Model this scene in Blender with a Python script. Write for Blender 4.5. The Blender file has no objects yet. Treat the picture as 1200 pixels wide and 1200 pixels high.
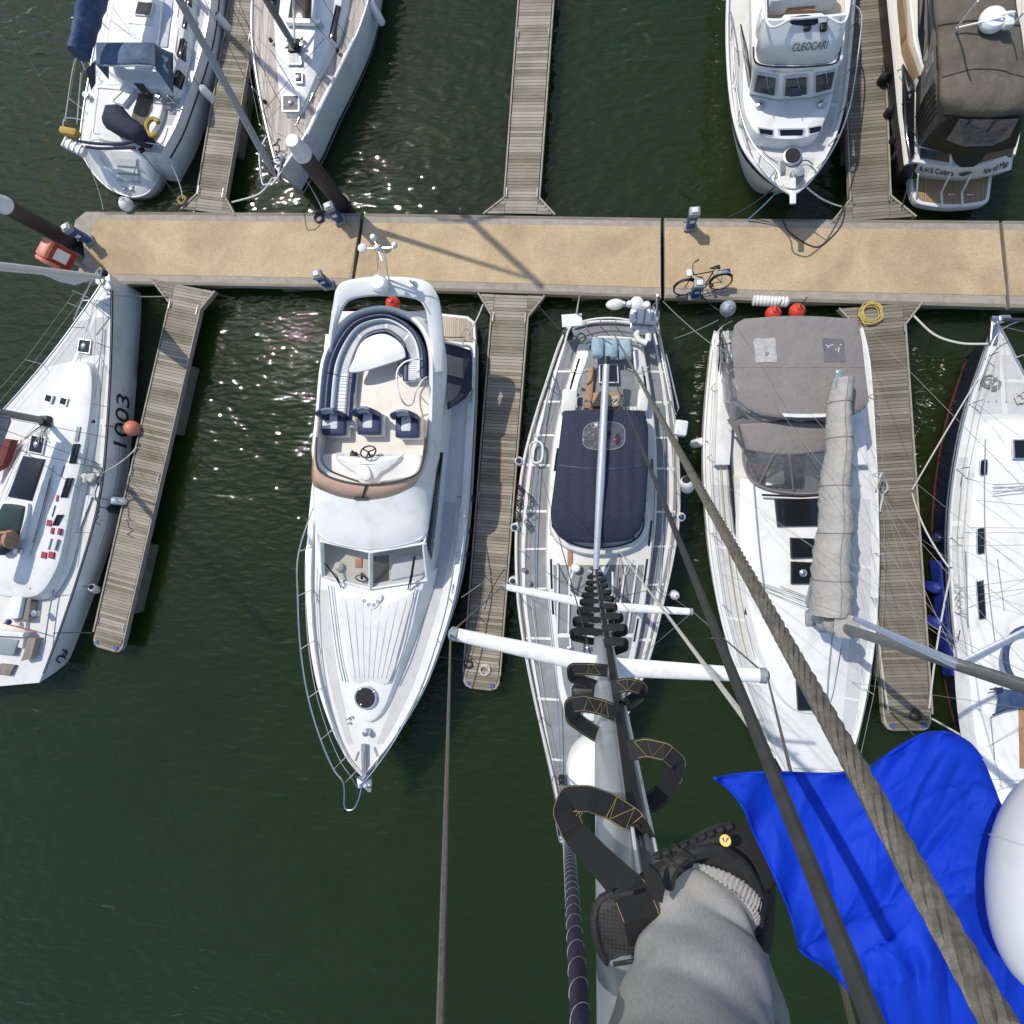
import bpy, math, random
from mathutils import Vector, Matrix
random.seed(11)
SC = bpy.context.scene
COL = SC.collection
# ------------------------------------------------------------------ camera (placed first: pixels of the survey photo turn into real points)
FPX, HC = 740.0, 19.5
_d = Vector(((688-600)/FPX, (600-615)/FPX, -1)).normalized()
Q = _d.rotation_difference(Vector((0, 0, -1)))
CAM = Vector((0, 0, HC))
def ray(px, py): return Q @ Vector(((px-600)/FPX, (600-py)/FPX, -1))
def V(px, py, z):
    w = ray(px, py); return CAM + w*((z-HC)/w.z)
def D(px, py, d): return CAM + ray(px, py)*d
def PX(p):
    c = Q.inverted() @ (p-CAM); return (600+FPX*c.x/-c.z, 600-FPX*c.y/-c.z, -c.z)
def VV(pts, z=None): return [V(*(p if len(p) == 3 else (p[0], p[1], z))) for p in pts]
def UP(p, h): return p + Vector((0, 0, h))

cam = bpy.data.cameras.new('camera'); co = bpy.data.objects.new('camera', cam); COL.objects.link(co)
cam.sensor_width = 36; cam.sensor_fit = 'HORIZONTAL'; cam.lens = 36*FPX/1200
cam.clip_start = 0.02; cam.clip_end = 600
co.matrix_world = Matrix.Translation(CAM) @ Q.to_matrix().to_4x4()
SC.camera = co

# ------------------------------------------------------------------ light
EL, AZ = math.radians(57), math.radians(-45)      # sun in the upper left of the picture
w = bpy.data.worlds.new('World'); SC.world = w; w.use_nodes = True
nt = w.node_tree; bg = nt.nodes['Background']
sky = nt.nodes.new('ShaderNodeTexSky'); sky.sky_type = 'NISHITA'; sky.sun_disc = False
sky.sun_elevation = EL; sky.sun_rotation = AZ
nt.links.new(sky.outputs[0], bg.inputs[0]); bg.inputs[1].default_value = 0.15
sd = bpy.data.lights.new('sun', 'SUN'); sd.energy = 3.0; sd.angle = math.radians(0.5); sd.color = (1, .945, .86)
so = bpy.data.objects.new('sun', sd); COL.objects.link(so)
sv = Vector((math.sin(AZ)*math.cos(EL), math.cos(AZ)*math.cos(EL), math.sin(EL)))
so.rotation_euler = sv.to_track_quat('Z', 'Y').to_euler(); so.location = sv*60
SC.view_settings.view_transform = 'Standard'; SC.view_settings.look = 'None'
SC.view_settings.exposure = .27; SC.view_settings.gamma = 1
SC.cycles.max_bounces = 6; SC.cycles.transparent_max_bounces = 10
SC.cycles.use_denoising = True
SC.cycles.sample_clamp_indirect = 6

# ------------------------------------------------------------------ materials
M = {}
def N(nt, t, **k):
    n = nt.nodes.new(t)
    for a, b in k.items(): setattr(n, a, b)
    return n
def newmat(name):
    m = bpy.data.materials.new(name); m.use_nodes = True; M[name] = m
    return m, m.node_tree, m.node_tree.nodes['Principled BSDF']
def mul(c, k): return (c[0]*k, c[1]*k, c[2]*k, 1)
def noisy(name, col, rough=.5, var=.12, scale=3.0, bump=0, bscale=40, metal=0, alpha=1, dirt=None, coat=0, spec=.5, col2=None, dist=.01):
    m, t, b = newmat(name)
    tc = N(t, 'ShaderNodeNewGeometry')
    n = N(t, 'ShaderNodeTexNoise'); n.inputs['Scale'].default_value = scale; n.inputs['Detail'].default_value = 6
    n.inputs['Roughness'].default_value = .65
    t.links.new(tc.outputs['Position'], n.inputs['Vector'])
    r = N(t, 'ShaderNodeValToRGB')
    r.color_ramp.elements[0].position = .3; r.color_ramp.elements[1].position = .7
    r.color_ramp.elements[0].color = mul(col2 or col, 1-var); r.color_ramp.elements[1].color = mul(col, 1+var*.5)
    t.links.new(n.outputs[0], r.inputs[0])
    out = r.outputs[0]
    if dirt:
        n2 = N(t, 'ShaderNodeTexNoise'); n2.inputs['Scale'].default_value = dirt[1]; n2.inputs['Detail'].default_value = 8
        n2.inputs['Distortion'].default_value = .6
        t.links.new(tc.outputs['Position'], n2.inputs['Vector'])
        r2 = N(t, 'ShaderNodeValToRGB'); r2.color_ramp.elements[0].position = dirt[2]; r2.color_ramp.elements[1].position = dirt[2]+.22
        r2.color_ramp.elements[0].color = (0, 0, 0, 1); r2.color_ramp.elements[1].color = (dirt[3],)*3+(1,)
        t.links.new(n2.outputs[0], r2.inputs[0])
        mx = N(t, 'ShaderNodeMixRGB'); mx.inputs[2].default_value = dirt[0]+(1,)
        t.links.new(r2.outputs[0], mx.inputs[0]); t.links.new(out, mx.inputs[1]); out = mx.outputs[0]
    t.links.new(out, b.inputs['Base Color'])
    b.inputs['Roughness'].default_value = rough; b.inputs['Metallic'].default_value = metal
    b.inputs['Alpha'].default_value = alpha; b.inputs['Specular IOR Level'].default_value = spec
    b.inputs['Coat Weight'].default_value = coat
    if bump:
        n3 = N(t, 'ShaderNodeTexNoise'); n3.inputs['Scale'].default_value = bscale; n3.inputs['Detail'].default_value = 4
        t.links.new(tc.outputs['Position'], n3.inputs['Vector'])
        bp = N(t, 'ShaderNodeBump'); bp.inputs['Strength'].default_value = bump; bp.inputs['Distance'].default_value = dist
        t.links.new(n3.outputs[0], bp.inputs['Height']); t.links.new(bp.outputs[0], b.inputs['Normal'])
    return m
GD = ((.42, .40, .34), 1.7, .50, .38)
noisy('gel', (.73, .725, .70), .28, .05, 1.2, dirt=GD)
noisy('gel_warm', (.66, .645, .60), .35, .06, 1.5, dirt=((.5, .42, .3), 2.5, .5, .3))
noisy('gel_deck', (.63, .625, .60), .5, .06, 2, bump=.15, bscale=120, dist=.004, dirt=((.45, .42, .36), 2.2, .5, .32))
noisy('grey_deck', (.205, .212, .22), .8, .14, 3, bump=.3, bscale=150, dist=.004, dirt=((.34, .34, .33), 3, .55, .35))
noisy('hull_navy', (.008, .011, .035), .18, .1, 2, coat=.4)
noisy('antifoul', (.16, .03, .025), .8, .2, 6)
noisy('navy', (.015, .020, .042), .8, .22, 5, bump=.5, bscale=14, dist=.05)
noisy('blue_canvas', (.025, .052, .125), .75, .25, 5, bump=.5, bscale=10, dist=.06, dirt=((.10, .16, .24), 3, .5, .4))
noisy('vinyl_blue', (.020, .030, .082), .5, .14, 5, bump=.25, bscale=12, dist=.03)
noisy('vinyl_white', (.62, .64, .66), .5, .08, 4, bump=.2, bscale=20, dist=.01)
noisy('taupe', (.215, .195, .18), .88, .10, 2.5, bump=.4, bscale=9, dist=.06)
noisy('taupe_dark', (.105, .09, .066), .9, .2, 3.5, bump=.45, bscale=8, dist=.06, dirt=((.16, .138, .115), 4, .52, .5))
noisy('khaki', (.028, .024, .012), .9, .2, 4, bump=.5, bscale=14, dist=.05)
noisy('beige_cover', (.36, .342, .31), .9, .12, 3, bump=.6, bscale=7, dist=.07, dirt=((.2, .18, .15), 6, .55, .35))
noisy('grey_cloth', (.27, .28, .30), .9, .15, 5, bump=.6, bscale=12, dist=.06)
noisy('pale_blue', (.27, .38, .42), .85, .12, 6, bump=.5, bscale=18, dist=.05)
noisy('steel', (.62, .62, .62), .25, .1, 8, metal=1)
noisy('alu', (.60, .62, .65), .38, .08, 6, metal=.85, dirt=((.45, .46, .48), 9, .5, .4))
noisy('alu_grey', (.20, .205, .205), .5, .1, 4, metal=.55)
noisy('mast_silver', (.56, .60, .63), .42, .07, 9, metal=.55, dirt=((.36, .40, .43), 14, .5, .45))
noisy('white_paint', (.74, .74, .71), .4, .06, 6, dirt=((.42, .39, .33), 16, .52, .4))
noisy('glass', (.008, .010, .014), .06, .2, 2, spec=.6)
noisy('smoke', (.03, .024, .022), .1, .2, 2)
noisy('tan_screen', (.60, .39, .275), .22, .08, 4, alpha=.82)
noisy('vinyl_clear', (.20, .20, .21), .12, .35, 9, alpha=.42, bump=.4, bscale=10, dist=.04)
noisy('glass_clear', (.20, .22, .20), .04, .1, 2, alpha=.13)
noisy('black', (.012, .012, .012), .5, .2, 6)
noisy('rubber', (.014, .014, .015), .75, .25, 30, bump=.3, bscale=80)
noisy('web', (.011, .011, .012), .85, .3, 60, bump=.5, bscale=400, dist=.002)
noisy('stitch', (.42, .33, .10), .7, .1, 60)
noisy('rope_white', (.56, .54, .48), .9, .2, 40, bump=.5, bscale=90)
noisy('rope_dark', (.035, .035, .034), .9, .3, 40)
noisy('rope_grey', (.25, .25, .24), .8, .2, 40)
noisy('rope_tan', (.34, .22, .10), .9, .25, 40)
noisy('rope_blue', (.10, .19, .33), .85, .2, 40)
noisy('hose', (.47, .37, .10), .5, .15, 20)
noisy('foam_yellow', (.40, .27, .06), .8, .2, 12)
noisy('fender_white', (.70, .69, .66), .4, .08, 8, dirt=((.4, .38, .33), 9, .5, .4))
noisy('fender_blue', (.03, .045, .16), .5, .15, 8)
noisy('fender_navy', (.010, .014, .05), .7, .2, 8)
noisy('buoy_red', (.56, .045, .022), .4, .12, 7)
noisy('buoy_coral', (.60, .19, .13), .45, .12, 7)
noisy('red_box', (.30, .018, .016), .4, .12, 7)
noisy('red_decal', (.34, .02, .05), .5, .1, 10)
noisy('blue_post', (.018, .065, .21), .4, .15, 8)
noisy('blue_mark', (.055, .075, .30), .5, .15, 8)
noisy('post_grey', (.26, .27, .27), .55, .1, 8)
noisy('pile', (.043, .034, .030), .6, .35, 2.2, bump=.3, bscale=12, dirt=((.09, .055, .04), 3, .5, .6))
noisy('float', (.13, .125, .10), .9, .3, 3, dirt=((.05, .06, .025), 2, .45, .8))
noisy('timber', (.32, .285, .235), .85, .2, 5, dirt=((.20, .17, .14), 4, .5, .5))
noisy('teak_warm', (.33, .185, .095), .6, .25, 12)
noisy('dark_int', (.06, .05, .04), .8, .3, 5)
noisy('cream', (.66, .62, .50), .6, .08, 4)
noisy('floor_cream', (.68, .64, .56), .55, .07, 3, bump=.15, bscale=90, dirt=((.45, .40, .32), 2.4, .48, .35))
noisy('galv', (.42, .43, .43), .45, .2, 14, metal=.7)
noisy('trouser', (.285, .277, .263), .95, .10, 26, bump=.5, bscale=900, dist=.0012, dirt=((.40, .395, .38), 22, .48, .6))
noisy('knit', (.37, .36, .345), .95, .12, 40, bump=.4, bscale=300, dist=.003)
noisy('sock', (.012, .012, .013), .95, .3, 60)
noisy('shoe', (.017, .016, .016), .7, .35, 30, bump=.5, bscale=200, dist=.003, dirt=((.05, .047, .042), 18, .52, .6))
noisy('skin', (.42, .25, .18), .5, .1, 9)
noisy('badge', (.65, .38, .04), .4, .1, 20)
noisy('letter', (.035, .035, .045), .5, .1, 20)
noisy('letter_grey', (.22, .25, .27), .5, .1, 20)
noisy('green_net', (.08, .22, .11), .9, .3, 40)
noisy('wire', (.20, .182, .15), .5, .4, 120, metal=.4, bump=.3, bscale=260, dist=.003)
noisy('dome_white', (.54, .56, .60), .25, .05, 8, coat=.2, dirt=((.50, .50, .50), 26, .5, .5))

def stripes(name, c1, c2, pitch, ang, gap=.12, rough=.7, var=.25, dirt=None):
    """planks running along world direction `ang`; thin dark seams every `pitch` metres"""
    m, t, b = newmat(name)
    g = N(t, 'ShaderNodeNewGeometry'); mp = N(t, 'ShaderNodeMapping'); mp.inputs['Rotation'].default_value = (0, 0, -ang)
    mp.vector_type = 'POINT'
    t.links.new(g.outputs['Position'], mp.inputs[0])
    sx = N(t, 'ShaderNodeSeparateXYZ'); t.links.new(mp.outputs[0], sx.inputs[0])
    d = N(t, 'ShaderNodeMath', operation='DIVIDE'); d.inputs[1].default_value = pitch; t.links.new(sx.outputs['Y'], d.inputs[0])
    fr = N(t, 'ShaderNodeMath', operation='FRACT'); t.links.new(d.outputs[0], fr.inputs[0])
    lt = N(t, 'ShaderNodeMath', operation='LESS_THAN'); lt.inputs[1].default_value = gap; t.links.new(fr.outputs[0], lt.inputs[0])
    fl = N(t, 'ShaderNodeMath', operation='FLOOR'); t.links.new(d.outputs[0], fl.inputs[0])
    wn = N(t, 'ShaderNodeTexWhiteNoise', noise_dimensions='1D'); t.links.new(fl.outputs[0], wn.inputs['W'])
    mp2 = N(t, 'ShaderNodeMapping'); mp2.inputs['Scale'].default_value = (1.5, 30, 5); t.links.new(mp.outputs[0], mp2.inputs[0])
    n = N(t, 'ShaderNodeTexNoise'); n.inputs['Scale'].default_value = 1; n.inputs['Detail'].default_value = 6; t.links.new(mp2.outputs[0], n.inputs['Vector'])
    n4 = N(t, 'ShaderNodeTexNoise'); n4.inputs['Scale'].default_value = 1.6; n4.inputs['Detail'].default_value = 5; t.links.new(g.outputs['Position'], n4.inputs['Vector'])
    ad = N(t, 'ShaderNodeMath', operation='ADD'); t.links.new(n.outputs[0], ad.inputs[0]); t.links.new(wn.outputs[0], ad.inputs[1])
    ad2 = N(t, 'ShaderNodeMath', operation='MULTIPLY_ADD'); ad2.inputs[1].default_value = 1.2; t.links.new(n4.outputs[0], ad2.inputs[0]); t.links.new(ad.outputs[0], ad2.inputs[2])
    mr = N(t, 'ShaderNodeMapRange'); mr.inputs[1].default_value = .8; mr.inputs[2].default_value = 2.0; mr.inputs[3].default_value = 1-var; mr.inputs[4].default_value = 1+var
    t.links.new(ad2.outputs[0], mr.inputs[0])
    mx = N(t, 'ShaderNodeMixRGB'); mx.inputs[1].default_value = c1+(1,); mx.inputs[2].default_value = c2+(1,); t.links.new(lt.outputs[0], mx.inputs[0])
    vm = N(t, 'ShaderNodeVectorMath', operation='SCALE'); t.links.new(mx.outputs[0], vm.inputs[0]); t.links.new(mr.outputs[0], vm.inputs['Scale'])
    t.links.new(vm.outputs[0], b.inputs['Base Color']); b.inputs['Roughness'].default_value = rough
    return m

def plankmat(name, base, var):
    """weathered boards: every loose board (mesh island) its own tone, grain along local X"""
    m, t, b = newmat(name)
    g = N(t, 'ShaderNodeNewGeometry'); tc = N(t, 'ShaderNodeTexCoord')
    mp = N(t, 'ShaderNodeMapping'); mp.inputs['Scale'].default_value = (3, 45, 10); t.links.new(tc.outputs['Object'], mp.inputs[0])
    n = N(t, 'ShaderNodeTexNoise'); n.inputs['Scale'].default_value = 1; n.inputs['Detail'].default_value = 7; t.links.new(mp.outputs[0], n.inputs['Vector'])
    n2 = N(t, 'ShaderNodeTexNoise'); n2.inputs['Scale'].default_value = .8; n2.inputs['Detail'].default_value = 7; t.links.new(g.outputs['Position'], n2.inputs['Vector'])
    a1 = N(t, 'ShaderNodeMath', operation='MULTIPLY_ADD'); a1.inputs[1].default_value = .8; t.links.new(g.outputs['Random Per Island'], a1.inputs[0]); t.links.new(n.outputs[0], a1.inputs[2])
    a2 = N(t, 'ShaderNodeMath', operation='MULTIPLY_ADD'); a2.inputs[1].default_value = 1.3; t.links.new(n2.outputs[0], a2.inputs[0]); t.links.new(a1.outputs[0], a2.inputs[2])
    r = N(t, 'ShaderNodeValToRGB'); e = r.color_ramp.elements
    mr = N(t, 'ShaderNodeMapRange'); mr.inputs[1].default_value = .75; mr.inputs[2].default_value = 2.3; t.links.new(a2.outputs[0], mr.inputs[0]); t.links.new(mr.outputs[0], r.inputs[0])
    e[0].position = .05; e[1].position = .95
    e[0].color = (base[0]*(1-var), base[1]*(1-var), base[2]*(1-var*1.25), 1); e[1].color = mul(base, 1+var)
    x = e.new(.45); x.color = (base[0]*.97, base[1]*.96, base[2]*.90, 1)
    t.links.new(r.outputs[0], b.inputs['Base Color']); b.inputs['Roughness'].default_value = .9
    bp = N(t, 'ShaderNodeBump'); bp.inputs['Strength'].default_value = .4; bp.inputs['Distance'].default_value = .01
    t.links.new(n.outputs[0], bp.inputs['Height']); t.links.new(bp.outputs[0], b.inputs['Normal'])
    return m
plankmat('planks', (.240, .212, .174), .6)
plankmat('planks_dark', (.175, .155, .125), .5)

def gritmat():
    m, t, b = newmat('grit')
    g = N(t, 'ShaderNodeNewGeometry')
    n = N(t, 'ShaderNodeTexNoise'); n.inputs['Scale'].default_value = 1.1; n.inputs['Detail'].default_value = 9; n.inputs['Roughness'].default_value = .7
    n2 = N(t, 'ShaderNodeTexNoise'); n2.inputs['Scale'].default_value = 42; n2.inputs['Detail'].default_value = 3
    v = N(t, 'ShaderNodeTexVoronoi'); v.inputs['Scale'].default_value = 2.6
    for q in (n, n2, v): t.links.new(g.outputs['Position'], q.inputs['Vector'])
    r = N(t, 'ShaderNodeValToRGB'); e = r.color_ramp.elements
    e[0].position = .3; e[0].color = (.40, .30, .18, 1); e[1].position = .72; e[1].color = (.53, .41, .25, 1)
    t.links.new(n.outputs[0], r.inputs[0])
    r2 = N(t, 'ShaderNodeValToRGB'); r2.color_ramp.elements[0].position = .28; r2.color_ramp.elements[1].position = .62
    r2.color_ramp.elements[0].color = (.74, .70, .66, 1); r2.color_ramp.elements[1].color = (1.08, 1.08, 1.1, 1)
    t.links.new(n2.outputs[0], r2.inputs[0])
    mx = N(t, 'ShaderNodeMixRGB', blend_type='MULTIPLY'); mx.inputs[0].default_value = 1
    t.links.new(r.outputs[0], mx.inputs[1]); t.links.new(r2.outputs[0], mx.inputs[2])
    sp = N(t, 'ShaderNodeValToRGB'); sp.color_ramp.elements[0].position = .02; sp.color_ramp.elements[1].position = .045
    sp.color_ramp.elements[0].color = (.35, .3, .26, 1); sp.color_ramp.elements[1].color = (1, 1, 1, 1)
    t.links.new(v.outputs['Distance'], sp.inputs[0])
    mx2 = N(t, 'ShaderNodeMixRGB', blend_type='MULTIPLY'); mx2.inputs[0].default_value = .8
    t.links.new(mx.outputs[0], mx2.inputs[1]); t.links.new(sp.outputs[0], mx2.inputs[2])
    n5 = N(t, 'ShaderNodeTexNoise'); n5.inputs['Scale'].default_value = .45; n5.inputs['Detail'].default_value = 7; n5.inputs['Distortion'].default_value = 1.2; t.links.new(g.outputs['Position'], n5.inputs['Vector'])
    r5 = N(t, 'ShaderNodeValToRGB'); r5.color_ramp.elements[0].position = .36; r5.color_ramp.elements[0].color = (.84, .83, .81, 1); r5.color_ramp.elements[1].position = .56; r5.color_ramp.elements[1].color = (1.03, 1.03, 1.03, 1)
    t.links.new(n5.outputs[0], r5.inputs[0]); mx3 = N(t, 'ShaderNodeMixRGB', blend_type='MULTIPLY'); mx3.inputs[0].default_value = 1; t.links.new(mx2.outputs[0], mx3.inputs[1]); t.links.new(r5.outputs[0], mx3.inputs[2])
    t.links.new(mx3.outputs[0], b.inputs['Base Color']); b.inputs['Roughness'].default_value = .95
    bp = N(t, 'ShaderNodeBump'); bp.inputs['Strength'].default_value = .5; bp.inputs['Distance'].default_value = .01
    t.links.new(n2.outputs[0], bp.inputs['Height']); t.links.new(bp.outputs[0], b.inputs['Normal'])
gritmat()

def watermat():
    m, t, b = newmat('water')
    g = N(t, 'ShaderNodeNewGeometry')
    mp = N(t, 'ShaderNodeMapping'); mp.inputs['Rotation'].default_value = (0, 0, .25); mp.inputs['Scale'].default_value = (.75, 1.7, 1)
    t.links.new(g.outputs['Position'], mp.inputs[0])
    def nz(scale, det, vec, dist=0):
        n = N(t, 'ShaderNodeTexNoise'); n.inputs['Scale'].default_value = scale; n.inputs['Detail'].default_value = det
        n.inputs['Distortion'].default_value = dist
        t.links.new(vec, n.inputs['Vector']); return n.outputs[0]
    a = nz(.95, 2, mp.outputs[0], .6); c = nz(3.0, 0, mp.outputs[0], .3); e = nz(6.0, 0, mp.outputs[0])
    big = nz(.10, 3, g.outputs['Position'])
    s1 = N(t, 'ShaderNodeMath', operation='MULTIPLY_ADD'); s1.inputs[1].default_value = .26; t.links.new(c, s1.inputs[0])
    s0 = N(t, 'ShaderNodeMath', operation='MULTIPLY'); s0.inputs[1].default_value = .5; t.links.new(a, s0.inputs[0]); t.links.new(s0.outputs[0], s1.inputs[2])
    s2 = N(t, 'ShaderNodeMath', operation='MULTIPLY_ADD'); s2.inputs[1].default_value = .10; t.links.new(e, s2.inputs[0]); t.links.new(s1.outputs[0], s2.inputs[2])
    bp = N(t, 'ShaderNodeBump'); bp.inputs['Strength'].default_value = 1.0; bp.inputs['Distance'].default_value = .17
    mk = N(t, 'ShaderNodeMapRange'); mk.inputs[1].default_value = .36; mk.inputs[2].default_value = .66; mk.inputs[3].default_value = .55; mk.inputs[4].default_value = 1.15
    t.links.new(big, mk.inputs[0]); t.links.new(mk.outputs[0], bp.inputs['Strength'])
    t.links.new(s2.outputs[0], bp.inputs['Height']); t.links.new(bp.outputs[0], b.inputs['Normal'])
    r = N(t, 'ShaderNodeValToRGB'); r.color_ramp.elements[0].position = .35; r.color_ramp.elements[1].position = .7
    r.color_ramp.elements[0].color = (.0112, .0210, .0052, 1); r.color_ramp.elements[1].color = (.0142, .0258, .0064, 1)
    t.links.new(big, r.inputs[0]); t.links.new(r.outputs[0], b.inputs['Base Color'])
    b.inputs['Roughness'].default_value = .012; b.inputs['IOR'].default_value = 1.333
    b.subsurface_method = 'BURLEY' if hasattr(b, 'subsurface_method') else None
    b.inputs['Subsurface Weight'].default_value = 1; b.inputs['Subsurface Radius'].default_value = (.5, 1, .6); b.inputs['Subsurface Scale'].default_value = 1.8
watermat()

# ------------------------------------------------------------------ mesh building
def catmull(pts, n, closed=False):
    """n points along a Catmull-Rom curve through pts (Vectors)"""
    P = [Vector(p) for p in pts]; m = len(P); out = []
    segs = m if closed else m-1
    cnt = n if closed else n-1
    for k in range(n):
        x = k/cnt*segs; i = min(int(x), segs-1); u = x-i
        g = (lambda j: P[j % m]) if closed else (lambda j: P[max(0, min(m-1, j))])
        a, b, c, d = g(i-1), g(i), g(i+1), g(i+2)
        out.append(.5*((2*b)+(c-a)*u+(2*a-5*b+4*c-d)*u*u+(3*b-a-3*c+d)*u**3))
    return out
def offset2(poly, d):
    """offset a polygon in XY by d (+ = outwards), z kept"""
    n = len(poly); A = sum(poly[i].x*poly[(i+1) % n].y-poly[(i+1) % n].x*poly[i].y for i in range(n))
    s = 1 if A > 0 else -1; out = []
    for i in range(n):
        a, b, c = poly[i-1], poly[i], poly[(i+1) % n]
        e1 = Vector((b.x-a.x, b.y-a.y, 0)); e2 = Vector((c.x-b.x, c.y-b.y, 0))
        if e1.length < 1e-6: e1 = e2
        if e2.length < 1e-6: e2 = e1
        e1.normalize(); e2.normalize()
        n1 = Vector((e1.y, -e1.x, 0))*s; n2 = Vector((e2.y, -e2.x, 0))*s
        m = n1+n2
        m = n1 if m.length < 1e-4 else m.normalized()
        k = d/max(.5, m.dot(n1)); out.append(b+m*k)
    return out
class G:
    def __init__(s): s.v = []; s.f = []
    def add(s, vs, fs):
        o = len(s.v); s.v += [Vector(v) for v in vs]; s.f += [[i+o for i in f] for f in fs]; return s
    def loft(s, rings, closed=True, cap0=False, cap1=False):
        n = len(rings[0]); vs = [p for r in rings for p in r]; fs = []
        for i in range(len(rings)-1):
            for j in range(n if closed else n-1):
                a = i*n+j; b = i*n+(j+1) % n; fs.append([a, b, b+n, a+n])
        if cap0: fs.append(list(range(n))[::-1])
        if cap1: fs.append([(len(rings)-1)*n+j for j in range(n)])
        return s.add(vs, fs)
    def tube(s, pts, r, seg=8, cap=True, flat=1.0):
        pts = [Vector(p) for p in pts]; k = len(pts); rs = r if isinstance(r, (list, tuple)) else [r]*k
        rings = []; up = None
        for i, p in enumerate(pts):
            t = (pts[min(i+1, k-1)]-pts[max(i-1, 0)])
            t = t.normalized() if t.length > 1e-9 else Vector((0, 0, 1))
            if up is None:
                up = Vector((0, 0, 1)) if abs(t.z) < .9 else Vector((0, 1, 0))
            x = t.cross(up); x = x.normalized() if x.length > 1e-6 else t.orthogonal().normalized()
            y = x.cross(t).normalized(); up = y
            rings.append([p+(x*math.cos(a)+y*math.sin(a)*flat)*rs[i] for a in [2*math.pi*q/seg for q in range(seg)]])
        return s.loft(rings, True, cap, cap)
    def box(s, c, sx, sy, sz, ang=0, rot=None):
        R = rot or Matrix.Rotation(ang, 3, 'Z'); c = Vector(c)
        vs = [c+R @ Vector((x*sx/2, y*sy/2, z*sz/2)) for z in (-1, 1) for x, y in ((-1, -1), (1, -1), (1, 1), (-1, 1))]
        return s.add(vs, [[3, 2, 1, 0], [4, 5, 6, 7], [0, 1, 5, 4], [1, 2, 6, 5], [2, 3, 7, 6], [3, 0, 4, 7]])
    def rbox(s, c, sx, sy, sz, ang=0, r=.03, rot=None):
        R = rot or Matrix.Rotation(ang, 3, 'Z'); c = Vector(c); rings = []
        r = min(r, sx*.45, sy*.45, sz*.45)
        for z, k in ((-sz/2, r), (-sz/2+r*.3, r*.3), (-sz/2+r, 0), (sz/2-r, 0), (sz/2-r*.3, r*.3), (sz/2, r)):
            ring = []
            for qx, qy, a0 in ((1, 1, 0), (-1, 1, 1), (-1, -1, 2), (1, -1, 3)):
                for a in (0, .5, 1):
                    th = (a0+a)*math.pi/2
                    ring.append(c+R @ Vector((qx*(sx/2-r)+(r-k)*math.cos(th), qy*(sy/2-r)+(r-k)*math.sin(th), z)))
            rings.append(ring)
        return s.loft(rings, True, True, True)
    def lathe(s, base, prof, seg=20, axis=None):
        ax = (axis or Vector((0, 0, 1))).normalized(); x = ax.orthogonal().normalized(); y = ax.cross(x); base = Vector(base)
        rings = [[base+ax*h+(x*math.cos(a)+y*math.sin(a))*max(r, 1e-4) for a in [2*math.pi*q/seg for q in range(seg)]] for r, h in prof]
        return s.loft(rings, True, True, True)
    def ball(s, c, r, seg=16, sq=1.0, axis=None):
        k = 9; return s.lathe(c, [(r*math.sin(math.pi*i/k), -r*sq*math.cos(math.pi*i/k)) for i in range(k+1)], seg, axis)
    def prism(s, poly, z0, z1, r=.03, flare=0, camber=0, inset=0):
        """solid with a rounded upper edge; poly = outline (world); top at z1 (poly z ignored)"""
        P = [Vector((p.x, p.y, 0)) for p in poly]
        def at(Pq, z): return [Vector((p.x, p.y, z)) for p in Pq]
        rings = [at(offset2(P, flare), z0), at(P, z1-r), at(offset2(P, -r*.3), z1-r*.3), at(offset2(P, -r), z1)]
        if camber:
            top = rings[-1]; c = sum(top, Vector())/len(top)
            for k in (.75, .5, .25):
                rings.append([c+(p-c)*k+Vector((0, 0, camber*(1-k*k))) for p in top])
        return s.loft(rings, True, True, True)
    def slab(s, pts, th):
        pts = [Vector(p) for p in pts]; n = Vector()
        for i in range(len(pts)):
            a, b = pts[i], pts[(i+1) % len(pts)]; n += a.cross(b)
        n = n.normalized() if n.length > 1e-9 else Vector((0, 0, 1))
        if n.z < 0: n = -n; pts = pts[::-1]
        return s.loft([[p-n*th/2 for p in pts], [p+n*th/2 for p in pts]], True, True, True)
    def ribbon(s, pts, w, th=.003):
        """strap: pts list of (p, width direction)"""
        rings = []
        for i, (p, wd) in enumerate(pts):
            t = pts[min(i+1, len(pts)-1)][0]-pts[max(i-1, 0)][0]
            wd = wd.normalized(); nn = t.cross(wd); nn = nn.normalized() if nn.length > 1e-6 else Vector((0, 0, 1))
            rings.append([p+wd*w/2+nn*th/2, p-wd*w/2+nn*th/2, p-wd*w/2-nn*th/2, p+wd*w/2-nn*th/2])
        return s.loft(rings, True, True, True)
    def grid(s, rows):
        n = len(rows[0]); fs = []
        for i in range(len(rows)-1):
            for j in range(n-1): fs.append([i*n+j, i*n+j+1, (i+1)*n+j+1, (i+1)*n+j])
        return s.add([p for r in rows for p in r], fs)
    def build(s, name, mat, parent=None, smooth=True, ang=38, solid=0, sub=0):
        me = bpy.data.meshes.new(name)
        wl = parent_loc(parent)
        me.from_pydata([v-wl for v in s.v], [], s.f); me.validate(); me.update()
        import bmesh
        bm = bmesh.new(); bm.from_mesh(me); bmesh.ops.recalc_face_normals(bm, faces=bm.faces); bm.to_mesh(me); bm.free()
        if smooth:
            me.polygons.foreach_set('use_smooth', [True]*len(me.polygons)); me.set_sharp_from_angle(angle=math.radians(ang))
        me.materials.append(M[mat] if isinstance(mat, str) else mat)
        o = bpy.data.objects.new(name, me); COL.objects.link(o)
        if parent is not None: o.parent = parent
        if solid:
            md = o.modifiers.new('thickness', 'SOLIDIFY'); md.thickness = solid; md.offset = 0
        if sub:
            md = o.modifiers.new('smooth', 'SUBSURF'); md.levels = sub; md.render_levels = sub
        return o
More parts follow.
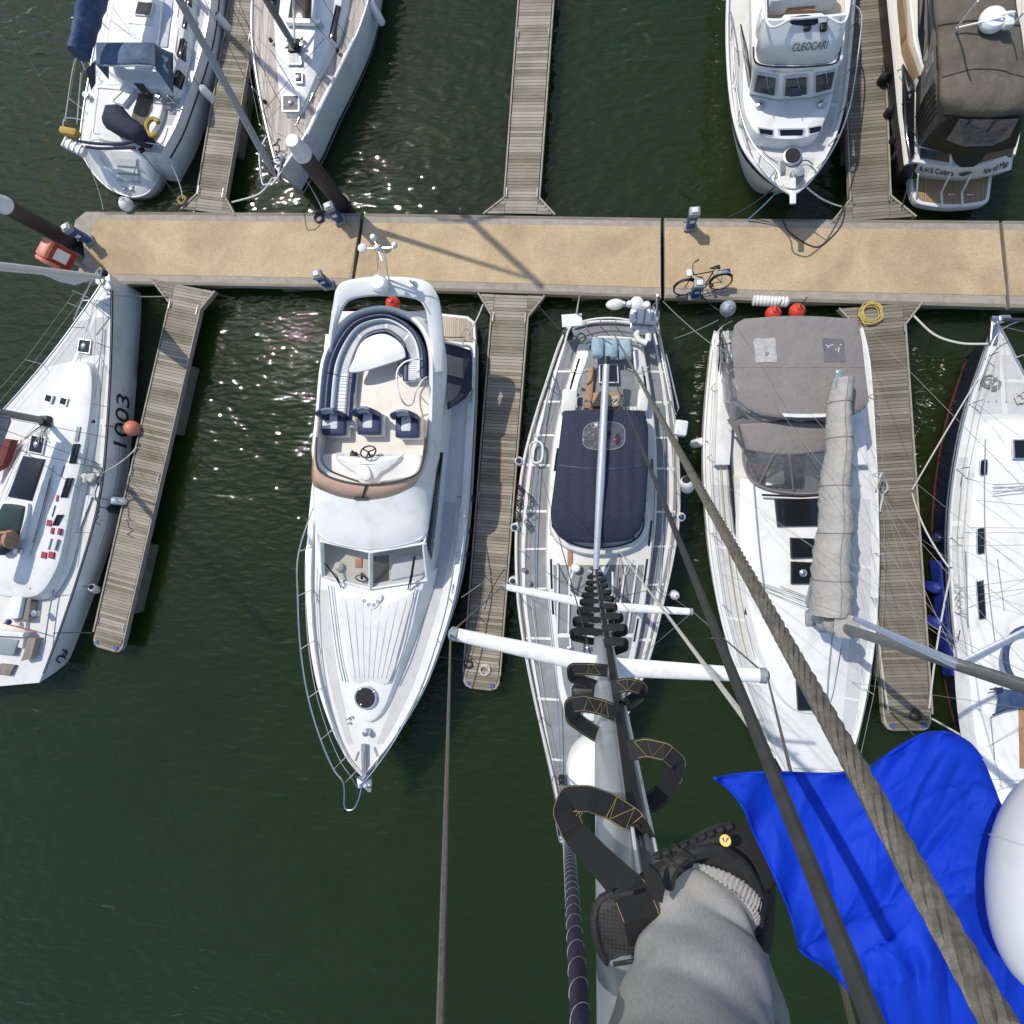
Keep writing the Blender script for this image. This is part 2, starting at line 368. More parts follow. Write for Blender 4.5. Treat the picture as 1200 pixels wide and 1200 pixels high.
def parent_loc(p):
    v = Vector()
    while p is not None: v += p.location; p = p.parent
    return v
def tag(o, label=None, cat=None, group=None, kind=None):
    if label: o['label'] = label
    if cat: o['category'] = cat
    if group: o['group'] = group
    if kind: o['kind'] = kind
    return o
def thing(name, label, cat, loc, group=None):
    o = bpy.data.objects.new(name, None); COL.objects.link(o); o.location = Vector(loc); o.empty_display_size = .2
    return tag(o, label, cat, group)
def tubeo(name, pts, r, mat, parent, seg=8, flat=1.0): return G().tube(pts, r, seg, True, flat).build(name, mat, parent)
def sag(a, b, s, n=10):
    return [a.lerp(b, i/n)-Vector((0, 0, s*4*(i/n)*(1-i/n))) for i in range(n+1)]
def text(name, body, org, xdir, nrm, size, mat, parent, ext=.002, shear=0, xs=1.0):
    cu = bpy.data.curves.new(name, 'FONT'); cu.body = body; cu.size = size; cu.extrude = ext; cu.shear = shear
    to = bpy.data.objects.new(name, cu); COL.objects.link(to)
    dg = bpy.context.evaluated_depsgraph_get(); dg.update()
    me = bpy.data.meshes.new_from_object(to.evaluated_get(dg)); bpy.data.objects.remove(to); bpy.data.curves.remove(cu)
    X = xdir.normalized(); Z = (nrm-X*nrm.dot(X)).normalized(); Y = Z.cross(X)
    mt = Matrix((X, Y, Z)).transposed().to_4x4(); mt.translation = org-parent_loc(parent)
    me.transform(mt @ Matrix.Diagonal((xs, 1, 1, 1))); me.materials.clear(); me.materials.append(M[mat])
    o = bpy.data.objects.new(name, me); COL.objects.link(o); o.parent = parent
    return o

# ------------------------------------------------------------------ hulls
class Hull:
    def __init__(s, t, st, mat, deckmat, wl=.1, bowfl=.55, rake=.8, tr=0.0, bul=.04, camber=.06, n=32, depth=.45, rail='gel', railr=.03, parts=('hull', 'deck', 'gunwale'), zw=-.02, tpow=6):
        L = catmull([V(a, b, z) for a, b, c, d, z in st], n); R = catmull([V(c, d, z) for a, b, c, d, z in st], n)
        s.L, s.R, s.n, s.bul, s.camber = L, R, n, bul, camber
        ax = (L[-1]+R[-1]-L[0]-R[0]); ax.z = 0; s.ax = ax.normalized(); s.wl, s.bowfl, s.rake, s.tr, s.tpow, s.zw = wl, bowfl, rake, tr, tpow, zw
        s.thing = t
        us = [0, .06, .25, .5, .75, 1]
        rings = []
        for i in range(n):
            tt = i/(n-1)
            l = [s.side(tt, u, 'L') for u in us]; r = [s.side(tt, u, 'R') for u in us]
            kl = (l[-1]*.75+r[-1]*.25); kr = (l[-1]*.25+r[-1]*.75); kl.z = kr.z = -depth
            rings.append(l+[kl, kr]+r[::-1])
        g = G().loft(rings, False, True, True)
        s.obj = g.build(parts[0], mat, t, ang=50)
        rows = [[s.dk(i/(n-1), q) for q in (0, .02, .1, .25, .4, .5, .6, .75, .9, .98, 1)] for i in range(n)]
        s.deck = G().grid(rows).build(parts[1], deckmat, t)
        if rail:
            g = G(); path = [p+Vector((0, 0, .0)) for p in L]+[p for p in R[::-1]]
            g.tube(path, railr, 6); g.build(parts[2], rail, t)
    def _at(s, A, t):
        x = max(0, min(1, t))*(s.n-1); i = min(int(x), s.n-2); return A[i].lerp(A[i+1], x-i)
    def side(s, t, u, which, off=0):
        a = s._at(s.L, t); b = s._at(s.R, t)
        if which == 'R': a, b = b, a
        c = (a+b)/2; hb = (a-c); hb.z = 0; w = hb.length; o = hb.normalized() if w > 1e-6 else Vector((1, 0, 0))
        k = s.wl+(s.bowfl-s.wl)*max(0, t)**4
        p = a-o*(w*k*max(0, u)**1.25)
        bulge = .035*math.sin(math.pi*max(0, min(1, u)))*w
        p = p+o*(bulge*(1-t**2)+off)
        p = p-s.ax*(s.rake*t**5*u) + s.ax*(s.tr*(1-t)**s.tpow*u)
        p.z = a.z*(1-u)+s.zw*u; return p
    def dk(s, t, q, dz=0):
        a = s._at(s.L, t); b = s._at(s.R, t); p = a.lerp(b, q)
        p.z = a.z+(b.z-a.z)*q-s.bul+s.camber*(1-(2*q-1)**2)*min(1, (a-b).length/2)+dz; return p
    def strip(s, name, t0, t1, q0, q1, mat, dz=.012, nt=14, nq=4, q0b=None, q1b=None, parent=None):
        """a raised panel lying on the deck"""
        rows = []
        for i in range(nt+1):
            f = i/nt; a = q0+((q0b if q0b is not None else q0)-q0)*f; b = q1+((q1b if q1b is not None else q1)-q1)*f
            tt = t0+(t1-t0)*f
            rows.append([s.dk(tt, a, -.02)]+[s.dk(tt, a+(b-a)*j/nq, dz) for j in range(nq+1)]+[s.dk(tt, b, -.02)])
        g = G().grid(rows)
        for rr in (rows[0], rows[-1]):
            k = len(g.v); g.add(rr, [list(range(len(rr)))])
        return g.build(name, mat, parent or s.thing)
    def band(s, name, t0, t1, u0, u1, which, mat, off=.006, nt=30):
        rows = []
        for i in range(nt+1):
            tt = t0+(t1-t0)*i/nt
            rows.append([s.side(tt, u0, which, 0), s.side(tt, u0, which, off), s.side(tt, u1, which, off), s.side(tt, u1, which, 0)])
        return G().grid(rows).build(name, mat, s.thing)
    def rails(s, which, ts, h=.62, lines=(1.0, .52), r=.013, lr=.006, inq=.035, mat='steel', out=0.0, wire='rope_grey', close=None, postname='stanchion'):
        tops = []
        for t in ts:
            q = inq if which == 'L' else 1-inq
            a = s.dk(t, q); b = UP(a, h)
            if out:
                o = s._at(s.L, t)-s._at(s.R, t); o.z = 0; o.normalize(); b = b+o*(out if which == 'L' else -out)
            tubeo(postname, [a, b], r, mat, s.thing, 6); tops.append((a, b))
        g = G()
        for f in lines:
            g.tube([a.lerp(b, f) for a, b in tops], lr, 6)
        g.build('lifeline', wire, s.thing)
        return tops
def rail_loop(name, pts, r, mat, parent, n=None):
    P = catmull(pts, n or len(pts)*5); return tubeo(name, P, r, mat, parent, 8)
def cleat(p, ang, parent, name='cleat', sc=1.0, mat='galv'):
    g = G(); x = Vector((math.cos(ang), math.sin(ang), 0))*sc; p = Vector(p)
    g.tube([p-x*.14+Vector((0, 0, .075*sc)), p-x*.06+Vector((0, 0, .07*sc)), p+x*.06+Vector((0, 0, .07*sc)), p+x*.14+Vector((0, 0, .075*sc))], .017*sc, 6)
    for k in (-.05, .05): g.tube([p+x*k, p+x*k+Vector((0, 0, .07*sc))], .016*sc, 6)
    return g.build(name, mat, parent)
def winch(p, parent, sc=1.0):
    return G().lathe(p, [(.085*sc, 0), (.085*sc, .03), (.06*sc, .06*sc), (.065*sc, .12*sc), (.085*sc, .15*sc), (.04*sc, .155*sc), (.03*sc, .18*sc), (0, .18*sc)], 16).build('winch', 'steel', parent)
def hatch(pts, parent, name='hatch', mat='glass', frame='alu', h=.035, fr=.03, knob=False):
    """deck hatch: alloy frame with dark pane; pts = world outline on the deck"""
    n = Vector()
    for i in range(len(pts)): n += pts[i].cross(pts[(i+1) % len(pts)])
    n.normalize()
    if n.z < 0: n = -n; pts = pts[::-1]
    o = G().loft([[p-n*.06 for p in pts], [p+n*h for p in pts]], True, True, True).build(name, frame, parent)
    c = sum(pts, Vector())/len(pts)
    ins = [p+(c-p).normalized()*fr*1.4+n*(h+.001) for p in pts]
    G().loft([[p-n*.01 for p in ins], [p+n*.006 for p in ins]], True, True, True).build('pane', mat, o)
    if knob: G().lathe(c+n*(h+.005), [(.10, 0), (.10, .02), (.07, .045), (.02, .06), (0, .06)], 14).build('vent', 'steel', o)
    return o

noisy('nonskid', (.50, .50, .485), .85, .1, 6, bump=.4, bscale=180, dist=.004, dirt=((.40, .39, .36), 2.5, .5, .4))
noisy('hull_dark', (.012, .012, .014), .35, .2, 3)

def woven(name, a, b, axis, fine=900, long=70):
    m, t, bs = newmat(name); ax = axis.normalized(); s1 = ax.orthogonal().normalized(); s2 = ax.cross(s1)
    g = N(t, 'ShaderNodeNewGeometry'); cb = N(t, 'ShaderNodeCombineXYZ')
    for k, (v, sc) in enumerate(((s1, fine), (s2, fine), (ax, long))):
        d = N(t, 'ShaderNodeVectorMath', operation='DOT_PRODUCT'); d.inputs[1].default_value = v*sc; t.links.new(g.outputs['Position'], d.inputs[0]); t.links.new(d.outputs['Value'], cb.inputs[k])
    n = N(t, 'ShaderNodeTexNoise'); n.inputs['Scale'].default_value = 1; n.inputs['Detail'].default_value = 3; t.links.new(cb.outputs[0], n.inputs['Vector'])
    n2 = N(t, 'ShaderNodeTexNoise'); n2.inputs['Scale'].default_value = 15; n2.inputs['Detail'].default_value = 6; t.links.new(g.outputs['Position'], n2.inputs['Vector'])
    ad = N(t, 'ShaderNodeMath', operation='MULTIPLY_ADD'); ad.inputs[1].default_value = .9; t.links.new(n2.outputs[0], ad.inputs[0]); t.links.new(n.outputs[0], ad.inputs[2])
    r = N(t, 'ShaderNodeValToRGB'); r.color_ramp.elements[0].position = .62; r.color_ramp.elements[1].position = 1.0
    mr = N(t, 'ShaderNodeMapRange'); mr.inputs[1].default_value = .55; mr.inputs[2].default_value = 1.35; t.links.new(ad.outputs[0], mr.inputs[0])
    r.color_ramp.elements[0].position = .2; r.color_ramp.elements[1].position = .8; r.color_ramp.elements[0].color = a+(1,); r.color_ramp.elements[1].color = b+(1,)
    t.links.new(mr.outputs[0], r.inputs[0]); t.links.new(r.outputs[0], bs.inputs['Base Color']); bs.inputs['Roughness'].default_value = .95; bs.inputs['Specular IOR Level'].default_value = .1
    bp = N(t, 'ShaderNodeBump'); bp.inputs['Strength'].default_value = .35; bp.inputs['Distance'].default_value = .001; t.links.new(n.outputs[0], bp.inputs['Height']); t.links.new(bp.outputs[0], bs.inputs['Normal'])
woven('trouser', (.235, .23, .22), (.345, .338, .325), D(818, 1330, .6)-D(848, 1060, .88))
# ================================================================== SETTING
g = G(); R_ = 260
g.add([(-R_, -R_, 0), (R_, -R_, 0), (R_, R_, 0), (-R_, R_, 0)], [[0, 1, 2, 3]])
tag(g.build('water', 'water', None, smooth=False), kind='structure')

ZP = .64
# --- main walkway: four floating sections with a sand-coloured grit surface
def lerp_px(tab, x):
    for (x0, y0), (x1, y1) in zip(tab, tab[1:]):
        if x <= x1 or (x1, y1) == tab[-1]: return y0+(y1-y0)*(x-x0)/(x1-x0)
UPO = [(100, 248), (420, 250), (800, 256), (1200, 259), (1560, 262)]
UPI = [(112, 258), (420, 261), (800, 266), (1200, 270), (1560, 274)]
LOI = [(118, 321), (400, 326), (800, 338), (1200, 347), (1560, 357)]
LOO = [(100, 332), (400, 337), (800, 350), (1200, 361), (1560, 371)]
joints = [(105, 110), (424.5, 413), (776.5, 777), (1173, 1182), (1520, 1540)]
for k in range(4):
    (u0, l0), (u1, l1) = joints[k], joints[k+1]
    gp = 2.2
    ua, ub, la, lb = u0+(gp if k else 0), u1-gp, l0+(gp if k else 0), l1-gp
    if k == 0:
        outer = [(100, 248), (ub, lerp_px(UPO, ub)), (lb, lerp_px(LOO, lb)), (100, 331), (88, 325), (99, 300), (97, 284), (84, 277), (88, 258)]
        inner = [(112, 257.5), (ub-.5, lerp_px(UPI, ub)), (lb-.5, lerp_px(LOI, lb)), (117.5, 321), (106, 298), (106, 282)]
    else:
        outer = [(ua, lerp_px(UPO, ua)), (ub, lerp_px(UPO, ub)), (lb, lerp_px(LOO, lb)), (la, lerp_px(LOO, la))]
        inner = [(ua+.6, lerp_px(UPI, ua)), (ub-.6, lerp_px(UPI, ub)), (lb-.6, lerp_px(LOI, lb)), (la+.6, lerp_px(LOI, la))]
    P = VV(outer, ZP)
    wk = G().prism(P, ZP-.22, ZP, r=.012).build('walkway', 'timber', None, smooth=False)
    tag(wk, kind='structure')
    I = VV(inner, ZP)
    G().prism(I, ZP-.05, ZP+.012, r=.004).build('grit_surface', 'grit', wk, smooth=False)
    # darker bolted board between grit and edge, along both long sides, and the floats beneath
    for tab_a, tab_b, nm in ((UPO, UPI, 'edge_board'), (LOO, LOI, 'edge_board')):
        xa, xb = (ua, ub) if tab_a is UPO else (la, lb)
        if k == 0: xa = 122
        xs = [xa+1+(xb-xa-2)*i/6 for i in range(7)]
        f = .30
        e0 = [V(x, lerp_px(tab_a, x), ZP) for x in xs]; e1 = [V(x, lerp_px(tab_a, x)*(1-f)+lerp_px(tab_b, x)*f, ZP) for x in xs]
        G().prism([p for p in e0]+e1[::-1], ZP-.02, ZP+.006, r=.002).build(nm, 'planks_dark', wk, smooth=False)
    for j in range(3):
        c0 = P[0].lerp(P[1], (j+.5)/3); c1 = (P[3] if k else P[3]).lerp(P[2], (j+.5)/3)
        c = (c0+c1)/2; G().box((c.x, c.y, 0), 2.2, (c0-c1).length-.25, .5, 0).build('float', 'float', wk, smooth=False)
# --- finger pontoons
def finger(a, b, wpx, label, splay=None, mat='planks', group='wooden finger pontoons', ext=0, wend=None, flo=(.3, .8)):
    A, B = V(a[0], a[1], ZP), V(b[0], b[1], ZP)
    if ext: B = B+(B-A).normalized()*ext
    L = (B-A).length; dv = (B-A).normalized(); an = math.atan2(dv.y, dv.x)-math.pi/2
    W = wpx; Wb = wend or W
    t = bpy.data.objects.new('finger_pontoon', None); COL.objects.link(t); t.location = A; t.rotation_euler = (0, 0, an)
    tag(t, label, 'pontoon', group)
    sx = Vector((dv.y, -dv.x, 0))      # local +x
    def loc(g_, name, m, smooth=False):
        o = g_.build(name, m, None, smooth=smooth); o.parent = t; return o
    rnd = random.Random(hash(label) % 9999 if False else len(label))
    g_ = G(); y = .02; pw = .098
    while y < L-.02:
        hw = (W+(Wb-W)*y/L)/2-.05
        e = L-y
        if e < .45: hw -= (.45-e)**2*1.0
        g_.box((rnd.uniform(-.004, .004), y+pw/2, ZP-.02-ZP+rnd.uniform(-.002, .002)), hw*2, pw-.011, .04)
        y += pw
    # splay (triangular knees) boards
    if splay:
        s0, dl = splay
        k = 0; y = .01
        while y < dl-.05:
            f = 1-(y+pw/2)/dl
            for sg, ex in ((-1, s0[0]), (1, s0[1])):
                w_ = ex*f
                g_.box((sg*(W/2+w_/2-.04), y+pw/2, -.02+.001), w_, pw-.011, .04)
            y += pw
    loc(g_, 'decking', mat)
    # side stringers
    for sg in (-1, 1):
        q = G(); y0 = splay[1] if splay else 0
        q.box((sg*(W+Wb)/4, (y0+L-.42)/2, -.07), .045, L-.42-y0, .19, -sg*(Wb-W)/2/L*0)
        loc(q, 'stringer', 'timber')
        if splay:
            ex = splay[0][0 if sg < 0 else 1]
            ang = math.atan2(splay[1], -sg*ex)
            ln = math.hypot(ex, splay[1])
            q = G(); q.box((sg*(W/2+ex/2), splay[1]/2, -.065), ln, .05, .19, ang)
            loc(q, 'knee_brace', 'timber')
    for f in flo:
        q = G(); q.rbox((0, L*f, -.52), W*.98, 2.3, .7, 0, .06); loc(q, 'float', 'float', True)
    q = G(); q.box((0, L*.5, -.2), W*.8, L*.92, .16); loc(q, 'frame', 'pile')
    # rounded end fender with two blue markers
    q = G(); q.prism([Vector((x*Wb/2, L+yy, 0)) for x, yy in ((-1, -.5), (1, -.5), (1, -.16), (.85, .0), (.6, .05), (-.6, .05), (-.85, 0), (-1, -.16))][:], -.2, -.035, r=.02)
    loc(q, 'end_plate', 'timber')
    for sg in (-1, 1):
        q = G(); q.box((sg*Wb*.32, L-.1, .006), .11, .11, .02); loc(q, 'end_marker', 'blue_mark')
    for f in (.06, .52, .93):
        for sg in (-1, 1):
            o = cleat((sg*(W/2-.07), L*f, .0), math.pi/2, None); o.parent = t
    return t
finger((244, 249), (286.5, 0), 1.0, 'narrow grey plank finger pontoon between the blue-hooded sloop and the teak-decked sloop', ((.45, .45), .55), 'planks', ext=4)
finger((610, 251), (628, 0), 1.08, 'free grey plank finger pontoon with no boat on either side, top centre', ((.6, .5), .5), 'planks', ext=4)
finger((1021, 258), (1011, 0), 1.08, 'dark weathered finger pontoon between the white motor cruiser and the brown-canopied cruiser', ((.55, .65), .65), 'planks_dark', ext=4)
finger((222, 335), (124, 760), 1.12, 'pale plank finger pontoon beside the racing yacht numbered 1003', ((.35, .85), .65), 'planks', wend=1.08)
finger((599, 345), (563, 806), 1.12, 'finger pontoon between the flybridge motor cruiser and the grey-decked sloop', ((.45, .45), .65), 'planks')
finger((1031, 357), (1065, 855), 1.3, 'dark finger pontoon between the grey-canopied sloop and the navy-hulled sloop', ((.5, .45), .6), 'planks_dark', wend=1.25)
# --- mooring piles
def pile(base, top_px, r, label, cap=True):
    A = V(base[0], base[1], 0)
    n0 = PX(V(688, 615, 0)); rb = math.hypot(base[0]-n0[0], base[1]-n0[1])
    k = math.hypot(top_px[0]-n0[0], top_px[1]-n0[1])/rb
    h = HC*(1-1/k)
    t = thing('mooring_pile', label, 'pile', A, 'steel mooring piles')
    G().lathe(UP(A, -1.5), [(r, 0), (r, h+1.5-.02), (r*.97, h+1.5)], 28).build('post', 'pile', t)
    G().lathe(UP(A, h-.12), [(r*1.09, 0), (r*1.09, .14), (r*.98, .2), (r*.80, .62), (r*.72, .66), (0, .68)], 28).build('cap', 'fender_white', t)
    G().lathe(UP(A, ZP-.05), [(r*1.35, 0), (r*1.35, .09), (r*1.12, .09), (r*1.12, 0)], 20).build('guide_hoop', 'black', t)
    return t
pile((408, 250), (352, 171), .235, 'dark mooring pile with a white cap in front of the teak-decked bow')
pile((99, 292), (-8, 229), .235, 'dark mooring pile leaving the frame at the left end of the walkway')
# --- service pedestals
def pedestal(b, label, h=1.0, ang=0):
    A = V(b[0], b[1], ZP+.01); t = thing('service_pedestal', label, 'pedestal', A, 'blue service pedestals on the walkway')
    G().rbox(UP(A, .06), .34, .3, .12, ang, .03).build('base', 'post_grey', t)
    G().rbox(UP(A, .12+(h-.34)/2), .26, .22, h-.34, ang, .05).build('body', 'blue_post', t)
    o = G().rbox(UP(A, h-.12), .30, .26, .2, ang, .04).build('head', 'post_grey', t)
    G().rbox(UP(A, h+.005), .17, .15, .05, ang, .02).build('lamp_lid', 'fender_white', o)
    R3 = Matrix.Rotation(ang, 3, 'Z')
    for sg in (-1, 1):
        G().rbox(UP(A, h*.55)+R3 @ Vector((0, sg*.115, 0)), .14, .03, .14, ang, .012).build('socket', 'fender_white', t)
    G().tube([UP(A, .3)+R3 @ Vector((-.15, 0, 0)), UP(A, .34)+R3 @ Vector((-.2, 0, 0)), UP(A, .28)+R3 @ Vector((-.22, 0, 0))], .016, 6).build('tap', 'steel', t)
    return t
pedestal((106, 283), 'blue service pedestal with a grey base at the left end of the walkway', 1.05, .5)
pedestal((386, 335), 'blue service pedestal at the lower walkway edge left of the flybridge cruiser', 1.0, .2)
pedestal((399, 259), 'blue service pedestal in front of the white-capped pile', 1.0, .3)
pedestal((808, 266), 'blue service pedestal alone on the upper walkway edge', 1.0, 0)
pedestal((813, 347), 'blue service pedestal with the bicycle leaning on it', 1.05, 0)
# --- lifebuoy station
A = V(97, 313, ZP); t = thing('lifebuoy_station', 'red lifebuoy cabinet with an orange ring, beside the left mooring pile', 'lifebuoy', A)
tp = V(64, 290, ZP+1.2)
X = Vector((.85, -.5, 0)).normalized(); Yv = Vector((.5, .85, 0)).normalized()
G().rbox(UP(A, .35)+Vector((-.05, .05, 0)), .12, .12, .9, .5, .02).build('post', 'post_grey', t)
rot = Matrix((X, Yv, Vector((0, 0, 1)))).transposed()
G().rbox(UP(A, .95), .32, .62, .95, 0, .07, rot=rot).build('cabinet', 'red_box', t)
o = G().rbox(UP(A, 1.46), .36, .58, .16, 0, .06, rot=rot).build('lid', 'buoy_coral', t)
G().box(UP(A, 1.0)+X*.163, .012, .36, .5, 0, rot=rot).build('notice', 'fender_white', t)
g = G(); c = UP(A, 1.12)-Yv*.36-X*.05
g.tube([c+X*.27*math.cos(a)+Vector((0, 0, .27*math.sin(a))) for a in [i*math.pi/12 for i in range(25)]], .075, 10); g.build('ring', 'buoy_coral', t)
# --- bicycle leaning against the pedestal
def bicycle():
    a, b = V(803, 345, ZP+.012), V(841, 339, ZP+.012)
    t = thing('bicycle', 'dark city bicycle leaning on a blue pedestal at the walkway edge', 'bicycle', (a+b)/2)
    x = (a-b).normalized(); s = Vector((-x.y, x.x, 0)); s = s if s.y > 0 else -s
    u = (Vector((0, 0, 1))*math.cos(.32)+s*math.sin(.32)).normalized(); n = x.cross(u).normalized()
    wb = .51; R0 = .31; O = (a+b)/2
    def P(fx, fu, fn=0): return O+x*fx+u*fu+n*fn
    for sx in (1, -1):
        c = P(sx*wb, R0)
        ring = [c+x*R0*math.cos(q)+u*R0*math.sin(q) for q in [i*math.pi/14 for i in range(29)]]
        o = tubeo('wheel', [c+(p-c)*.95 for p in ring], .012, 'steel', t, 6)
        tubeo('tyre', ring, .023, 'rubber', o, 8)
        g = G()
        for i in range(0, 28, 2): g.tube([c, ring[i]], .002, 4)
        g.tube([c-n*.05, c+n*.05], .02, 8); g.build('spokes', 'steel', o)
        G().grid([[c+(x*math.cos(q)+u*math.sin(q))*(R0+.045)+n*k for k in (-.035, -.02, .02, .035)] for q in [math.pi*(.0+.85*i/14) + (0 if sx < 0 else .3) for i in range(15)]]).build('mudguard', 'black', t, solid=.004)
    bb = P(-.08, .30); hd = P(.34, .86); hd2 = P(.38, .70); st = P(-.22, .82); rh = P(-wb, R0); fh = P(wb, R0)
    g = G()
    for p, q, r in ((bb, hd2, .022), (st, P(.35, .80), .017), (bb, st, .018), (rh, bb, .012), (rh, P(-.20, .74), .010), (hd2, fh, .014), (hd, hd2, .02)): g.tube([p, q], r, 8)
    g.build('frame', 'black', t)
    tubeo('seat_post', [st, P(-.25, .94)], .014, 'steel', t)
    g = G(); g.loft([[P(-.25+fx, .96+.01*k, w_*k2) for k2, k in ((-1, 0), (-.5, 2), (.5, 2), (1, 0), (0, -3))] for fx, w_ in ((-.14, .06), (-.12, .085), (0, .06), (.1, .03), (.15, .02))], True, True, True); g.build('saddle', 'black', t)
    g = G(); g.tube(catmull([P(.22, 1.02, -.29), P(.32, 1.02, -.2), P(.36, .98, 0), P(.32, 1.02, .2), P(.22, 1.02, .29)], 16), .012, 8); g.tube([hd, P(.36, .98)], .014, 8); g.build('handlebar', 'black', t)
    for k in (-1, 1): tubeo('grip', [P(.25, 1.02, k*.25), P(.14, 1.02, k*.32)], .018, 'rubber', t)
    g = G(); g.tube([bb-n*.09, bb+n*.09], .014, 6); g.tube([bb+n*.07, bb+n*.07+x*.15-u*.07], .01, 6); g.tube([bb-n*.07, bb-n*.07-x*.15+u*.07], .01, 6); g.build('crank', 'steel', t)
    for k, q in ((1, bb+n*.12+x*.15-u*.07), (-1, bb-n*.12-x*.15+u*.07)): G().box(q, .09, .09, .02, .2).build('pedal', 'rubber', t)
    g = G(); g.grid([[P(-.36-.34*i/3, .74, -.07+.14*j/3) for j in range(4)] for i in range(4)]); g.tube([P(-.5, .74), rh], .006, 5); g.build('carrier', 'steel', t, solid=.012)
    G().rbox(P(.44, .9), .16, .2, .12, math.atan2(x.y, x.x), .03).build('front_lamp_bag', 'fender_white', t)
    tubeo('kickstand', [bb-x*.12, P(-.2, .02, .2)], .009, 'black', t)
bicycle()
def coil(c, R0, turns, r, mat, label, name='rope_coil', cat='rope', tilt=.0, jit=.15, zs=.6):
    rnd = random.Random(int(R0*1000)+turns); pts = []
    for i in range(turns*14):
        a = i*2*math.pi/14; rr = R0*(1-.35*((i//14) % 3)/3)*(1+rnd.uniform(-jit, jit)*.5)
        pts.append(Vector(c)+Vector((rr*math.cos(a)+R0*.12*math.sin(i*.13), rr*math.sin(a)+R0*.12*math.cos(i*.11), .02+r*zs*(i/14))))
    o = tubeo(name, catmull(pts, len(pts)*2), r, mat, None, 6); o.data.transform(Matrix.Translation(-Vector(c))); o.location = Vector(c)
    tag(o, label, cat); return o
coil(V(1020, 368, ZP+.01), .31, 9, .017, 'hose', 'yellow hose coiled on the pontoon joint beside the grey canopy', 'hose_coil', 'hose')
coil(V(215, 235.5, ZP+.01), .13, 7, .02, 'rope_tan', 'small tan rope coil on the pontoon knee below the blue-hooded sloop')
coil(V(374, 256, ZP+.012), .15, 4, .014, 'rope_dark', 'small black rope coil on the walkway edge left of the white-capped pile')
coil(V(655/1, 690, 1.6), .1, 3, .01, 'rope_dark', 'dark rope coil on the cabin side of the grey-decked sloop') if False else None
coil(V(568, 785, ZP+.01), .16, 5, .014, 'rope_white', 'white rope coil near the outer end of the centre finger pontoon')
coil(V(549, 778, ZP+.01), .13, 4, .012, 'rope_dark', 'black rope coil at the outer left cleat of the centre finger pontoon')
coil(V(1072, 838, ZP+.01), .15, 4, .014, 'rope_dark', 'black rope coil on the outer end of the dark right-hand finger pontoon')
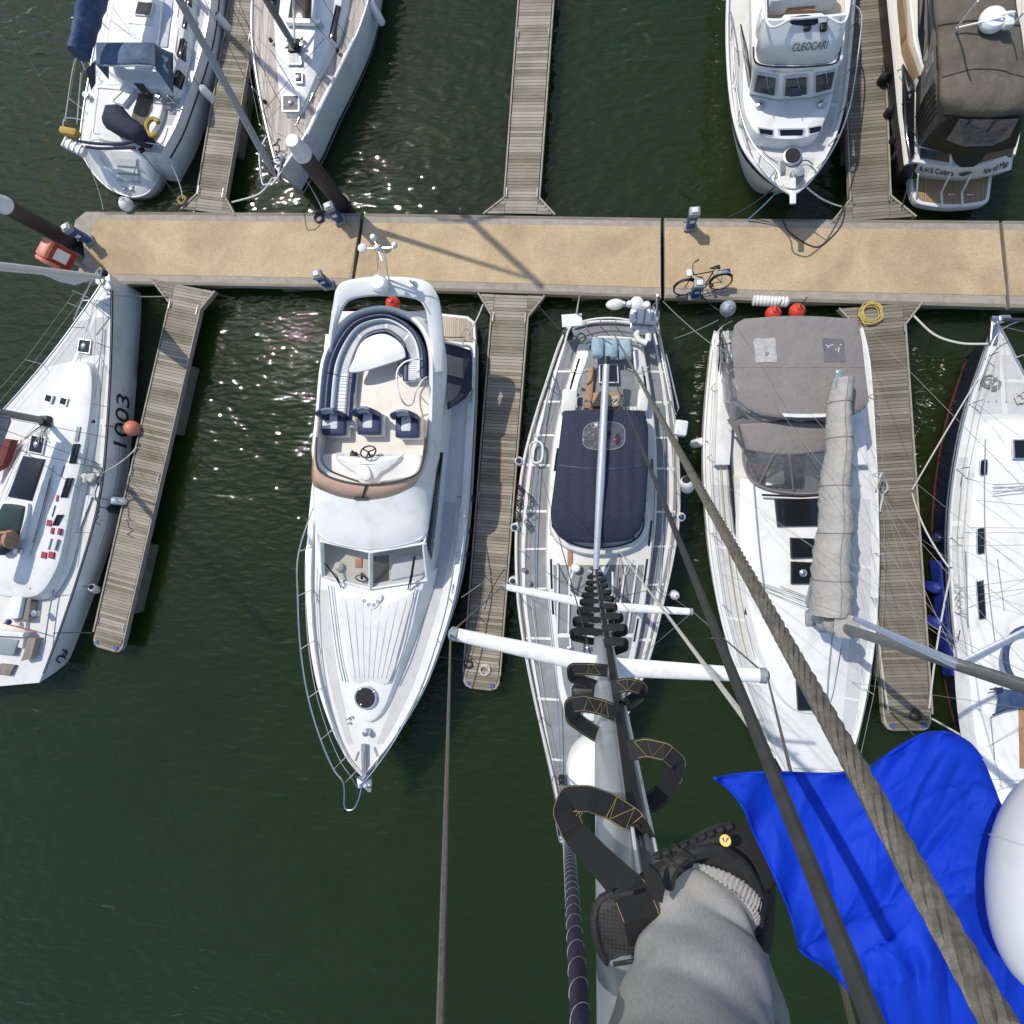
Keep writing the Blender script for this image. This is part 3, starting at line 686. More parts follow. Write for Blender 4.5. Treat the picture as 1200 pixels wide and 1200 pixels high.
# ================================================================== WHITE FLYBRIDGE MOTOR CRUISER (bow towards the bottom of the picture)
def flybridge():
    t = thing('motor_cruiser', 'white flybridge motor cruiser with blue horseshoe seating and tan windscreen, bow pointing down', 'motor cruiser', V(460, 600, 0))
    st = [(384, 395, 556, 400, 1.35), (379, 450, 555, 460, 1.36), (373, 520, 552, 520, 1.42), (366, 580, 548, 590, 1.52), (361, 640, 542, 650, 1.62),
          (360, 690, 533, 700, 1.72), (364, 750, 519, 748, 1.82), (374, 805, 499, 802, 1.92), (390, 852, 472, 850, 2.0), (406, 885, 447, 884, 2.06), (424, 908, 426, 909, 2.1)]
    H = Hull(t, st, 'gel', 'gel_deck', wl=.08, bowfl=.55, rake=1.7, bul=.05, camber=.05, n=40, railr=.04)
    H.band('rub_strake', .0, .98, .10, .16, 'R', 'letter_grey', .03); H.band('rub_strake', .0, .98, .10, .16, 'L', 'letter_grey', .03)
    H.band('boot_stripe', .0, .97, .80, .93, 'R', 'vinyl_blue', .008)
    for sd_, sg in (('R', 1), ('L', -1)):          # bulwark lip that rises towards the bow
        g = G(); rows = []
        for i in range(31):
            tt = .12+.86*i/30; a = H.side(tt, 0, sd_); q = .965 if sd_ == 'R' else .035; b = H.dk(tt, q, 0); hgt = .10*math.sin(math.pi*min(1, i/14))
            if i > 7: hgt = .10
            rows.append([a, UP(a, hgt), UP(Vector((b.x, b.y, a.z)), hgt), b])
        g.grid(rows).build('bulwark', 'gel', t)
    H.strip('non_slip', .30, .86, .80, .93, 'nonskid', .006, nt=30, q0b=.72, q1b=.86)
    H.strip('non_slip', .50, .86, .07, .14, 'nonskid', .006, nt=24, q0b=.13, q1b=.24)
    # bathing platform
    P = VV([(392, 372), (519, 367), (548, 370), (557, 377), (558, 398), (557, 412), (392, 412)], .5)
    o = G().prism(P, .25, .5, r=.05).build('bathing_platform', 'gel', t)
    stripes('teak_f', (.36, .30, .23), (.10, .08, .06), .06, 1.52, .14)
    G().prism(offset2(P, -.09), .45, .512, r=.005).build('teak_deck', 'teak_f', o)
    g = G(); g.tube(catmull(VV([(541, 396, .6), (543, 388, 1.1), (548, 386, 1.15), (551, 394, .6)]), 12), .02, 6); g.build('ladder', 'steel', o)
    # foredeck trunk, grooves, hatch
    tr = catmull(VV([(384, 672), (387, 700), (393, 760), (404, 812), (416, 838), (431, 848), (447, 836), (460, 806), (478, 752), (493, 700), (499, 674)], 2.2), 40)
    trunk = G().prism(tr, 1.7, 2.15, r=.10, flare=.18, camber=.06).build('foredeck_trunk', 'gel', t)
    pan = catmull(VV([(396, 697), (410, 692), (424, 695), (434, 704), (447, 706), (460, 700), (484, 694), (478, 722), (468, 760), (456, 800), (436, 798), (412, 797), (404, 755), (397, 720)], 2.2), 44)
    G().prism(pan, 2.1, 2.215, r=.02, camber=.02).build('sun_pad', 'gel_deck', trunk)
    for i in range(8):
        f = (i+.5)/8
        a = V(400+f*82, 702+3*math.sin(f*3)+ (4 if 2 < i < 6 else 0), 2.222); b = V(414+f*41, 795, 2.222)
        tubeo('pad_groove', [a, a.lerp(b, .5)+Vector((0, 0, .018)), b], .006, 'letter_grey', trunk, 5)
    for pts in ([(386, 686), (390, 720), (396, 765), (403, 798)], [(491, 690), (484, 720), (473, 765), (460, 800)]):
        P_ = [UP(p, .06) for p in catmull(VV(pts, 2.17), 16)]; o = tubeo('grab_rail', P_, .016, 'steel', trunk)
        tubeo('grab_rail', [p+Vector((.09 if pts[0][0] < 400 else -.09, 0, 0)) for p in P_], .013, 'steel', trunk)
    c = V(429, 817, 2.2); o = G().lathe(c-Vector((0, 0, .06)), [(.34, 0), (.34, .1), (.31, .125), (.29, .125), (0, .125)], 28).build('deck_hatch', 'alu', t)
    G().lathe(c, [(.285, 0), (.285, .072), (0, .085)], 28).build('pane', 'smoke', o)
    for x, y in ((422, 808), (438, 811), (423, 826)): G().rbox(V(x, y, 2.285), .06, .04, .03, .4, .01).build('hatch_catch', 'steel', o)
    # cup holder fairing ahead of windscreen
    P = catmull(VV([(424, 697), (447, 697), (446, 706), (438, 714), (429, 711)], 2.2), 20); o = G().prism(P, 2.1, 2.26, r=.03).build('cup_console', 'gel', t)
    for x, y in ((427, 704), (432, 708.5), (438, 709), (443, 705)): G().lathe(V(x, y, 2.25), [(.05, 0), (.05, .016), (.036, .018), (0, .004)], 14).build('cup_holder', 'letter_grey', o)
    # windlass, anchor and roller on the bow
    G().lathe(V(431, 857, 2.08), [(.10, 0), (.10, .08), (.07, .12), (.09, .2), (0, .22)], 18).build('windlass', 'steel', t)
    for x, y in ((408, 842), (411, 840), (409, 847)): G().lathe(V(x, y, 2.05), [(.035, 0), (.035, .05), (0, .06)], 12).build('filler_cap', 'steel', t)
    g = G(); g.box(V(426.5, 893, 2.16), .12, 1.0, .08, .03); g.tube([V(426.5, 880, 2.2), V(426, 905, 2.2)], .03, 6); g.build('anchor_roller', 'letter_grey', t)
    a0 = V(426, 912, 2.0); g = G()
    g.loft([[a0+Vector((x*k, -.1-.5*j/4, -.1-.1*j)) for x, k in ((-.22, 1-j*.2), (0, .3), (.22, 1-j*.2), (0, -.3))] for j in range(5)], True, True, True)
    g.tube([a0+Vector((0, .3, .1)), a0+Vector((0, -.3, -.1))], .035, 6); g.rbox(a0+Vector((0, -.12, -.08)), .42, .3, .16, .2, .06); g.build('anchor', 'fender_white', t)
    tubeo('bow_lashing', [a0+Vector((-.2, .1, .1)), a0+Vector((.18, -.1, .16)), a0+Vector((.2, .05, .0)), a0+Vector((-.1, -.2, .05))], .022, 'rope_blue', t)
    for x, y, an in ((419, 885, 1.2), (441, 880, -1.2), (369, 700, 1.5), (531, 690, 1.45), (545, 600, 1.5)): cleat(V(x, y, 2.0 if y > 800 else 1.75), an, t, mat='steel')
    # cabin under the flybridge
    cab = VV([(386, 395), (379, 470), (376, 545), (374, 620), (374, 660), (382, 676), (434, 692), (503, 679), (510, 650), (516, 580), (522, 500), (525, 430), (524, 400)], 1.9)
    G().prism(cab, 1.3, 2.2, r=.03, flare=.05).build('cabin', 'gel', t, smooth=False)
    top = [(386, 393, 3.0), (377, 470, 3.0), (371, 560, 3.0), (372, 620, 3.0), (377, 633, 3.0), (432, 646, 3.02), (497, 636, 3.0), (503, 600, 3.0), (509, 540, 3.0), (516, 460, 3.0), (514, 393, 3.0)]
    bot = [(390, 395, 2.15), (382, 470, 2.15), (376, 560, 2.15), (374, 640, 2.15), (378, 676, 2.15), (433.5, 690, 2.18), (502, 680, 2.15), (509, 630, 2.15), (514, 560, 2.15), (520, 470, 2.15), (520, 395, 2.15)]
    g = G(); A, B = VV(bot), VV(top)
    for i in (0, 1, 2, 3, 6, 7, 8, 9, 10):
        j = (i+1) % 11; g.slab([A[i], A[j], B[j], B[i]], .05)
    g.build('cabin_side', 'gel', t, smooth=False)
    # dark interior seen through the windscreen
    G().prism(VV([(381, 630), (380, 668), (434, 684), (498, 672), (496, 628)], 2.2), 2.16, 2.21, r=.01).build('dashboard', 'cream', t)
    G().prism(VV([(437, 652), (456, 650), (456, 680), (437, 684)], 2.2), 2.18, 2.225, r=.004).build('companionway', 'dark_int', t)
    P = catmull(VV([(459, 680), (459, 668), (464, 656), (476, 650), (497, 652), (498, 672)], 2.2), 24); G().prism(P, 2.2, 2.27, r=.02).build('helm_pod', 'vinyl_white', t)
    G().lathe(V(398, 664, 2.24), [(.12, 0), (.14, .1), (.05, .18), (0, .18)], 14).build('fan', 'fender_white', t)
    g = G(); cc = V(424, 678, 2.45); g.tube([cc+Vector((.17*math.cos(a), .1*math.sin(a), .14*math.sin(a))) for a in [i*.4 for i in range(17)]], .017, 6); g.tube([cc, V(424, 672, 2.25)], .04, 6); g.build('steering_wheel', 'black', t)
    G().prism(VV([(416, 654), (424, 654), (424, 665), (416, 665)], 2.25), 2.2, 2.26, r=.01).build('chart', 'buoy_coral', t)
    # windscreen: two panes in a white frame
    tl, tm, tr_ = V(377, 634, 2.98), V(434.5, 647, 3.0), V(497, 636.5, 2.98); bl, bm_, br = V(378.5, 675, 2.2), V(434.5, 689.5, 2.22), V(501.5, 679.5, 2.2)
    g = G()
    for a, b in ((tl, bl), (tm, bm_), (tr_, br)): g.tube([a, b], .07, 4)
    for a, b in ((bl, bm_), (bm_, br), (tl, tm), (tm, tr_)): g.tube([a, b], .045, 6)
    g.build('windscreen_frame', 'gel', t, smooth=False)
    for a, b, c, d in ((tl, tm, bm_, bl), (tm, tr_, br, bm_)): G().slab([a, b, c, d], .008).build('windscreen_pane', 'glass_clear', t, smooth=False)
    for p0, p1, p2 in (((400, 689), (391, 672), (380, 660)), ((478, 691), (482, 672), (485, 652))):
        g = G(); a = V(p0[0], p0[1], 2.24); b = V(p1[0], p1[1], 2.6); c = V(p2[0], p2[1], 2.85); k = Vector((.05, 0, 0))
        g.tube([a, b, c], .018, 6); g.tube([a+k, b+k], .012, 5); g.tube([b.lerp(a, .6)+Vector((.05, 0, .03)), c+Vector((.04, 0, .03))], .022, 4); g.build('wiper', 'black', t)
    # side windows (dark, on the side facing the pontoon)
    g = G().slab([V(505, 655, 2.28), V(510, 615, 2.28), V(513.5, 575, 2.35), V(518.5, 530, 2.55), V(517, 530, 2.62), V(508, 600, 2.92), V(503.5, 640, 2.92)], .06); g.build('side_window', 'glass', t, smooth=False)
    G().slab([V(504.6, 634, 2.4), V(508.4, 634, 2.4), V(508.4, 631, 2.4), V(504.6, 631, 2.9)], .03).build('window_post', 'gel', t)
    # flybridge moulding ----------------------------------------------------------------
    brow = catmull(VV([(392, 364), (386, 400), (377, 440), (371, 500), (366, 560), (366, 600), (369, 622), (380, 634), (405, 642), (434, 645), (465, 642), (492, 634), (500, 622), (503, 600), (508, 560), (516, 500), (523, 440), (520, 400), (508, 366)], 3.1), 60)
    z0 = 3.0
    ring0 = [Vector((p.x, p.y, 2.93)) for p in brow]; ring1 = [Vector((p.x, p.y, 3.02)) for p in brow]
    G().loft([offset2(ring0, -.06), ring1, offset2([Vector((p.x, p.y, 3.08)) for p in brow], -.05)], True, True, True).build('flybridge_base', 'gel', t)
    inner = VV([(372, 512), (375, 483), (379, 437), (384.5, 414), (398, 388), (414, 372), (436, 364.5), (457, 364.5), (480, 374.5), (494, 390), (501, 412), (502, 443), (501, 492), (499, 528), (489, 555), (470, 563), (431, 567.5), (396, 558), (377, 547), (370.5, 530)], 3.62)
    IN = catmull(inner, 84, True); OUTER = offset2(IN, .13)
    cen = sum(IN, Vector())/len(IN)
    # foot of the coaming: on the base outline, found along rays from the centre
    def foot(p):
        d = Vector((p.x-cen.x, p.y-cen.y, 0)).normalized(); best = None
        for i in range(len(brow)):
            a, b = brow[i], brow[(i+1) % len(brow)]; e = b-a
            den = d.x*e.y-d.y*e.x
            if abs(den) < 1e-9: continue
            q = a-cen; s_ = (q.x*e.y-q.y*e.x)/den; u_ = (q.x*d.y-q.y*d.x)/den
            if s_ > 0 and -1e-6 <= u_ <= 1+1e-6 and (best is None or s_ < best): best = s_
        return Vector((cen.x, cen.y, 0))+d*max(best or 1, (Vector((p.x-cen.x, p.y-cen.y, 0))).length+.12)
    FT = [foot(p) for p in OUTER]
    def mid(a, b, f, z): return Vector((a.x+(b.x-a.x)*f, a.y+(b.y-a.y)*f, z))
    rings = [[Vector((p.x, p.y, 2.95)) for p in IN], [Vector((p.x, p.y, 3.58)) for p in IN], [mid(a, b, .3, 3.64) for a, b in zip(IN, OUTER)], [mid(a, b, .9, 3.63) for a, b in zip(IN, OUTER)]]
    rings += [[mid(a, b, f, z) for a, b in zip(OUTER, FT)] for f, z in ((.08, 3.57), (.35, 3.42), (.7, 3.24), (.93, 3.12), (.99, 3.04))]
    G().loft(rings, True).build('flybridge_coaming', 'gel', t)
    G().prism(offset2(IN, .05), 2.9, 3.1, r=.005).build('flybridge_floor', 'floor_cream', t)
    # tan acrylic windscreen with a black rim
    rim = catmull(VV([(374, 488), (371, 520), (371.5, 545), (380, 556), (402, 564), (430, 568), (460, 565.5), (486, 557), (494, 546), (498, 520), (501, 490)], 3.86), 40)
    base = catmull(VV([(371.5, 500), (366, 540), (366.5, 566), (376, 573.5), (400, 582.5), (432, 586.5), (462, 582), (484, 571.5), (495, 556), (500, 528), (503, 492)], 3.5), 40)
    ends = lambda i: 1
    G().grid([base, [a.lerp(b, .5)+Vector((0, 0, .01)) for a, b in zip(base, rim)], rim]).build('fly_windscreen', 'tan_screen', t, solid=.012)
    tubeo('screen_rim', [UP(p, .01) for p in rim[3:37]], .028, 'black', t, 6)
    g = G(); a = V(429.5, 568, 3.88); b = V(424.5, 584, 3.56); g.tube([a, b], .03, 6); g.tube([V(415, 584.5, 3.57), V(431, 584.5, 3.57)], .03, 6); g.build('screen_strut', 'black', t)
    # helm console
    cn = VV([(378, 533), (400, 531), (430, 533), (460, 532), (492, 533), (487, 555), (468, 561), (431, 565), (398, 556), (381, 547)], 3.4)
    con = G().prism(catmull(cn, 50, True), 3.0, 3.42, r=.07).build('helm_console', 'gel', t)
    P = catmull(VV([(394, 534), (430, 536), (470, 534), (458, 548), (447, 555), (440, 562), (424, 562), (416, 554), (404, 546)], 3.5), 40, True)
    G().prism(P, 3.35, 3.56, r=.08, flare=.1, camber=.03).build('dash_hump', 'gel', con)
    P = catmull(VV([(425, 548), (428, 545.5), (433, 548), (436, 558), (432, 563), (427, 562)], 3.6), 20, True); G().prism(P, 3.5, 3.68, r=.05, flare=.03).build('compass_pod', 'gel', con)
    cc = V(431.5, 529.5, 3.62); nrm = Vector((0, .55, .83)); x = Vector((1, 0, 0)); y = nrm.cross(x)
    g = G(); g.tube([cc+x*.2*math.cos(a)+y*.2*math.sin(a) for a in [i*math.pi/12 for i in range(25)]], .022, 8)
    for a in (.5, 2.6, 4.7): g.tube([cc, cc+x*.2*math.cos(a)+y*.2*math.sin(a)], .018, 6)
    g.tube([cc, cc-nrm*.16], .03, 8); g.build('steering_wheel', 'black', con)
    g = G()
    for x_, y_ in ((413, 529), (416, 531.5)): g.tube([V(x_, y_+2, 3.42), V(x_, y_, 3.6)], .02, 6); g.ball(V(x_, y_, 3.6), .035, 8)
    g.rbox(V(414.5, 532, 3.45), .2, .12, .06, 0, .02); g.build('throttle', 'black', con)
    for x_ in (401, 443, 448, 453, 457): G().rbox(V(x_, 535-.3*(x_ % 3), 3.44), .10, .07, .03, .3, .01).build('switch_panel', 'black', con)
    # horseshoe sofa -------------------------------------------------------------------
    def arc(pts, n=50): return catmull(pts, n)
    back = [(378, 492), (378.3, 484), (382, 440), (388, 415), (401, 391), (416, 376), (437, 368.5), (457, 368.5), (478, 379), (491, 394), (497.5, 414), (498.5, 442)]
    BK = arc(VV(back, 3.62), 64)
    ya, yb = V(436, 445, 3.62).y, V(447, 369, 3.62).y
    def inwards(Pth, d):
        out = []; d0 = d
        for i, p in enumerate(Pth):
            tt = Pth[min(i+1, len(Pth)-1)]-Pth[max(i-1, 0)]; nn = Vector((-tt.y, tt.x, 0)).normalized()
            if nn.dot(Vector((cen.x-p.x, cen.y+.4-p.y, 0))) < 0: nn = -nn
            tp_ = max(0, min(1, (p.y-ya)/(yb-ya))); out.append(p+nn*d0*(1.12-.42*tp_*tp_))
        return out
    sec = lambda Pth, w_, zb, zt, r_=.04: [[(lambda q: q)(inwards(Pth, d)[i]+Vector((0, 0, z-Pth[i].z))) for d, z in ((0, zb), (0, zt-r_), (r_, zt), (w_-r_, zt), (w_, zt-r_), (w_, zb))] for i in range(len(Pth))]
    sofa = G().loft(sec(inwards(BK, .0), .62, 3.02, 3.26), True, True, True).build('horseshoe_sofa', 'gel', t)
    cuts = [0, 12, 26, 38, 47, 64]
    for a, b in zip(cuts, cuts[1:]):
        seg = BK[a:min(b, 63)+1]
        if len(seg) < 3: continue
        L_ = sum((seg[i+1]-seg[i]).length for i in range(len(seg)-1)); seg = [seg[0].lerp(seg[1], .12)]+seg[1:-1]+[seg[-1].lerp(seg[-2], .12)]
        G().loft(sec(seg, .13, 3.2, 3.66, .05), True, True, True).build('back_cushion', 'vinyl_blue', sofa)
        G().loft(sec(inwards(seg, .125), .09, 3.25, 3.56, .03), True, True, True).build('back_pad', 'vinyl_white', sofa)
        s_ = G().loft(sec(inwards(seg, .20), .27, 3.24, 3.40, .03), True, True, True).build('seat_cushion', 'vinyl_white', sofa)
        G().loft(sec(inwards(seg, .46), .15, 3.24, 3.405, .045), True, True, True).build('seat_bolster', 'vinyl_blue', sofa)
        g = G()
        for i in range(1, len(seg)-1):
            for f in (.0, .5):
                i0 = inwards(seg, .23)[i].lerp(inwards(seg, .23)[i+1], f); i1 = inwards(seg, .46)[i].lerp(inwards(seg, .46)[i+1], f)
                i0.z = i1.z = 3.404; g.tube([i0, i1], .006, 4)
        if g.v: g.build('cushion_welt', 'letter_grey', sofa)
    # sofa flank: longer cushion run at the left in front of helm seat
    G().rbox(V(412, 478, 3.16), .28, 1.1, .3, .06, .03).build('sofa_step', 'floor_cream', t)
    # table
    tb = catmull(VV([(409, 433), (414, 422), (421, 405), (432, 395), (448, 391), (462, 396), (472, 406), (475, 416), (472, 420), (458, 425), (431, 433.5), (413, 436.5)], 3.62), 40, True)
    o = G().prism(tb, 3.57, 3.63, r=.02).build('table', 'gel', t)
    G().lathe(V(444, 418, 3.1), [(.12, 0), (.05, .05), (.05, .5)], 14).build('table_leg', 'steel', o)
    G().lathe(V(432, 415, 3.632), [(.025, 0), (.025, .01), (0, .012)], 10).build('table_stud', 'steel', o)
    g = G(); g.tube(catmull(VV([(501, 421, 3.25), (489, 421, 3.9), (475, 424, 3.95), (466, 434, 3.95), (465, 450, 3.95), (470, 467, 3.9), (477, 475, 3.6), (484, 472, 3.6), (487, 460, 3.95), (494, 447, 3.95), (500, 442, 3.6)]), 50), .022, 8)
    g.tube([V(466, 440, 3.93), V(484, 460, 3.93)], .018, 6); g.build('stair_guard_rail', 'fender_white', t)
    G().prism(VV([(466, 425), (499, 424), (500, 444), (488, 448), (468, 437)], 3.12), 3.0, 3.125, r=.01).build('stair_opening', 'letter_grey', t)
    # helm seats
    for k, (x, y) in enumerate(((397.5, 499.5), (437.5, 498.5), (481.5, 502))):
        c = V(x, y, 3.1)
        G().rbox(UP(c, .12)+Vector((.05, -.02, 0)), .62, .60, .26, -.02, .04).build('seat_plinth', 'gel', t)
        o = G().rbox(UP(c, .32), .64, .60, .15, -.02, .06).build('helm_seat', 'vinyl_blue', t)
        G().rbox(UP(c, .35)+Vector((-.02 if k else -.1, .07, 0)), (.28 if k else .44), .42, .12, -.02, .05).build('seat_pad', 'vinyl_white', o)
        bk = [UP(c, .62)+Vector((-.32+.64*i/8, .22+.10*math.sin(math.pi*i/8), 0)) for i in range(9)]
        G().loft([[p+Vector((0, a, b)) for a, b in ((-.06, -.22), (-.075, 0), (-.05, .17), (0, .21), (.05, .17), (.06, 0), (.05, -.22))] for p in bk], True, True, True).build('seat_back', 'vinyl_blue', o)
        G().loft([[p+Vector((0, a, b)) for a, b in ((-.085, -.05), (-.08, .13), (.0, .222), (.03, .2), (0, -.02))] for p in bk[2:7]], True, True, True).build('back_pad', 'letter_grey', o)
    # radar arch -----------------------------------------------------------------------
    oc = [(382, 418, 3.45), (385, 385, 3.75), (390, 352, 4.1), (393, 338, 4.22), (402, 329, 4.3), (425, 324, 4.34), (450, 323, 4.35), (478, 324, 4.34), (500, 329, 4.3), (510, 341, 4.2), (515, 358, 4.05), (519, 395, 3.7), (521, 435, 3.4)]
    ic = [(388, 412, 3.58), (392, 385, 3.8), (397, 366, 4.05), (401, 357, 4.14), (409, 349, 4.2), (428, 345, 4.24), (449, 344.5, 4.25), (472, 345.5, 4.24), (489, 350, 4.2), (497, 360, 4.12), (500, 372, 3.98), (503, 398, 3.72), (506, 437, 3.55)]
    OA, IA = catmull(VV(oc), 48), catmull(VV(ic), 48)
    G().loft([[a+Vector((0, 0, -.16)), a.lerp(b, .02)+Vector((0, 0, -.04)), a.lerp(b, .25)+Vector((0, 0, .03)), a.lerp(b, .75)+Vector((0, 0, .03)), b+Vector((0, 0, -.04)), b+Vector((0, 0, -.16))] for a, b in zip(OA, IA)], True, True, True).build('radar_arch', 'gel', t)
    rd = V(447, 335.5, 4.34); G().lathe(rd, [(.14, 0), (.215, .04), (.225, .10), (.215, .24), (.16, .30), (0, .32)], 28).build('radar_dome', 'white_paint', t)
    ant = thing_mast(t)
    for x, y in ((481, 331), (484, 334)): G().lathe(V(x, y, 4.3), [(.05, 0), (.05, .06), (0, .08)], 10).build('deck_fitting', 'steel', t)
    g = G(); g.tube([V(478, 330, 4.38), V(486, 337, 4.38)], .02, 6); g.tube([V(484, 329, 4.38), V(480, 334, 4.38)], .015, 6); g.build('horn', 'steel', t)
    # aft bulkhead of the flybridge deck
    P = VV([(392, 365), (500, 365), (505, 430), (502, 392), (480, 372), (457, 362.5), (436, 362.5), (414, 371), (398, 386), (386, 412)], 3.2); G().prism(P, 3.0, 3.3, r=.03).build('aft_deck', 'gel_deck', t)
    for x, y in ((495, 378), (498, 384)): G().lathe(V(x, y, 3.3), [(.07, 0), (.07, .02), (.05, .025), (0, .01)], 14).build('cup_holder', 'letter_grey', t)
    # cockpit enclosure: navy canvas with clear panels, on the pontoon side
    C1 = [V(522, 402, 2.9), V(541, 403, 2.75), V(551, 409, 2.3), V(553, 424, 1.75)]
    fr = [(V(523, 402, 2.95), V(552, 409, 1.9)), (V(523, 440, 2.95), V(552, 446, 1.75)), (V(524, 480, 2.7), V(543, 468, 1.7))]
    a0, b0 = V(521, 401, 2.95), V(553, 411, 1.85); a1, b1 = V(523, 448, 2.95), V(553, 455, 1.65); a2, b2 = V(525, 480, 2.5), V(545, 467, 1.6)
    def quad(a, b, c, d, nm, m, f0=.0): G().slab([a, b, c, d], .012).build(nm, m, t, smooth=False)
    def lp(a, b, f): return a.lerp(b, f)
    def strip(a, b, c, d): return [a, b, c, d]
    for nm, q in (('enclosure_canvas', [a0, lp(a0, b0, .98), lp(lp(a0, b0, .98), b1, .28), lp(a0, a1, .28)]), ('enclosure_canvas', [lp(lp(a0, a1, .28), lp(b0, b1, .28), .66), lp(b0, b1, .28), lp(b1, b0, .2), lp(lp(a1, a0, .2), lp(b1, b0, .2), .66)]),
                  ('enclosure_canvas', [lp(a1, a0, .2), lp(b1, b0, .2), b1, a1]), ('enclosure_canvas', [lp(a1, b1, .6), b1, b2, lp(a2, b2, .2)]), ('enclosure_canvas', [lp(a1, a2, .72), lp(lp(a1, b1, .8), b2, .6), b2, a2])):
        G().slab(q, .03).build(nm, 'navy', t, smooth=False)
    quad(lp(a0, a1, .15), lp(b0, b1, .15), lp(b1, b0, .15), lp(a1, a0, .15), 'enclosure_window', 'vinyl_clear')
    quad(a1, b1, b2, a2, 'enclosure_window', 'vinyl_clear')
    tubeo('enclosure_frame', catmull([UP(a0, .03), lp(a0, b0, .6)+Vector((0, 0, .18)), UP(b0, .02), UP(b1, 0)], 18), .035, 'fender_white', t)
    G().prism(VV([(525, 405), (551, 412), (551, 460), (528, 470)], 1.5), 1.3, 1.45, r=.02).build('cockpit_seat', 'cream', t)
    # rails along the foredeck
    tl_ = [.40, .50, .60, .70, .80, .90, .965]
    pts = []
    for tt in tl_:
        a = H.dk(tt, .04, .05); o = (H._at(H.L, tt)-H._at(H.R, tt)).normalized(); b = UP(a, .72)+o*.12-H.ax*(-.12); pts.append((a, b)); tubeo('stanchion', [a, b], .016, 'steel', t, 6)
    ptr = []
    for tt in tl_:
        a = H.dk(tt, .96, .05); o = (H._at(H.R, tt)-H._at(H.L, tt)).normalized(); b = UP(a, .72)+o*.12-H.ax*(-.12); ptr.append((a, b)); tubeo('stanchion', [a, b], .016, 'steel', t, 6)
    nose = [V(404, 946, 2.75), V(414, 948, 2.75), V(421, 935, 2.75)]
    P = [H.dk(.3, .04, .06)]+[b for a, b in pts]+nose+[b for a, b in ptr[::-1]]+[H.dk(.3, .96, .06)]
    tubeo('bow_rail', catmull(P, 90), .02, 'steel', t, 8)
    tubeo('mid_rail', catmull([H.dk(.34, .04, .06)]+[a.lerp(b, .5) for a, b in pts]+[H.dk(1, .5, .35)-Vector((0, .25, 0))]+[a.lerp(b, .5) for a, b in ptr[::-1]]+[H.dk(.34, .96, .06)], 70), .011, 'steel', t, 6)
    return t, H
def thing_mast(t):
    """slim antenna pole with instruments standing on the arch"""
    top = V(443, 291, 5.6); f1, f2 = V(444, 330, 4.36), V(456, 328, 4.36)
    g = G(); g.tube([f1, top+Vector((-.05, 0, -.1))], .022, 6); g.tube([f2, top+Vector((.1, 0, -.1))], .022, 6); g.build('antenna_pole', 'steel', t)
    g = G()
    for dx, dy in ((-.33, 0), (.38, .0), (-.1, .22), (.05, -.15), (.1, -.3)): g.tube([top, top+Vector((dx, dy, .02))], .018, 6)
    g.rbox(top, .2, .14, .12, 0, .03); g.build('antenna_bracket', 'steel', t)
    for dx, dy, r in ((-.36, 0, .10), (-.1, .24, .075), (.4, .03, .07), (0, 0, .07)): G().lathe(top+Vector((dx, dy, .02)), [(r, 0), (r, .05), (r*.6, .09), (0, .1)], 16).build('antenna_disc', 'white_paint', t)
fly_t, FH = flybridge()
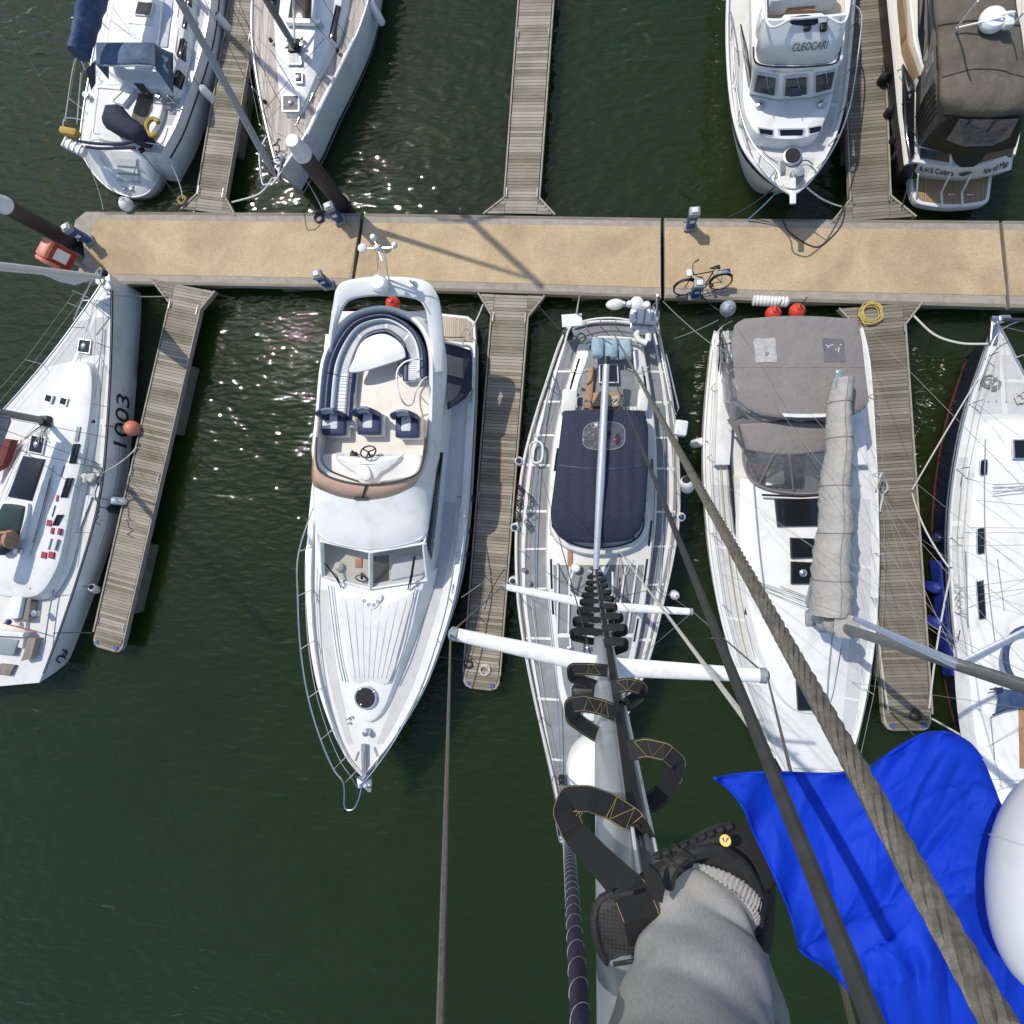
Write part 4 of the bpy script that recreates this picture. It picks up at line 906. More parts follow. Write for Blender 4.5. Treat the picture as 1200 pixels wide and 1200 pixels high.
# ================================================================== OWN BOAT: grey-decked sloop, bow towards the bottom
MB = V(697, 671, 1.9)                       # foot of the mast we look down from
MT = D(734, 1100, 1.05)
MDIR = (MT-MB).normalized()
def mast_at(y):
    """point of the mast line that shows at picture height y"""
    lo, hi = 0.0, 1.0
    for _ in range(50):
        m = (lo+hi)/2; q = PX(MB.lerp(MT, m))
        if q[1] < y: lo = m
        else: hi = m
    return MB.lerp(MT, (lo+hi)/2)
def own():
    t = thing('sailing_yacht', 'grey-decked sloop with navy cockpit cover, seen straight down its mast', 'yacht', V(700, 640, 0), 'sailing yachts')
    st = [(671, 377, 770, 376, 1.4), (657, 400, 774, 402, 1.36), (640, 450, 784, 450, 1.33), (625, 497, 791, 500, 1.3), (613, 545, 795, 550, 1.3), (606, 610, 795, 610, 1.32), (605, 660, 788, 655, 1.36),
          (608, 710, 777, 705, 1.42), (616, 765, 761, 770, 1.5), (628, 825, 738, 830, 1.58), (642, 885, 709, 890, 1.66), (653, 935, 684, 940, 1.74), (660, 975, 664, 978, 1.82)]
    H = Hull(t, st, 'gel_warm', 'grey_deck', wl=.12, bowfl=.5, rake=1.3, tr=-.2, bul=.09, camber=.07, n=44, rail='gel_warm', railr=.045)
    H.band('cove_stripe', .02, .95, .14, .2, 'L', 'vinyl_blue', .006); H.band('cove_stripe', .02, .95, .14, .2, 'R', 'vinyl_blue', .006)
    # white seams between the anti-slip panels of the side decks
    for tt in (.14, .2, .27, .33, .40, .47, .55, .64, .74, .84):
        for a, b in ((.02, .25), (.75, .98)):
            H.strip('deck_seam', tt, tt+.004, a, b, 'gel_warm', .006, nt=1)
    for sq in (.045, .955): H.strip('waterway', .05, .93, sq-.012, sq+.012, 'gel_warm', .007, nt=24, nq=1)
    # raised coachroof: cream sides with slot windows, grey top
    cl = [(679, 402), (664, 450), (652, 497), (645, 545), (641, 610), (640, 660), (642, 710), (646, 755), (652, 800), (664, 846)]
    cr = [(754, 402), (762, 450), (768, 500), (770, 550), (769, 610), (764, 655), (757, 705), (747, 760), (735, 808), (716, 846)]
    P = catmull(VV(cl, 1.72), 30)+catmull(VV([(680, 850), (700, 850)], 1.72), 3)+catmull(VV(cr, 1.72), 30)[::-1]
    P = catmull(VV(cl, 1.72), 30)+catmull(VV(cr, 1.72), 30)[::-1]
    G().prism(P, 1.2, 1.72, r=.09, flare=.06).build('coachroof', 'gel_warm', t)
    def inner(tab, dx): return [(x+dx, y) for x, y in tab]
    for y0, y1, f0, f1 in ((405, 478, 0, 1), (655, 745, 0, 1), (750, 838, 0, 1)):
        pass
    def xl(y): return lerp_px([(b, a) for a, b in cl], y)
    def xr(y): return lerp_px([(b, a) for a, b in cr], y)
    for y0, y1, nm in ((404, 476, 'cockpit_sole'), (662, 742, 'roof_panel'), (747, 836, 'roof_panel')):
        ys = [y0+(y1-y0)*i/8 for i in range(9)]
        ins = 13 if y0 < 500 else 8
        Q_ = [(xl(y)+ins, y) for y in ys]+[(xr(y)-ins, y) for y in ys[::-1]]
        if y0 > 700: Q_ = [(x*(1 if True else 1), y) for x, y in Q_]
        G().prism(VV(Q_, 1.73), 1.66, 1.732, r=.004).build(nm, 'grey_deck', t)
    for a, b in (((668, 664), (666, 742)), ((654, 660), (653, 742)), ((747, 662), (735, 742)), ((733, 664), (722, 742)), ((668, 748), (674, 836)), ((720, 748), (706, 836))):
        tubeo('grab_rail', [V(a[0], a[1], 1.76), V((a[0]+b[0])/2, (a[1]+b[1])/2, 1.80), V(b[0], b[1], 1.76)], .03, 'gel_warm', t, 6)
    for tab, sg, ys in ((xl, 1, ((420, 448), (433, 462), (525, 552), (600, 627), (655, 690), (700, 720))), (xr, -1, ((440, 470), (538, 560), (610, 640), (655, 685), (725, 752)))):
        for y0, y1 in ys:
            ov = [(tab(y0)+sg*4.2, y0), (tab(y0)+sg*6.6, y0), (tab(y1)+sg*6.6, y1), (tab(y1)+sg*4.2, y1)]
            G().prism(VV(ov, 1.73), 1.6, 1.735, r=.004).build('slot_window', 'glass', t)
    # foredeck hatches and dorade boxes
    hatch(VV([(668, 805), (690, 803), (692, 826), (671, 828)], 1.74), t, 'deck_hatch')
    for x, y in ((675, 665), (706, 668)): G().lathe(V(x, y, 1.74), [(.1, 0), (.1, .1), (.14, .18), (.1, .26), (0, .28)], 14).build('dorade_vent', 'fender_white', t)
    for pts in ([(672, 668), (667, 690), (677, 700), (700, 702), (716, 698), (718, 670)],): tubeo('mast_pulpit', catmull(VV(pts, 2.2), 26), .028, 'fender_white', t)
    for x, y in ((668, 690), (678, 700), (716, 698)): tubeo('pulpit_leg', [V(x, y, 2.2), V(x, y, 1.7)], .025, 'fender_white', t)
    G().prism(VV([(665, 640), (671, 640), (671, 664), (665, 664)], 1.75), 1.7, 1.76, r=.01).build('teak_pad', 'teak_warm', t)
    # doghouse moulding with wrap-round windscreen
    P = catmull(VV([(650, 590), (645, 612), (648, 628), (660, 640), (680, 648), (700, 650), (725, 648), (745, 640), (757, 627), (761, 610), (758, 590)], 2.05), 40)
    G().prism(P, 1.6, 2.05, r=.06, flare=.08).build('doghouse', 'gel_warm', t)
    A_ = catmull(VV([(652, 600), (650, 618), (658, 630), (680, 640), (702, 642), (728, 639), (746, 631), (754, 617), (754, 600)], 2.05), 30)
    B_ = catmull(VV([(652, 600), (651, 612), (660, 623), (680, 631), (702, 633), (727, 630), (743, 623), (750, 612), (751, 600)], 2.45), 30)
    G().grid([A_, B_]).build('doghouse_window', 'glass_clear', t, solid=.01)
    g = G()
    for i in (2, 9, 15, 21, 27): g.tube([A_[i], B_[i]], .03, 4)
    g.tube(A_, .025, 6); g.build('window_frame', 'black', t)
    # navy cover over the cockpit: two sloping halves with a seam and an oval clear window
    def cov(u, v):        # u across 0..1, v along 0..1 (aft -> forward)
        y = 482+v*150
        xl_ = lerp_px([(482, 660), (500, 658), (550, 652), (600, 645.5), (618, 647), (632, 660)], y); xr_ = lerp_px([(482, 755), (500, 759), (550, 759), (600, 756), (620, 750), (632, 738)], y)
        z = 2.55+.14*math.sin(math.pi*u)**.6+.12*math.sin(math.pi*min(1, v*1.05))-.25*(max(0, v-.75)/.25)**2*.6
        y2 = y+(3.5*math.sin(math.pi*u) if v > .5 else -2.0*math.sin(math.pi*u)*(1-v*2))
        p = V(xl_+(xr_-xl_)*u, y2, z)
        fold = .010*math.sin(u*46+v*3+2*math.sin(v*5))*math.sin(math.pi*v)+.014*math.sin(u*17-v*9)
        p.z += fold; return p
    rows = []
    for i in range(41):
        v = i/40; row = [cov(j/40, v) for j in range(41)]
        a, b = row[0]-Vector((-.02, 0, .28)), row[-1]-Vector((.02, 0, .28)); row = [a]+row+[b]
        rows.append(row)
    rows = [[p-Vector((0, -.02, .35)) for p in rows[0]]]+rows+[[p-Vector((0, .02, .28)) for p in rows[-1]]]
    cvr = G().grid(rows).build('cockpit_cover', 'navy', t, ang=70, solid=.02)
    for vv, cx in ((.42, 1),):
        seam = [UP(cov(.02+.96*i/30, vv+.03*math.sin(math.pi*i/30)), .012) for i in range(31)]; tubeo('cover_seam', seam, .022, 'vinyl_blue', cvr, 6, .5)
    P = [UP(cov(.50+.21*math.cos(a), .195+.085*math.sin(a)), .022) for a in [i*2*math.pi/32 for i in range(32)]]
    P = [cov(.5+.24*(abs(math.cos(a))**.6)*(1 if math.cos(a) > 0 else -1), .2+.105*(abs(math.sin(a))**.6)*(1 if math.sin(a) > 0 else -1))+Vector((0, 0, .024)) for a in [i*2*math.pi/40 for i in range(40)]]
    c = sum(P, Vector())/40
    win = G().loft([P, [c+(p-c)*.5+Vector((0, 0, .02)) for p in P], [c+(p-c)*.02+Vector((0, 0, .025)) for p in P]], True, False, True).build('cover_window', 'vinyl_clear', cvr)
    G().tube(P+[P[0]], .012, 6).build('window_piping', 'letter_grey', win)
    rr = random.Random(4); g = G()
    for _ in range(7): g.ball(c+Vector((.12+rr.uniform(-.16, .2), -.17+rr.uniform(-.1, .1), .015)), .05, 8, .3)
    g.build('red_lining', 'red_box', win)
    # cockpit aft of the cover
    G().prism(VV([(690, 430), (697, 430), (693, 478), (684, 478)], 1.9), 1.7, 1.9, r=.02).build('teak_coaming', 'teak_warm', t)
    G().prism(VV([(694, 460), (728, 460), (730, 480), (690, 480)], 1.86), 1.7, 1.86, r=.02).build('teak_seat', 'teak_warm', t)
    hatch(VV([(702, 427), (724, 427), (725, 449), (702, 449)], 1.85), t, 'aft_hatch', 'glass')
    G().loft([[V(x, y, z) for x, y in ((693, 476), (703, 458), (714, 462), (716, 476))] for z in (1.85, 2.15)], True, True, True).build('dark_bag', 'black', t)
    rr = random.Random(8); g = G()
    pts = [V(722+8*math.sin(i*1.3)+rr.uniform(-2, 2), 470+5*math.cos(i*1.7)+rr.uniform(-2, 2), 1.95+.02*(i % 4)) for i in range(26)]; tubeo('rope_tail', catmull(pts, 90), .014, 'rope_white', t, 5)
    for p0, p1 in (((689, 414), (678, 450)), ((743, 412), (747, 455))): tubeo('cockpit_rail', catmull([V(p0[0], p0[1], 2.3), V((p0[0]+p1[0])/2, (p0[1]+p1[1])/2, 2.4), V(p1[0], p1[1], 2.0), V(p1[0]+1.5, p1[1]+.5, 1.9)], 16), .03, 'fender_white', t)
    for x, y, w_, h_ in ((667, 472, .42, .7), (753, 470, .3, .62)):
        G().rbox(V(x, y, 1.9), w_, h_, .4, -.1, .06).build('locker', 'gel_warm', t)
    g = G(); g.tube([p for p in catmull(VV([(676, 478), (677, 466), (689, 466), (690, 478)], 2.1), 20)], .02, 6); g.build('grab_bar', 'steel', t)
    # three pale blue cushions lashed over the stern seat
    for k, (x, y) in enumerate(((700.5, 408), (716.5, 409.5), (733, 409))):
        c = V(x, y, 2.15); rows = []
        for i in range(13):
            th = i/12; row = []
            for j in range(13):
                ph = j/12; e = (math.sin(math.pi*th)*math.sin(math.pi*ph))**.35 if 0 < i < 12 and 0 < j < 12 else 0
                row.append(c+Vector(((ph-.5)*.36*(1-.06*abs(2*th-1)), (th-.5)*.56, .16*e+.012*math.sin(9*ph+5*th+k*2))))
            rows.append(row)
        g = G().grid(rows); g.grid([[Vector((p.x, p.y, 2*c.z-p.z)) for p in r] for r in rows]); g.build('cushion', 'pale_blue', t)
    g = G(); g.tube(catmull(VV([(687, 399), (700, 396.5), (716, 396), (733, 397), (744, 399), (752, 405)], 1.95), 20), .055, 8); g.build('stern_coaming', 'gel_warm', t)
    # stern rail (double), gantry with the white panel, life raft, aerials
    rail = [(661, 408, 2.0), (668, 384, 2.05), (686, 376, 2.05), (704, 373, 2.05), (722, 373, 2.05), (742, 376, 2.05), (762, 380, 2.05), (770, 404, 2.0)]
    tubeo('stern_rail', catmull(VV(rail), 40), .028, 'fender_white', t); tubeo('stern_rail', [p-Vector((0, 0, .35)) for p in catmull(VV(rail), 40)], .016, 'steel', t)
    for x, y in ((665, 392), (686, 377), (704, 374), (722, 374), (742, 377), (765, 390)): tubeo('stanchion', [V(x, y, 2.05), V(x+(1 if x < 700 else -1), y+9, 1.3)], .014, 'steel', t, 6)
    # taffrail
    tubeo('taffrail', catmull(VV([(671, 381), (690, 378), (712, 377), (735, 378), (768, 381)], 1.45), 20), .05, 'gel_warm', t)
    G().slab(VV([(658, 369), (681.5, 367.5), (682.5, 381.5), (659, 383.5)], 2.6), .04).build('white_panel', 'fender_white', t, smooth=False)
    tubeo('panel_post', [V(671, 376, 2.57), V(668, 388, 1.4)], .025, 'steel', t)
    g = G(); g.rbox(V(666, 392, 1.75), .26, .3, .34, .3, .08); g.build('outboard_motor', 'black', t)
    tubeo('flag_staff', [V(674, 376, 2.0), V(680, 341, 4.1)], [.032, .02], 'steel', t)
    rr = random.Random(3); pts = [V(681+5.5*math.cos(i*.9)*(1-.3*rr.random()), 396+6.5*math.sin(i*.9)*(1-.3*rr.random()), 2.0+.03*rr.random()) for i in range(50)]; tubeo('green_net', catmull(pts, 160), .012, 'green_net', t, 5)
    o = G().rbox(V(755, 370.5, 2.35), .78, .36, .42, -.12, .1).build('liferaft_canister', 'fender_white', t)
    for k in (-.22, 0, .22): G().rbox(V(755, 370.5, 2.35)+Vector((k, 0, 0)), .05, .38, .44, -.12, .02).build('canister_strap', 'letter_grey', o)
    g = G(); g.rbox(V(754, 380, 2.1), .7, .3, .05, -.12, .02)
    for k in (-.25, 0, .25): g.tube([V(754, 380, 2.1)+Vector((k, .1, 0)), V(754, 380, 1.4)+Vector((k, -.1, 0))], .018, 6)
    g.build('raft_cradle', 'steel', t)
    g = G(); g.tube([V(770, 384, 1.5), V(770.5, 346, 4.0)], .035, 8); g.tube([V(763, 350, 3.6), V(771, 349, 3.8)], .015, 6); g.tube([V(762, 362, 2.9), V(770, 352, 3.6)], .012, 6); g.tube([V(762, 362, 2.9), V(764, 372, 2.2)], .014, 6); g.build('aerial_pole', 'steel', t)
    for x, y, r in ((737.5, 357, .09), (746, 356, .17), (757.5, 358.5, .11), (731, 356.5, .06)): G().lathe(V(x, y, 2.9), [(r*.8, 0), (r, .03), (r, .07), (r*.6, .13), (0, .14)], 18).build('aerial_dome', 'fender_white', t)
    tubeo('aerial_bar', [V(728, 359, 2.9), V(760, 361, 2.85), V(769, 364, 2.7)], .018, 'steel', t)
    rng = [(748, 388), (757, 385), (760, 391), (757, 399), (750, 402), (745, 396)]
    g = G(); g.tube([V(x, y, 2.05) for x, y in [(758, 402.5), (748, 398), (745.5, 392), (749, 387), (757, 386), (760, 390), (759.5, 400)]], .085, 10); g.build('horseshoe_buoy', 'fender_white', t)
    # stanchions and lifelines
    ts = [.07, .17, .27, .37, .47, .57, .67, .77, .87, .95]
    for s_ in 'LR': H.rails(s_, ts, .68, inq=.02)
    tubeo('pulpit', catmull([H.dk(.95, .02, .68), V(651, 958, 2.6), V(655.5, 984, 2.6), V(660, 984, 2.6), H.dk(.95, .98, .68)], 26), .018, 'steel', t)
    g = G(); g.rbox(V(659.5, 977, 1.9), .16, .55, .1, .1, .03); g.lathe(V(659, 982, 1.92)-Vector((.1, 0, 0)), [(.07, 0), (.07, .2)], 14, Vector((1, 0, 0))); g.build('bow_roller', 'steel', t)
    pts = [V(658+3*math.sin(i*1.9), 914+6*math.cos(i*1.4), 1.8+.02*(i % 3)) for i in range(16)]; tubeo('chain_stop', catmull(pts, 60), .018, 'black', t, 5)
    # boarding gate on the starboard quarter
    g = G(); g.tube(VV([(780.5, 415, 2.3), (795, 478, 2.3), (792, 487, 2.3), (786, 470, 1.9), (776, 420, 1.9)]), .022, 6); g.build('boarding_ladder', 'steel', t)
    g = G(); g.tube(catmull(VV([(621, 530, 1.5), (622.5, 520, 1.5), (630, 517.5, 1.5), (635.5, 522, 1.5), (635, 538, 1.5), (629, 542.5, 1.5), (623, 539, 1.5), (621, 530, 1.5)]), 40), .035, 8); g.build('lifesling', 'fender_white', t)
    rr = random.Random(5)
    for q, (x, y) in enumerate(((609, 590), (611, 575), (607, 606))):
        pts = [V(x+4*math.sin(i*1.7)+rr.uniform(-1.5, 1.5), y+5*math.cos(i*1.3)+rr.uniform(-3, 3), 1.7+rr.uniform(0, .3)) for i in range(24)]; tubeo('dark_line', catmull(pts, 80), .014, 'rope_dark', t, 5)
    # white box and horseshoe on the starboard rail
    G().rbox(V(797.5, 502, 2.0), .34, .42, .3, -.15, .05).build('rail_box', 'fender_white', t)
    # deck lines, blue sheets along the side decks
    for pts in ([(646, 446), (636, 500), (630, 560), (627, 640), (628, 700)], [(648, 440), (660, 482)], [(776, 470), (778, 560), (775, 640), (772, 690)]):
        tubeo('sheet', [UP(p, .03) for p in catmull(VV(pts, 1.42), 30)], .016, 'rope_blue', t, 6)
    for x, y in ((620, 683), (614, 668), (788, 603)): G().lathe(V(x, y, 1.4), [(.07, 0), (.07, .06), (.04, .1), (0, .1)], 12).build('deck_block', 'steel', t)
    rr = random.Random(77)
    for pts, m, r in (([(633, 470), (620, 540), (612, 620), (611, 690)], 'rope_white', .009), ([(789, 520), (788, 600), (781, 680)], 'rope_white', .009), ([(640, 690), (648, 760), (655, 850), (658, 930)], 'rope_blue', .013), ([(622, 700), (634, 790), (648, 870)], 'rope_white', .009), ([(768, 560), (764, 640), (757, 700)], 'rope_dark', .009), ([(690, 700), (684, 760), (680, 850), (668, 940)], 'steel', .02), ([(724, 640), (735, 700), (728, 760)], 'rope_dark', .008), ([(653, 660), (672, 690), (694, 676)], 'rope_dark', .009), ([(742, 655), (722, 690), (705, 678)], 'rope_white', .009), ([(655, 430), (646, 470), (640, 500)], 'rope_dark', .009), ([(692, 432), (676, 436), (664, 432)], 'rope_white', .012), ([(760, 430), (748, 436), (735, 432)], 'rope_white', .012)):
        tubeo('deck_line', [UP(p, .03) for p in catmull(VV(pts, 1.5 if pts[0][0] < 640 or pts[0][0] > 780 else 1.77), 20)], r, m, t, 5)
    for x, y in ((668, 760), (726, 760), (690, 760)): G().rbox(V(x, y, 1.76), .16, .12, .08, .2, .02).build('deck_fitting', 'steel', t)
    # boom, bare and silver
    bm = [MB+Vector((.02, .16, .75)), V(704, 560, 2.95), V(710.5, 425, 3.05)]
    o = tubeo('boom', bm, [.075, .115, .085], 'mast_silver', t, 14)
    tubeo('boom_end', [V(710.4, 427, 3.05), V(710.8, 418, 3.06)], .10, 'black', o, 12)
    g = G(); g.tube([MB+Vector((0, .1, .2)), V(703, 628, 2.75)], .035, 8); g.build('boom_vang', 'steel', t)
    # the mast with luff track, spreaders, ladder --------------------------------------
    top = MT+MDIR*.5
    X = Vector((1, 0, 0)); X = (X-MDIR*X.dot(MDIR)).normalized(); Y = MDIR.cross(X)
    def sect(p, a=.050, b=.074): return [p+X*(a*math.cos(q)*(1 if True else 1))+Y*(b*math.sin(q)) for q in [i*2*math.pi/20 for i in range(20)]]
    L_ = (top-MB).length; N_ = 30
    G().loft([sect(MB+MDIR*(L_*i/N_)) for i in range(N_+1)], True, True, True).build('mast', 'mast_silver', t)
    off = X*.052+Y*(.03)
    rib = [(MB+MDIR*(L_*i/40)+X*.044+Y*.046, X*.8+Y*.55) for i in range(41)]
    g = G(); g.ribbon(rib, .038, .010); g.build('mast_track', 'alu_grey', t)
    g = G(); g.tube([MB+MDIR*(L_*i/40)+X*.068+Y*.046 for i in range(41)], .006, 6); g.tube([MB+MDIR*(L_*i/40)+X*.026+Y*.072 for i in range(41)], .004, 6); g.build('luff_rail', 'white_paint', t)
    g = G(); g.rbox(UP(MB, .1), .3, .34, .24, 0, .05); g.build('mast_foot', 'black', t)
    for dx, dy in ((-.14, .05), (.14, .05), (.1, -.1), (-.1, -.12)): winch(UP(MB, .35)+Vector((dx, dy, 0)), t, .7)
    for sl, sr, yr, w_ in (((589, 687), (812, 717), 710, .056), ((528, 742), (899, 792), 781, .054)):
        root = mast_at(yr)
        for tip, sg in ((sl, -1), (sr, 1)):
            e = V(tip[0], tip[1], root.z+.02); dv = (e-root).normalized(); w0 = Vector((-dv.y, dv.x, 0)); w0 = w0 if w0.y > 0 else -w0
            rings = []
            for i in range(9):
                f = i/8; p = root.lerp(e, f); ww = w_*(1-.32*f); rings.append([p+w0*ww*math.cos(q)+Vector((0, 0, .028*math.sin(q))) for q in [k*2*math.pi/14 for k in range(14)]])
            s_ = G().loft(rings, True, True, True).build('spreader', 'white_paint', t)
            G().lathe(e-dv*.02, [(.040, -.02), (.042, .015), (.02, .03), (0, .035)], 12, dv).build('spreader_tip', 'letter_grey', s_)
    lo_l, lo_r = V(589, 687, mast_at(710).z), V(812, 717, mast_at(710).z); up_l, up_r = V(528, 742, mast_at(781).z), V(899, 792, mast_at(781).z)
    chl, chr_ = H.dk(.56, .04, .05), H.dk(.56, .96, .05)
    def wire(a, b, r, m='wire', nm='shroud'): return tubeo(nm, [a, b], r, m, t, 6)
    wire(lo_l, chl, .006); wire(lo_r, chr_, .006); wire(up_l, lo_l, .006); wire(up_r, lo_r, .006)
    wire(up_l, D(515.5, 1215, .74), .0052); wire(up_r, D(1003, 1215, .78), .0052)
    wire(mast_at(705), V(640, 670, 1.45), .006, 'rope_dark', 'lower_shroud'); wire(mast_at(705), V(768, 690, 1.45), .006, 'rope_dark', 'lower_shroud')
    wire(mast_at(772)+X*-.06, V(636, 560, 1.75), .005, 'rope_dark', 'halyard'); wire(mast_at(800)+X*.02, V(726, 655, 1.9), .006, 'rope_dark', 'halyard')
    wire(V(725, 645, 1.8), D(905, 885, 1.9), .012, 'rope_white', 'topping_lift')
    wire(V(812, 717, mast_at(710).z), V(750, 770, 1.5), .006, 'rope_grey', 'halyard')
    # twin backstay: twisted wire and black rope that pass close to the camera
    A_, B_ = V(712, 378, 1.5), D(1176, 1210, .205)
    n = 260; pts = [A_.lerp(B_, i/n) for i in range(n+1)]
    near = A_.lerp(B_, .90)
    strands = G(); dirn = (B_-A_).normalized(); x1 = dirn.orthogonal().normalized(); y1 = dirn.cross(x1)
    tubeo('backstay', [A_, near], .0062, 'wire', t, 8)
    Ln = (B_-near).length; rev = Ln/.085
    for k in range(7):
        g0 = 2*math.pi*k/7; m_ = int(rev*9)
        strands.tube([near+dirn*(Ln*i/m_)+(x1*math.cos(g0+2*math.pi*i/9)+y1*math.sin(g0+2*math.pi*i/9))*.0042 for i in range(m_+1)], .0021, 5)
    strands.tube([near, B_], .0038, 6)
    strands.build('backstay_strands', 'wire', t)
    A2, B2 = V(718, 440, 1.8), D(1030, 1215, .37)
    tubeo('running_backstay', [A2, A2.lerp(B2, .9), B2], .0072, 'rope_dark', t, 8)
    # furled headsail with navy strip from the bow roller upward
    fa, fb = V(666, 982, 2.0), D(681.5, 1215, .62)
    n = 60
    fr = [.15*(1-i/n)+.0105*(i/n) for i in range(n+1)]
    fs = tubeo('furled_headsail', [fa.lerp(fb, i/n) for i in range(n+1)], fr, 'vinyl_navy', t, 14)
    g = G(); dv = (fb-fa).normalized(); x1 = dv.orthogonal().normalized(); y1 = dv.cross(x1); pts = []; m_ = 900; rads = []
    ph = 0
    for i in range(m_+1):
        f = 1-(1-i/m_)**2.2; f = f*.9995; r = (.15*(1-f)+.0105*f); p = fa.lerp(fb, f); ph += (1/m_*2.2*(1-i/m_)**1.2*17)/(r*2.6)*1.6
        pts.append(p+(x1*math.cos(ph)+y1*math.sin(ph))*r*1.0); rads.append(r*.055)
    g.tube(pts, rads, 5); g.build('sail_edge', 'rope_white', fs)
    # radar on the front of the mast
    rad = D(704, 897, 2.3); g = G()
    g.lathe(rad-MDIR*.05, [(.05, -.03), (.105, 0), (.122, .03), (.125, .09), (.115, .125), (.07, .15), (0, .156)], 28); o = g.build('mast_radar', 'white_paint', t)
    g = G(); mm = min([mast_at(y) for y in range(770, 830, 3)], key=lambda p: abs(p.z-rad.z)); g.tube([mm, rad-MDIR*.06], .022, 6); g.build('radar_bracket', 'alu_grey', o)
    # deck steaming light bracket
    G().rbox(mast_at(812)+X*-.10, .10, .06, .09, 0, .015).build('mast_light', 'black', t)
    return t, H, X, Y
noisy('vinyl_navy', (.020, .023, .058), .8, .2, 60, bump=.4, bscale=60, dist=.01)
own_t, OH, MX, MY = own()

def ladder():
    t = thing('mast_ladder', 'black webbing mast ladder with yellow stitching hung beside the silver mast', 'ladder', mast_at(1000))
    L_ = (MT-MB).length
    tape = [(MB.lerp(MT, .02+.965*i/60)+MX*.030+MY*.080, MX) for i in range(61)]
    G().ribbon(tape, .020, .005).build('tape', 'web', t)
    def corner(pts):
        # straight runs of strap with tight rounded folds
        out = [pts[0]]
        for i in range(1, len(pts)-1):
            a, b, c = pts[i-1], pts[i], pts[i+1]
            for f in (.82, .94): out.append(a.lerp(b, f))
            for f in (.06, .18): out.append(b.lerp(c, f))
        out.append(pts[-1]); fin = []
        for a, b in zip(out, out[1:]): fin += [a, a.lerp(b, .5)]
        return fin+[out[-1]]
    def loop(pts, w_, near=True):
        P = corner([D(p[0], p[1], p[2]*(1.22 if len(p) == 3 and near else 1)) for p in pts])
        rows = []
        for i, p in enumerate(P):
            tn = (P[min(i+1, len(P)-1)]-P[max(0, i-1)]).normalized(); vw = (CAM-p).normalized()
            a = tn.cross(vw).normalized(); rows.append((p, (a+vw*.45*(1 if i % 2 == 0 else 1))))
        o = G().ribbon(rows, w_, .0035).build('step_loop', 'web', t, ang=60)
        return o, P, rows
    def stitch(o, P, rows, i0, i1, w_, nm=5):
        g = G(); pts = []
        for k in range(nm*2+1):
            i = i0+(i1-i0)*k/(nm*2); a = int(i); f = i-a; b = min(a+1, len(P)-1)
            p = P[a].lerp(P[b], f); wd = rows[a][1].normalized(); vw = (CAM-p).normalized()
            pts.append(p+wd*w_*.40*(1 if k % 2 else -1)+vw*.004)
        g.tube(pts, .0006, 4)
        for s_ in (-1, 1):
            g.tube([P[int(i0+(i1-i0)*k/8)]+rows[int(i0+(i1-i0)*k/8)][1].normalized()*w_*.42*s_+(CAM-P[int(i0+(i1-i0)*k/8)]).normalized()*.004 for k in range(9)], .0005, 4)
        for s_ in (-1, 1):
            g.tube([P[i]+rows[i][1].normalized()*w_*.43*s_+(CAM-P[i]).normalized()*.0026 for i in range(2, len(P)-2)], .00038, 4)
        g.build('stitching', 'stitch', o)
    # nearest loops, as the photo shows them
    o = loop([(756, 988, 1.08), (742, 962, 1.07), (716, 945, 1.06), (690, 936, 1.05), (668, 936, 1.05), (662, 952, 1.05), (672, 975, 1.04), (700, 1005, .93), (724, 1030, .80), (740, 1046, .705), (752, 1075, .68), (758, 1105, .70)], .054); stitch(*o, 2, 14, .06, 3)
    o = loop([(737, 880, 1.32), (757, 876, 1.31), (780, 881, 1.30), (794, 893, 1.31), (790, 910, 1.34), (776, 930, 1.40), (764, 940, 1.42), (742, 942, 1.40)], .054); stitch(*o, 1, 16, .052, 3)
    o = loop([(722, 836, 1.62), (706, 829, 1.61), (684, 824, 1.60), (670, 826, 1.62), (672, 842, 1.66), (692, 856, 1.70), (712, 868, 1.72), (728, 880, 1.70)], .054); stitch(*o, 1, 12, .052, 3)
    o = loop([(717, 806, 1.86), (735, 802, 1.85), (752, 806, 1.86), (748, 816, 1.92), (734, 826, 1.98), (722, 834, 2.0)], .054); stitch(*o, 1, 9, .05, 2)
    o = loop([(712, 786, 2.2), (692, 784, 2.2), (671, 784, 2.2), (672, 794, 2.28), (692, 802, 2.34), (712, 808, 2.36)], .056); stitch(*o, 1, 8, .05, 2)
    def far(y, side, reach, dr):
        c = mast_at(y)+MX*.01+MY*.09; px, py, d = PX(c)
        loop([(px, py, d), (px+side*reach*.5, py-1.5*dr, d), (px+side*reach, py-1*dr, d), (px+side*reach*1.0, py+3*dr, d+.1), (px+side*reach*.5, py+5.5*dr, d+.2), (px, py+7*dr, d+.28)], .056, False)
    for y, sd_, rc, dr in ((772, 1, 24, 1.7), (758, -1, 34, 1.6), (752, 1, 26, 1.4), (741, -1, 30, 1.2), (736, 1, 23, 1.1), (727, -1, 24, 1.0), (722, 1, 18, .9), (715, -1, 20, .8), (711, 1, 16, .7), (706, -1, 17, .7), (702, 1, 14, .6), (697, -1, 13, .55), (693, 1, 11, .5), (689, -1, 11, .5), (685, 1, 10, .45), (681, -1, 9, .4), (677, 1, 8, .4)):
        far(y, sd_, rc, dr)
    return t
ladder()

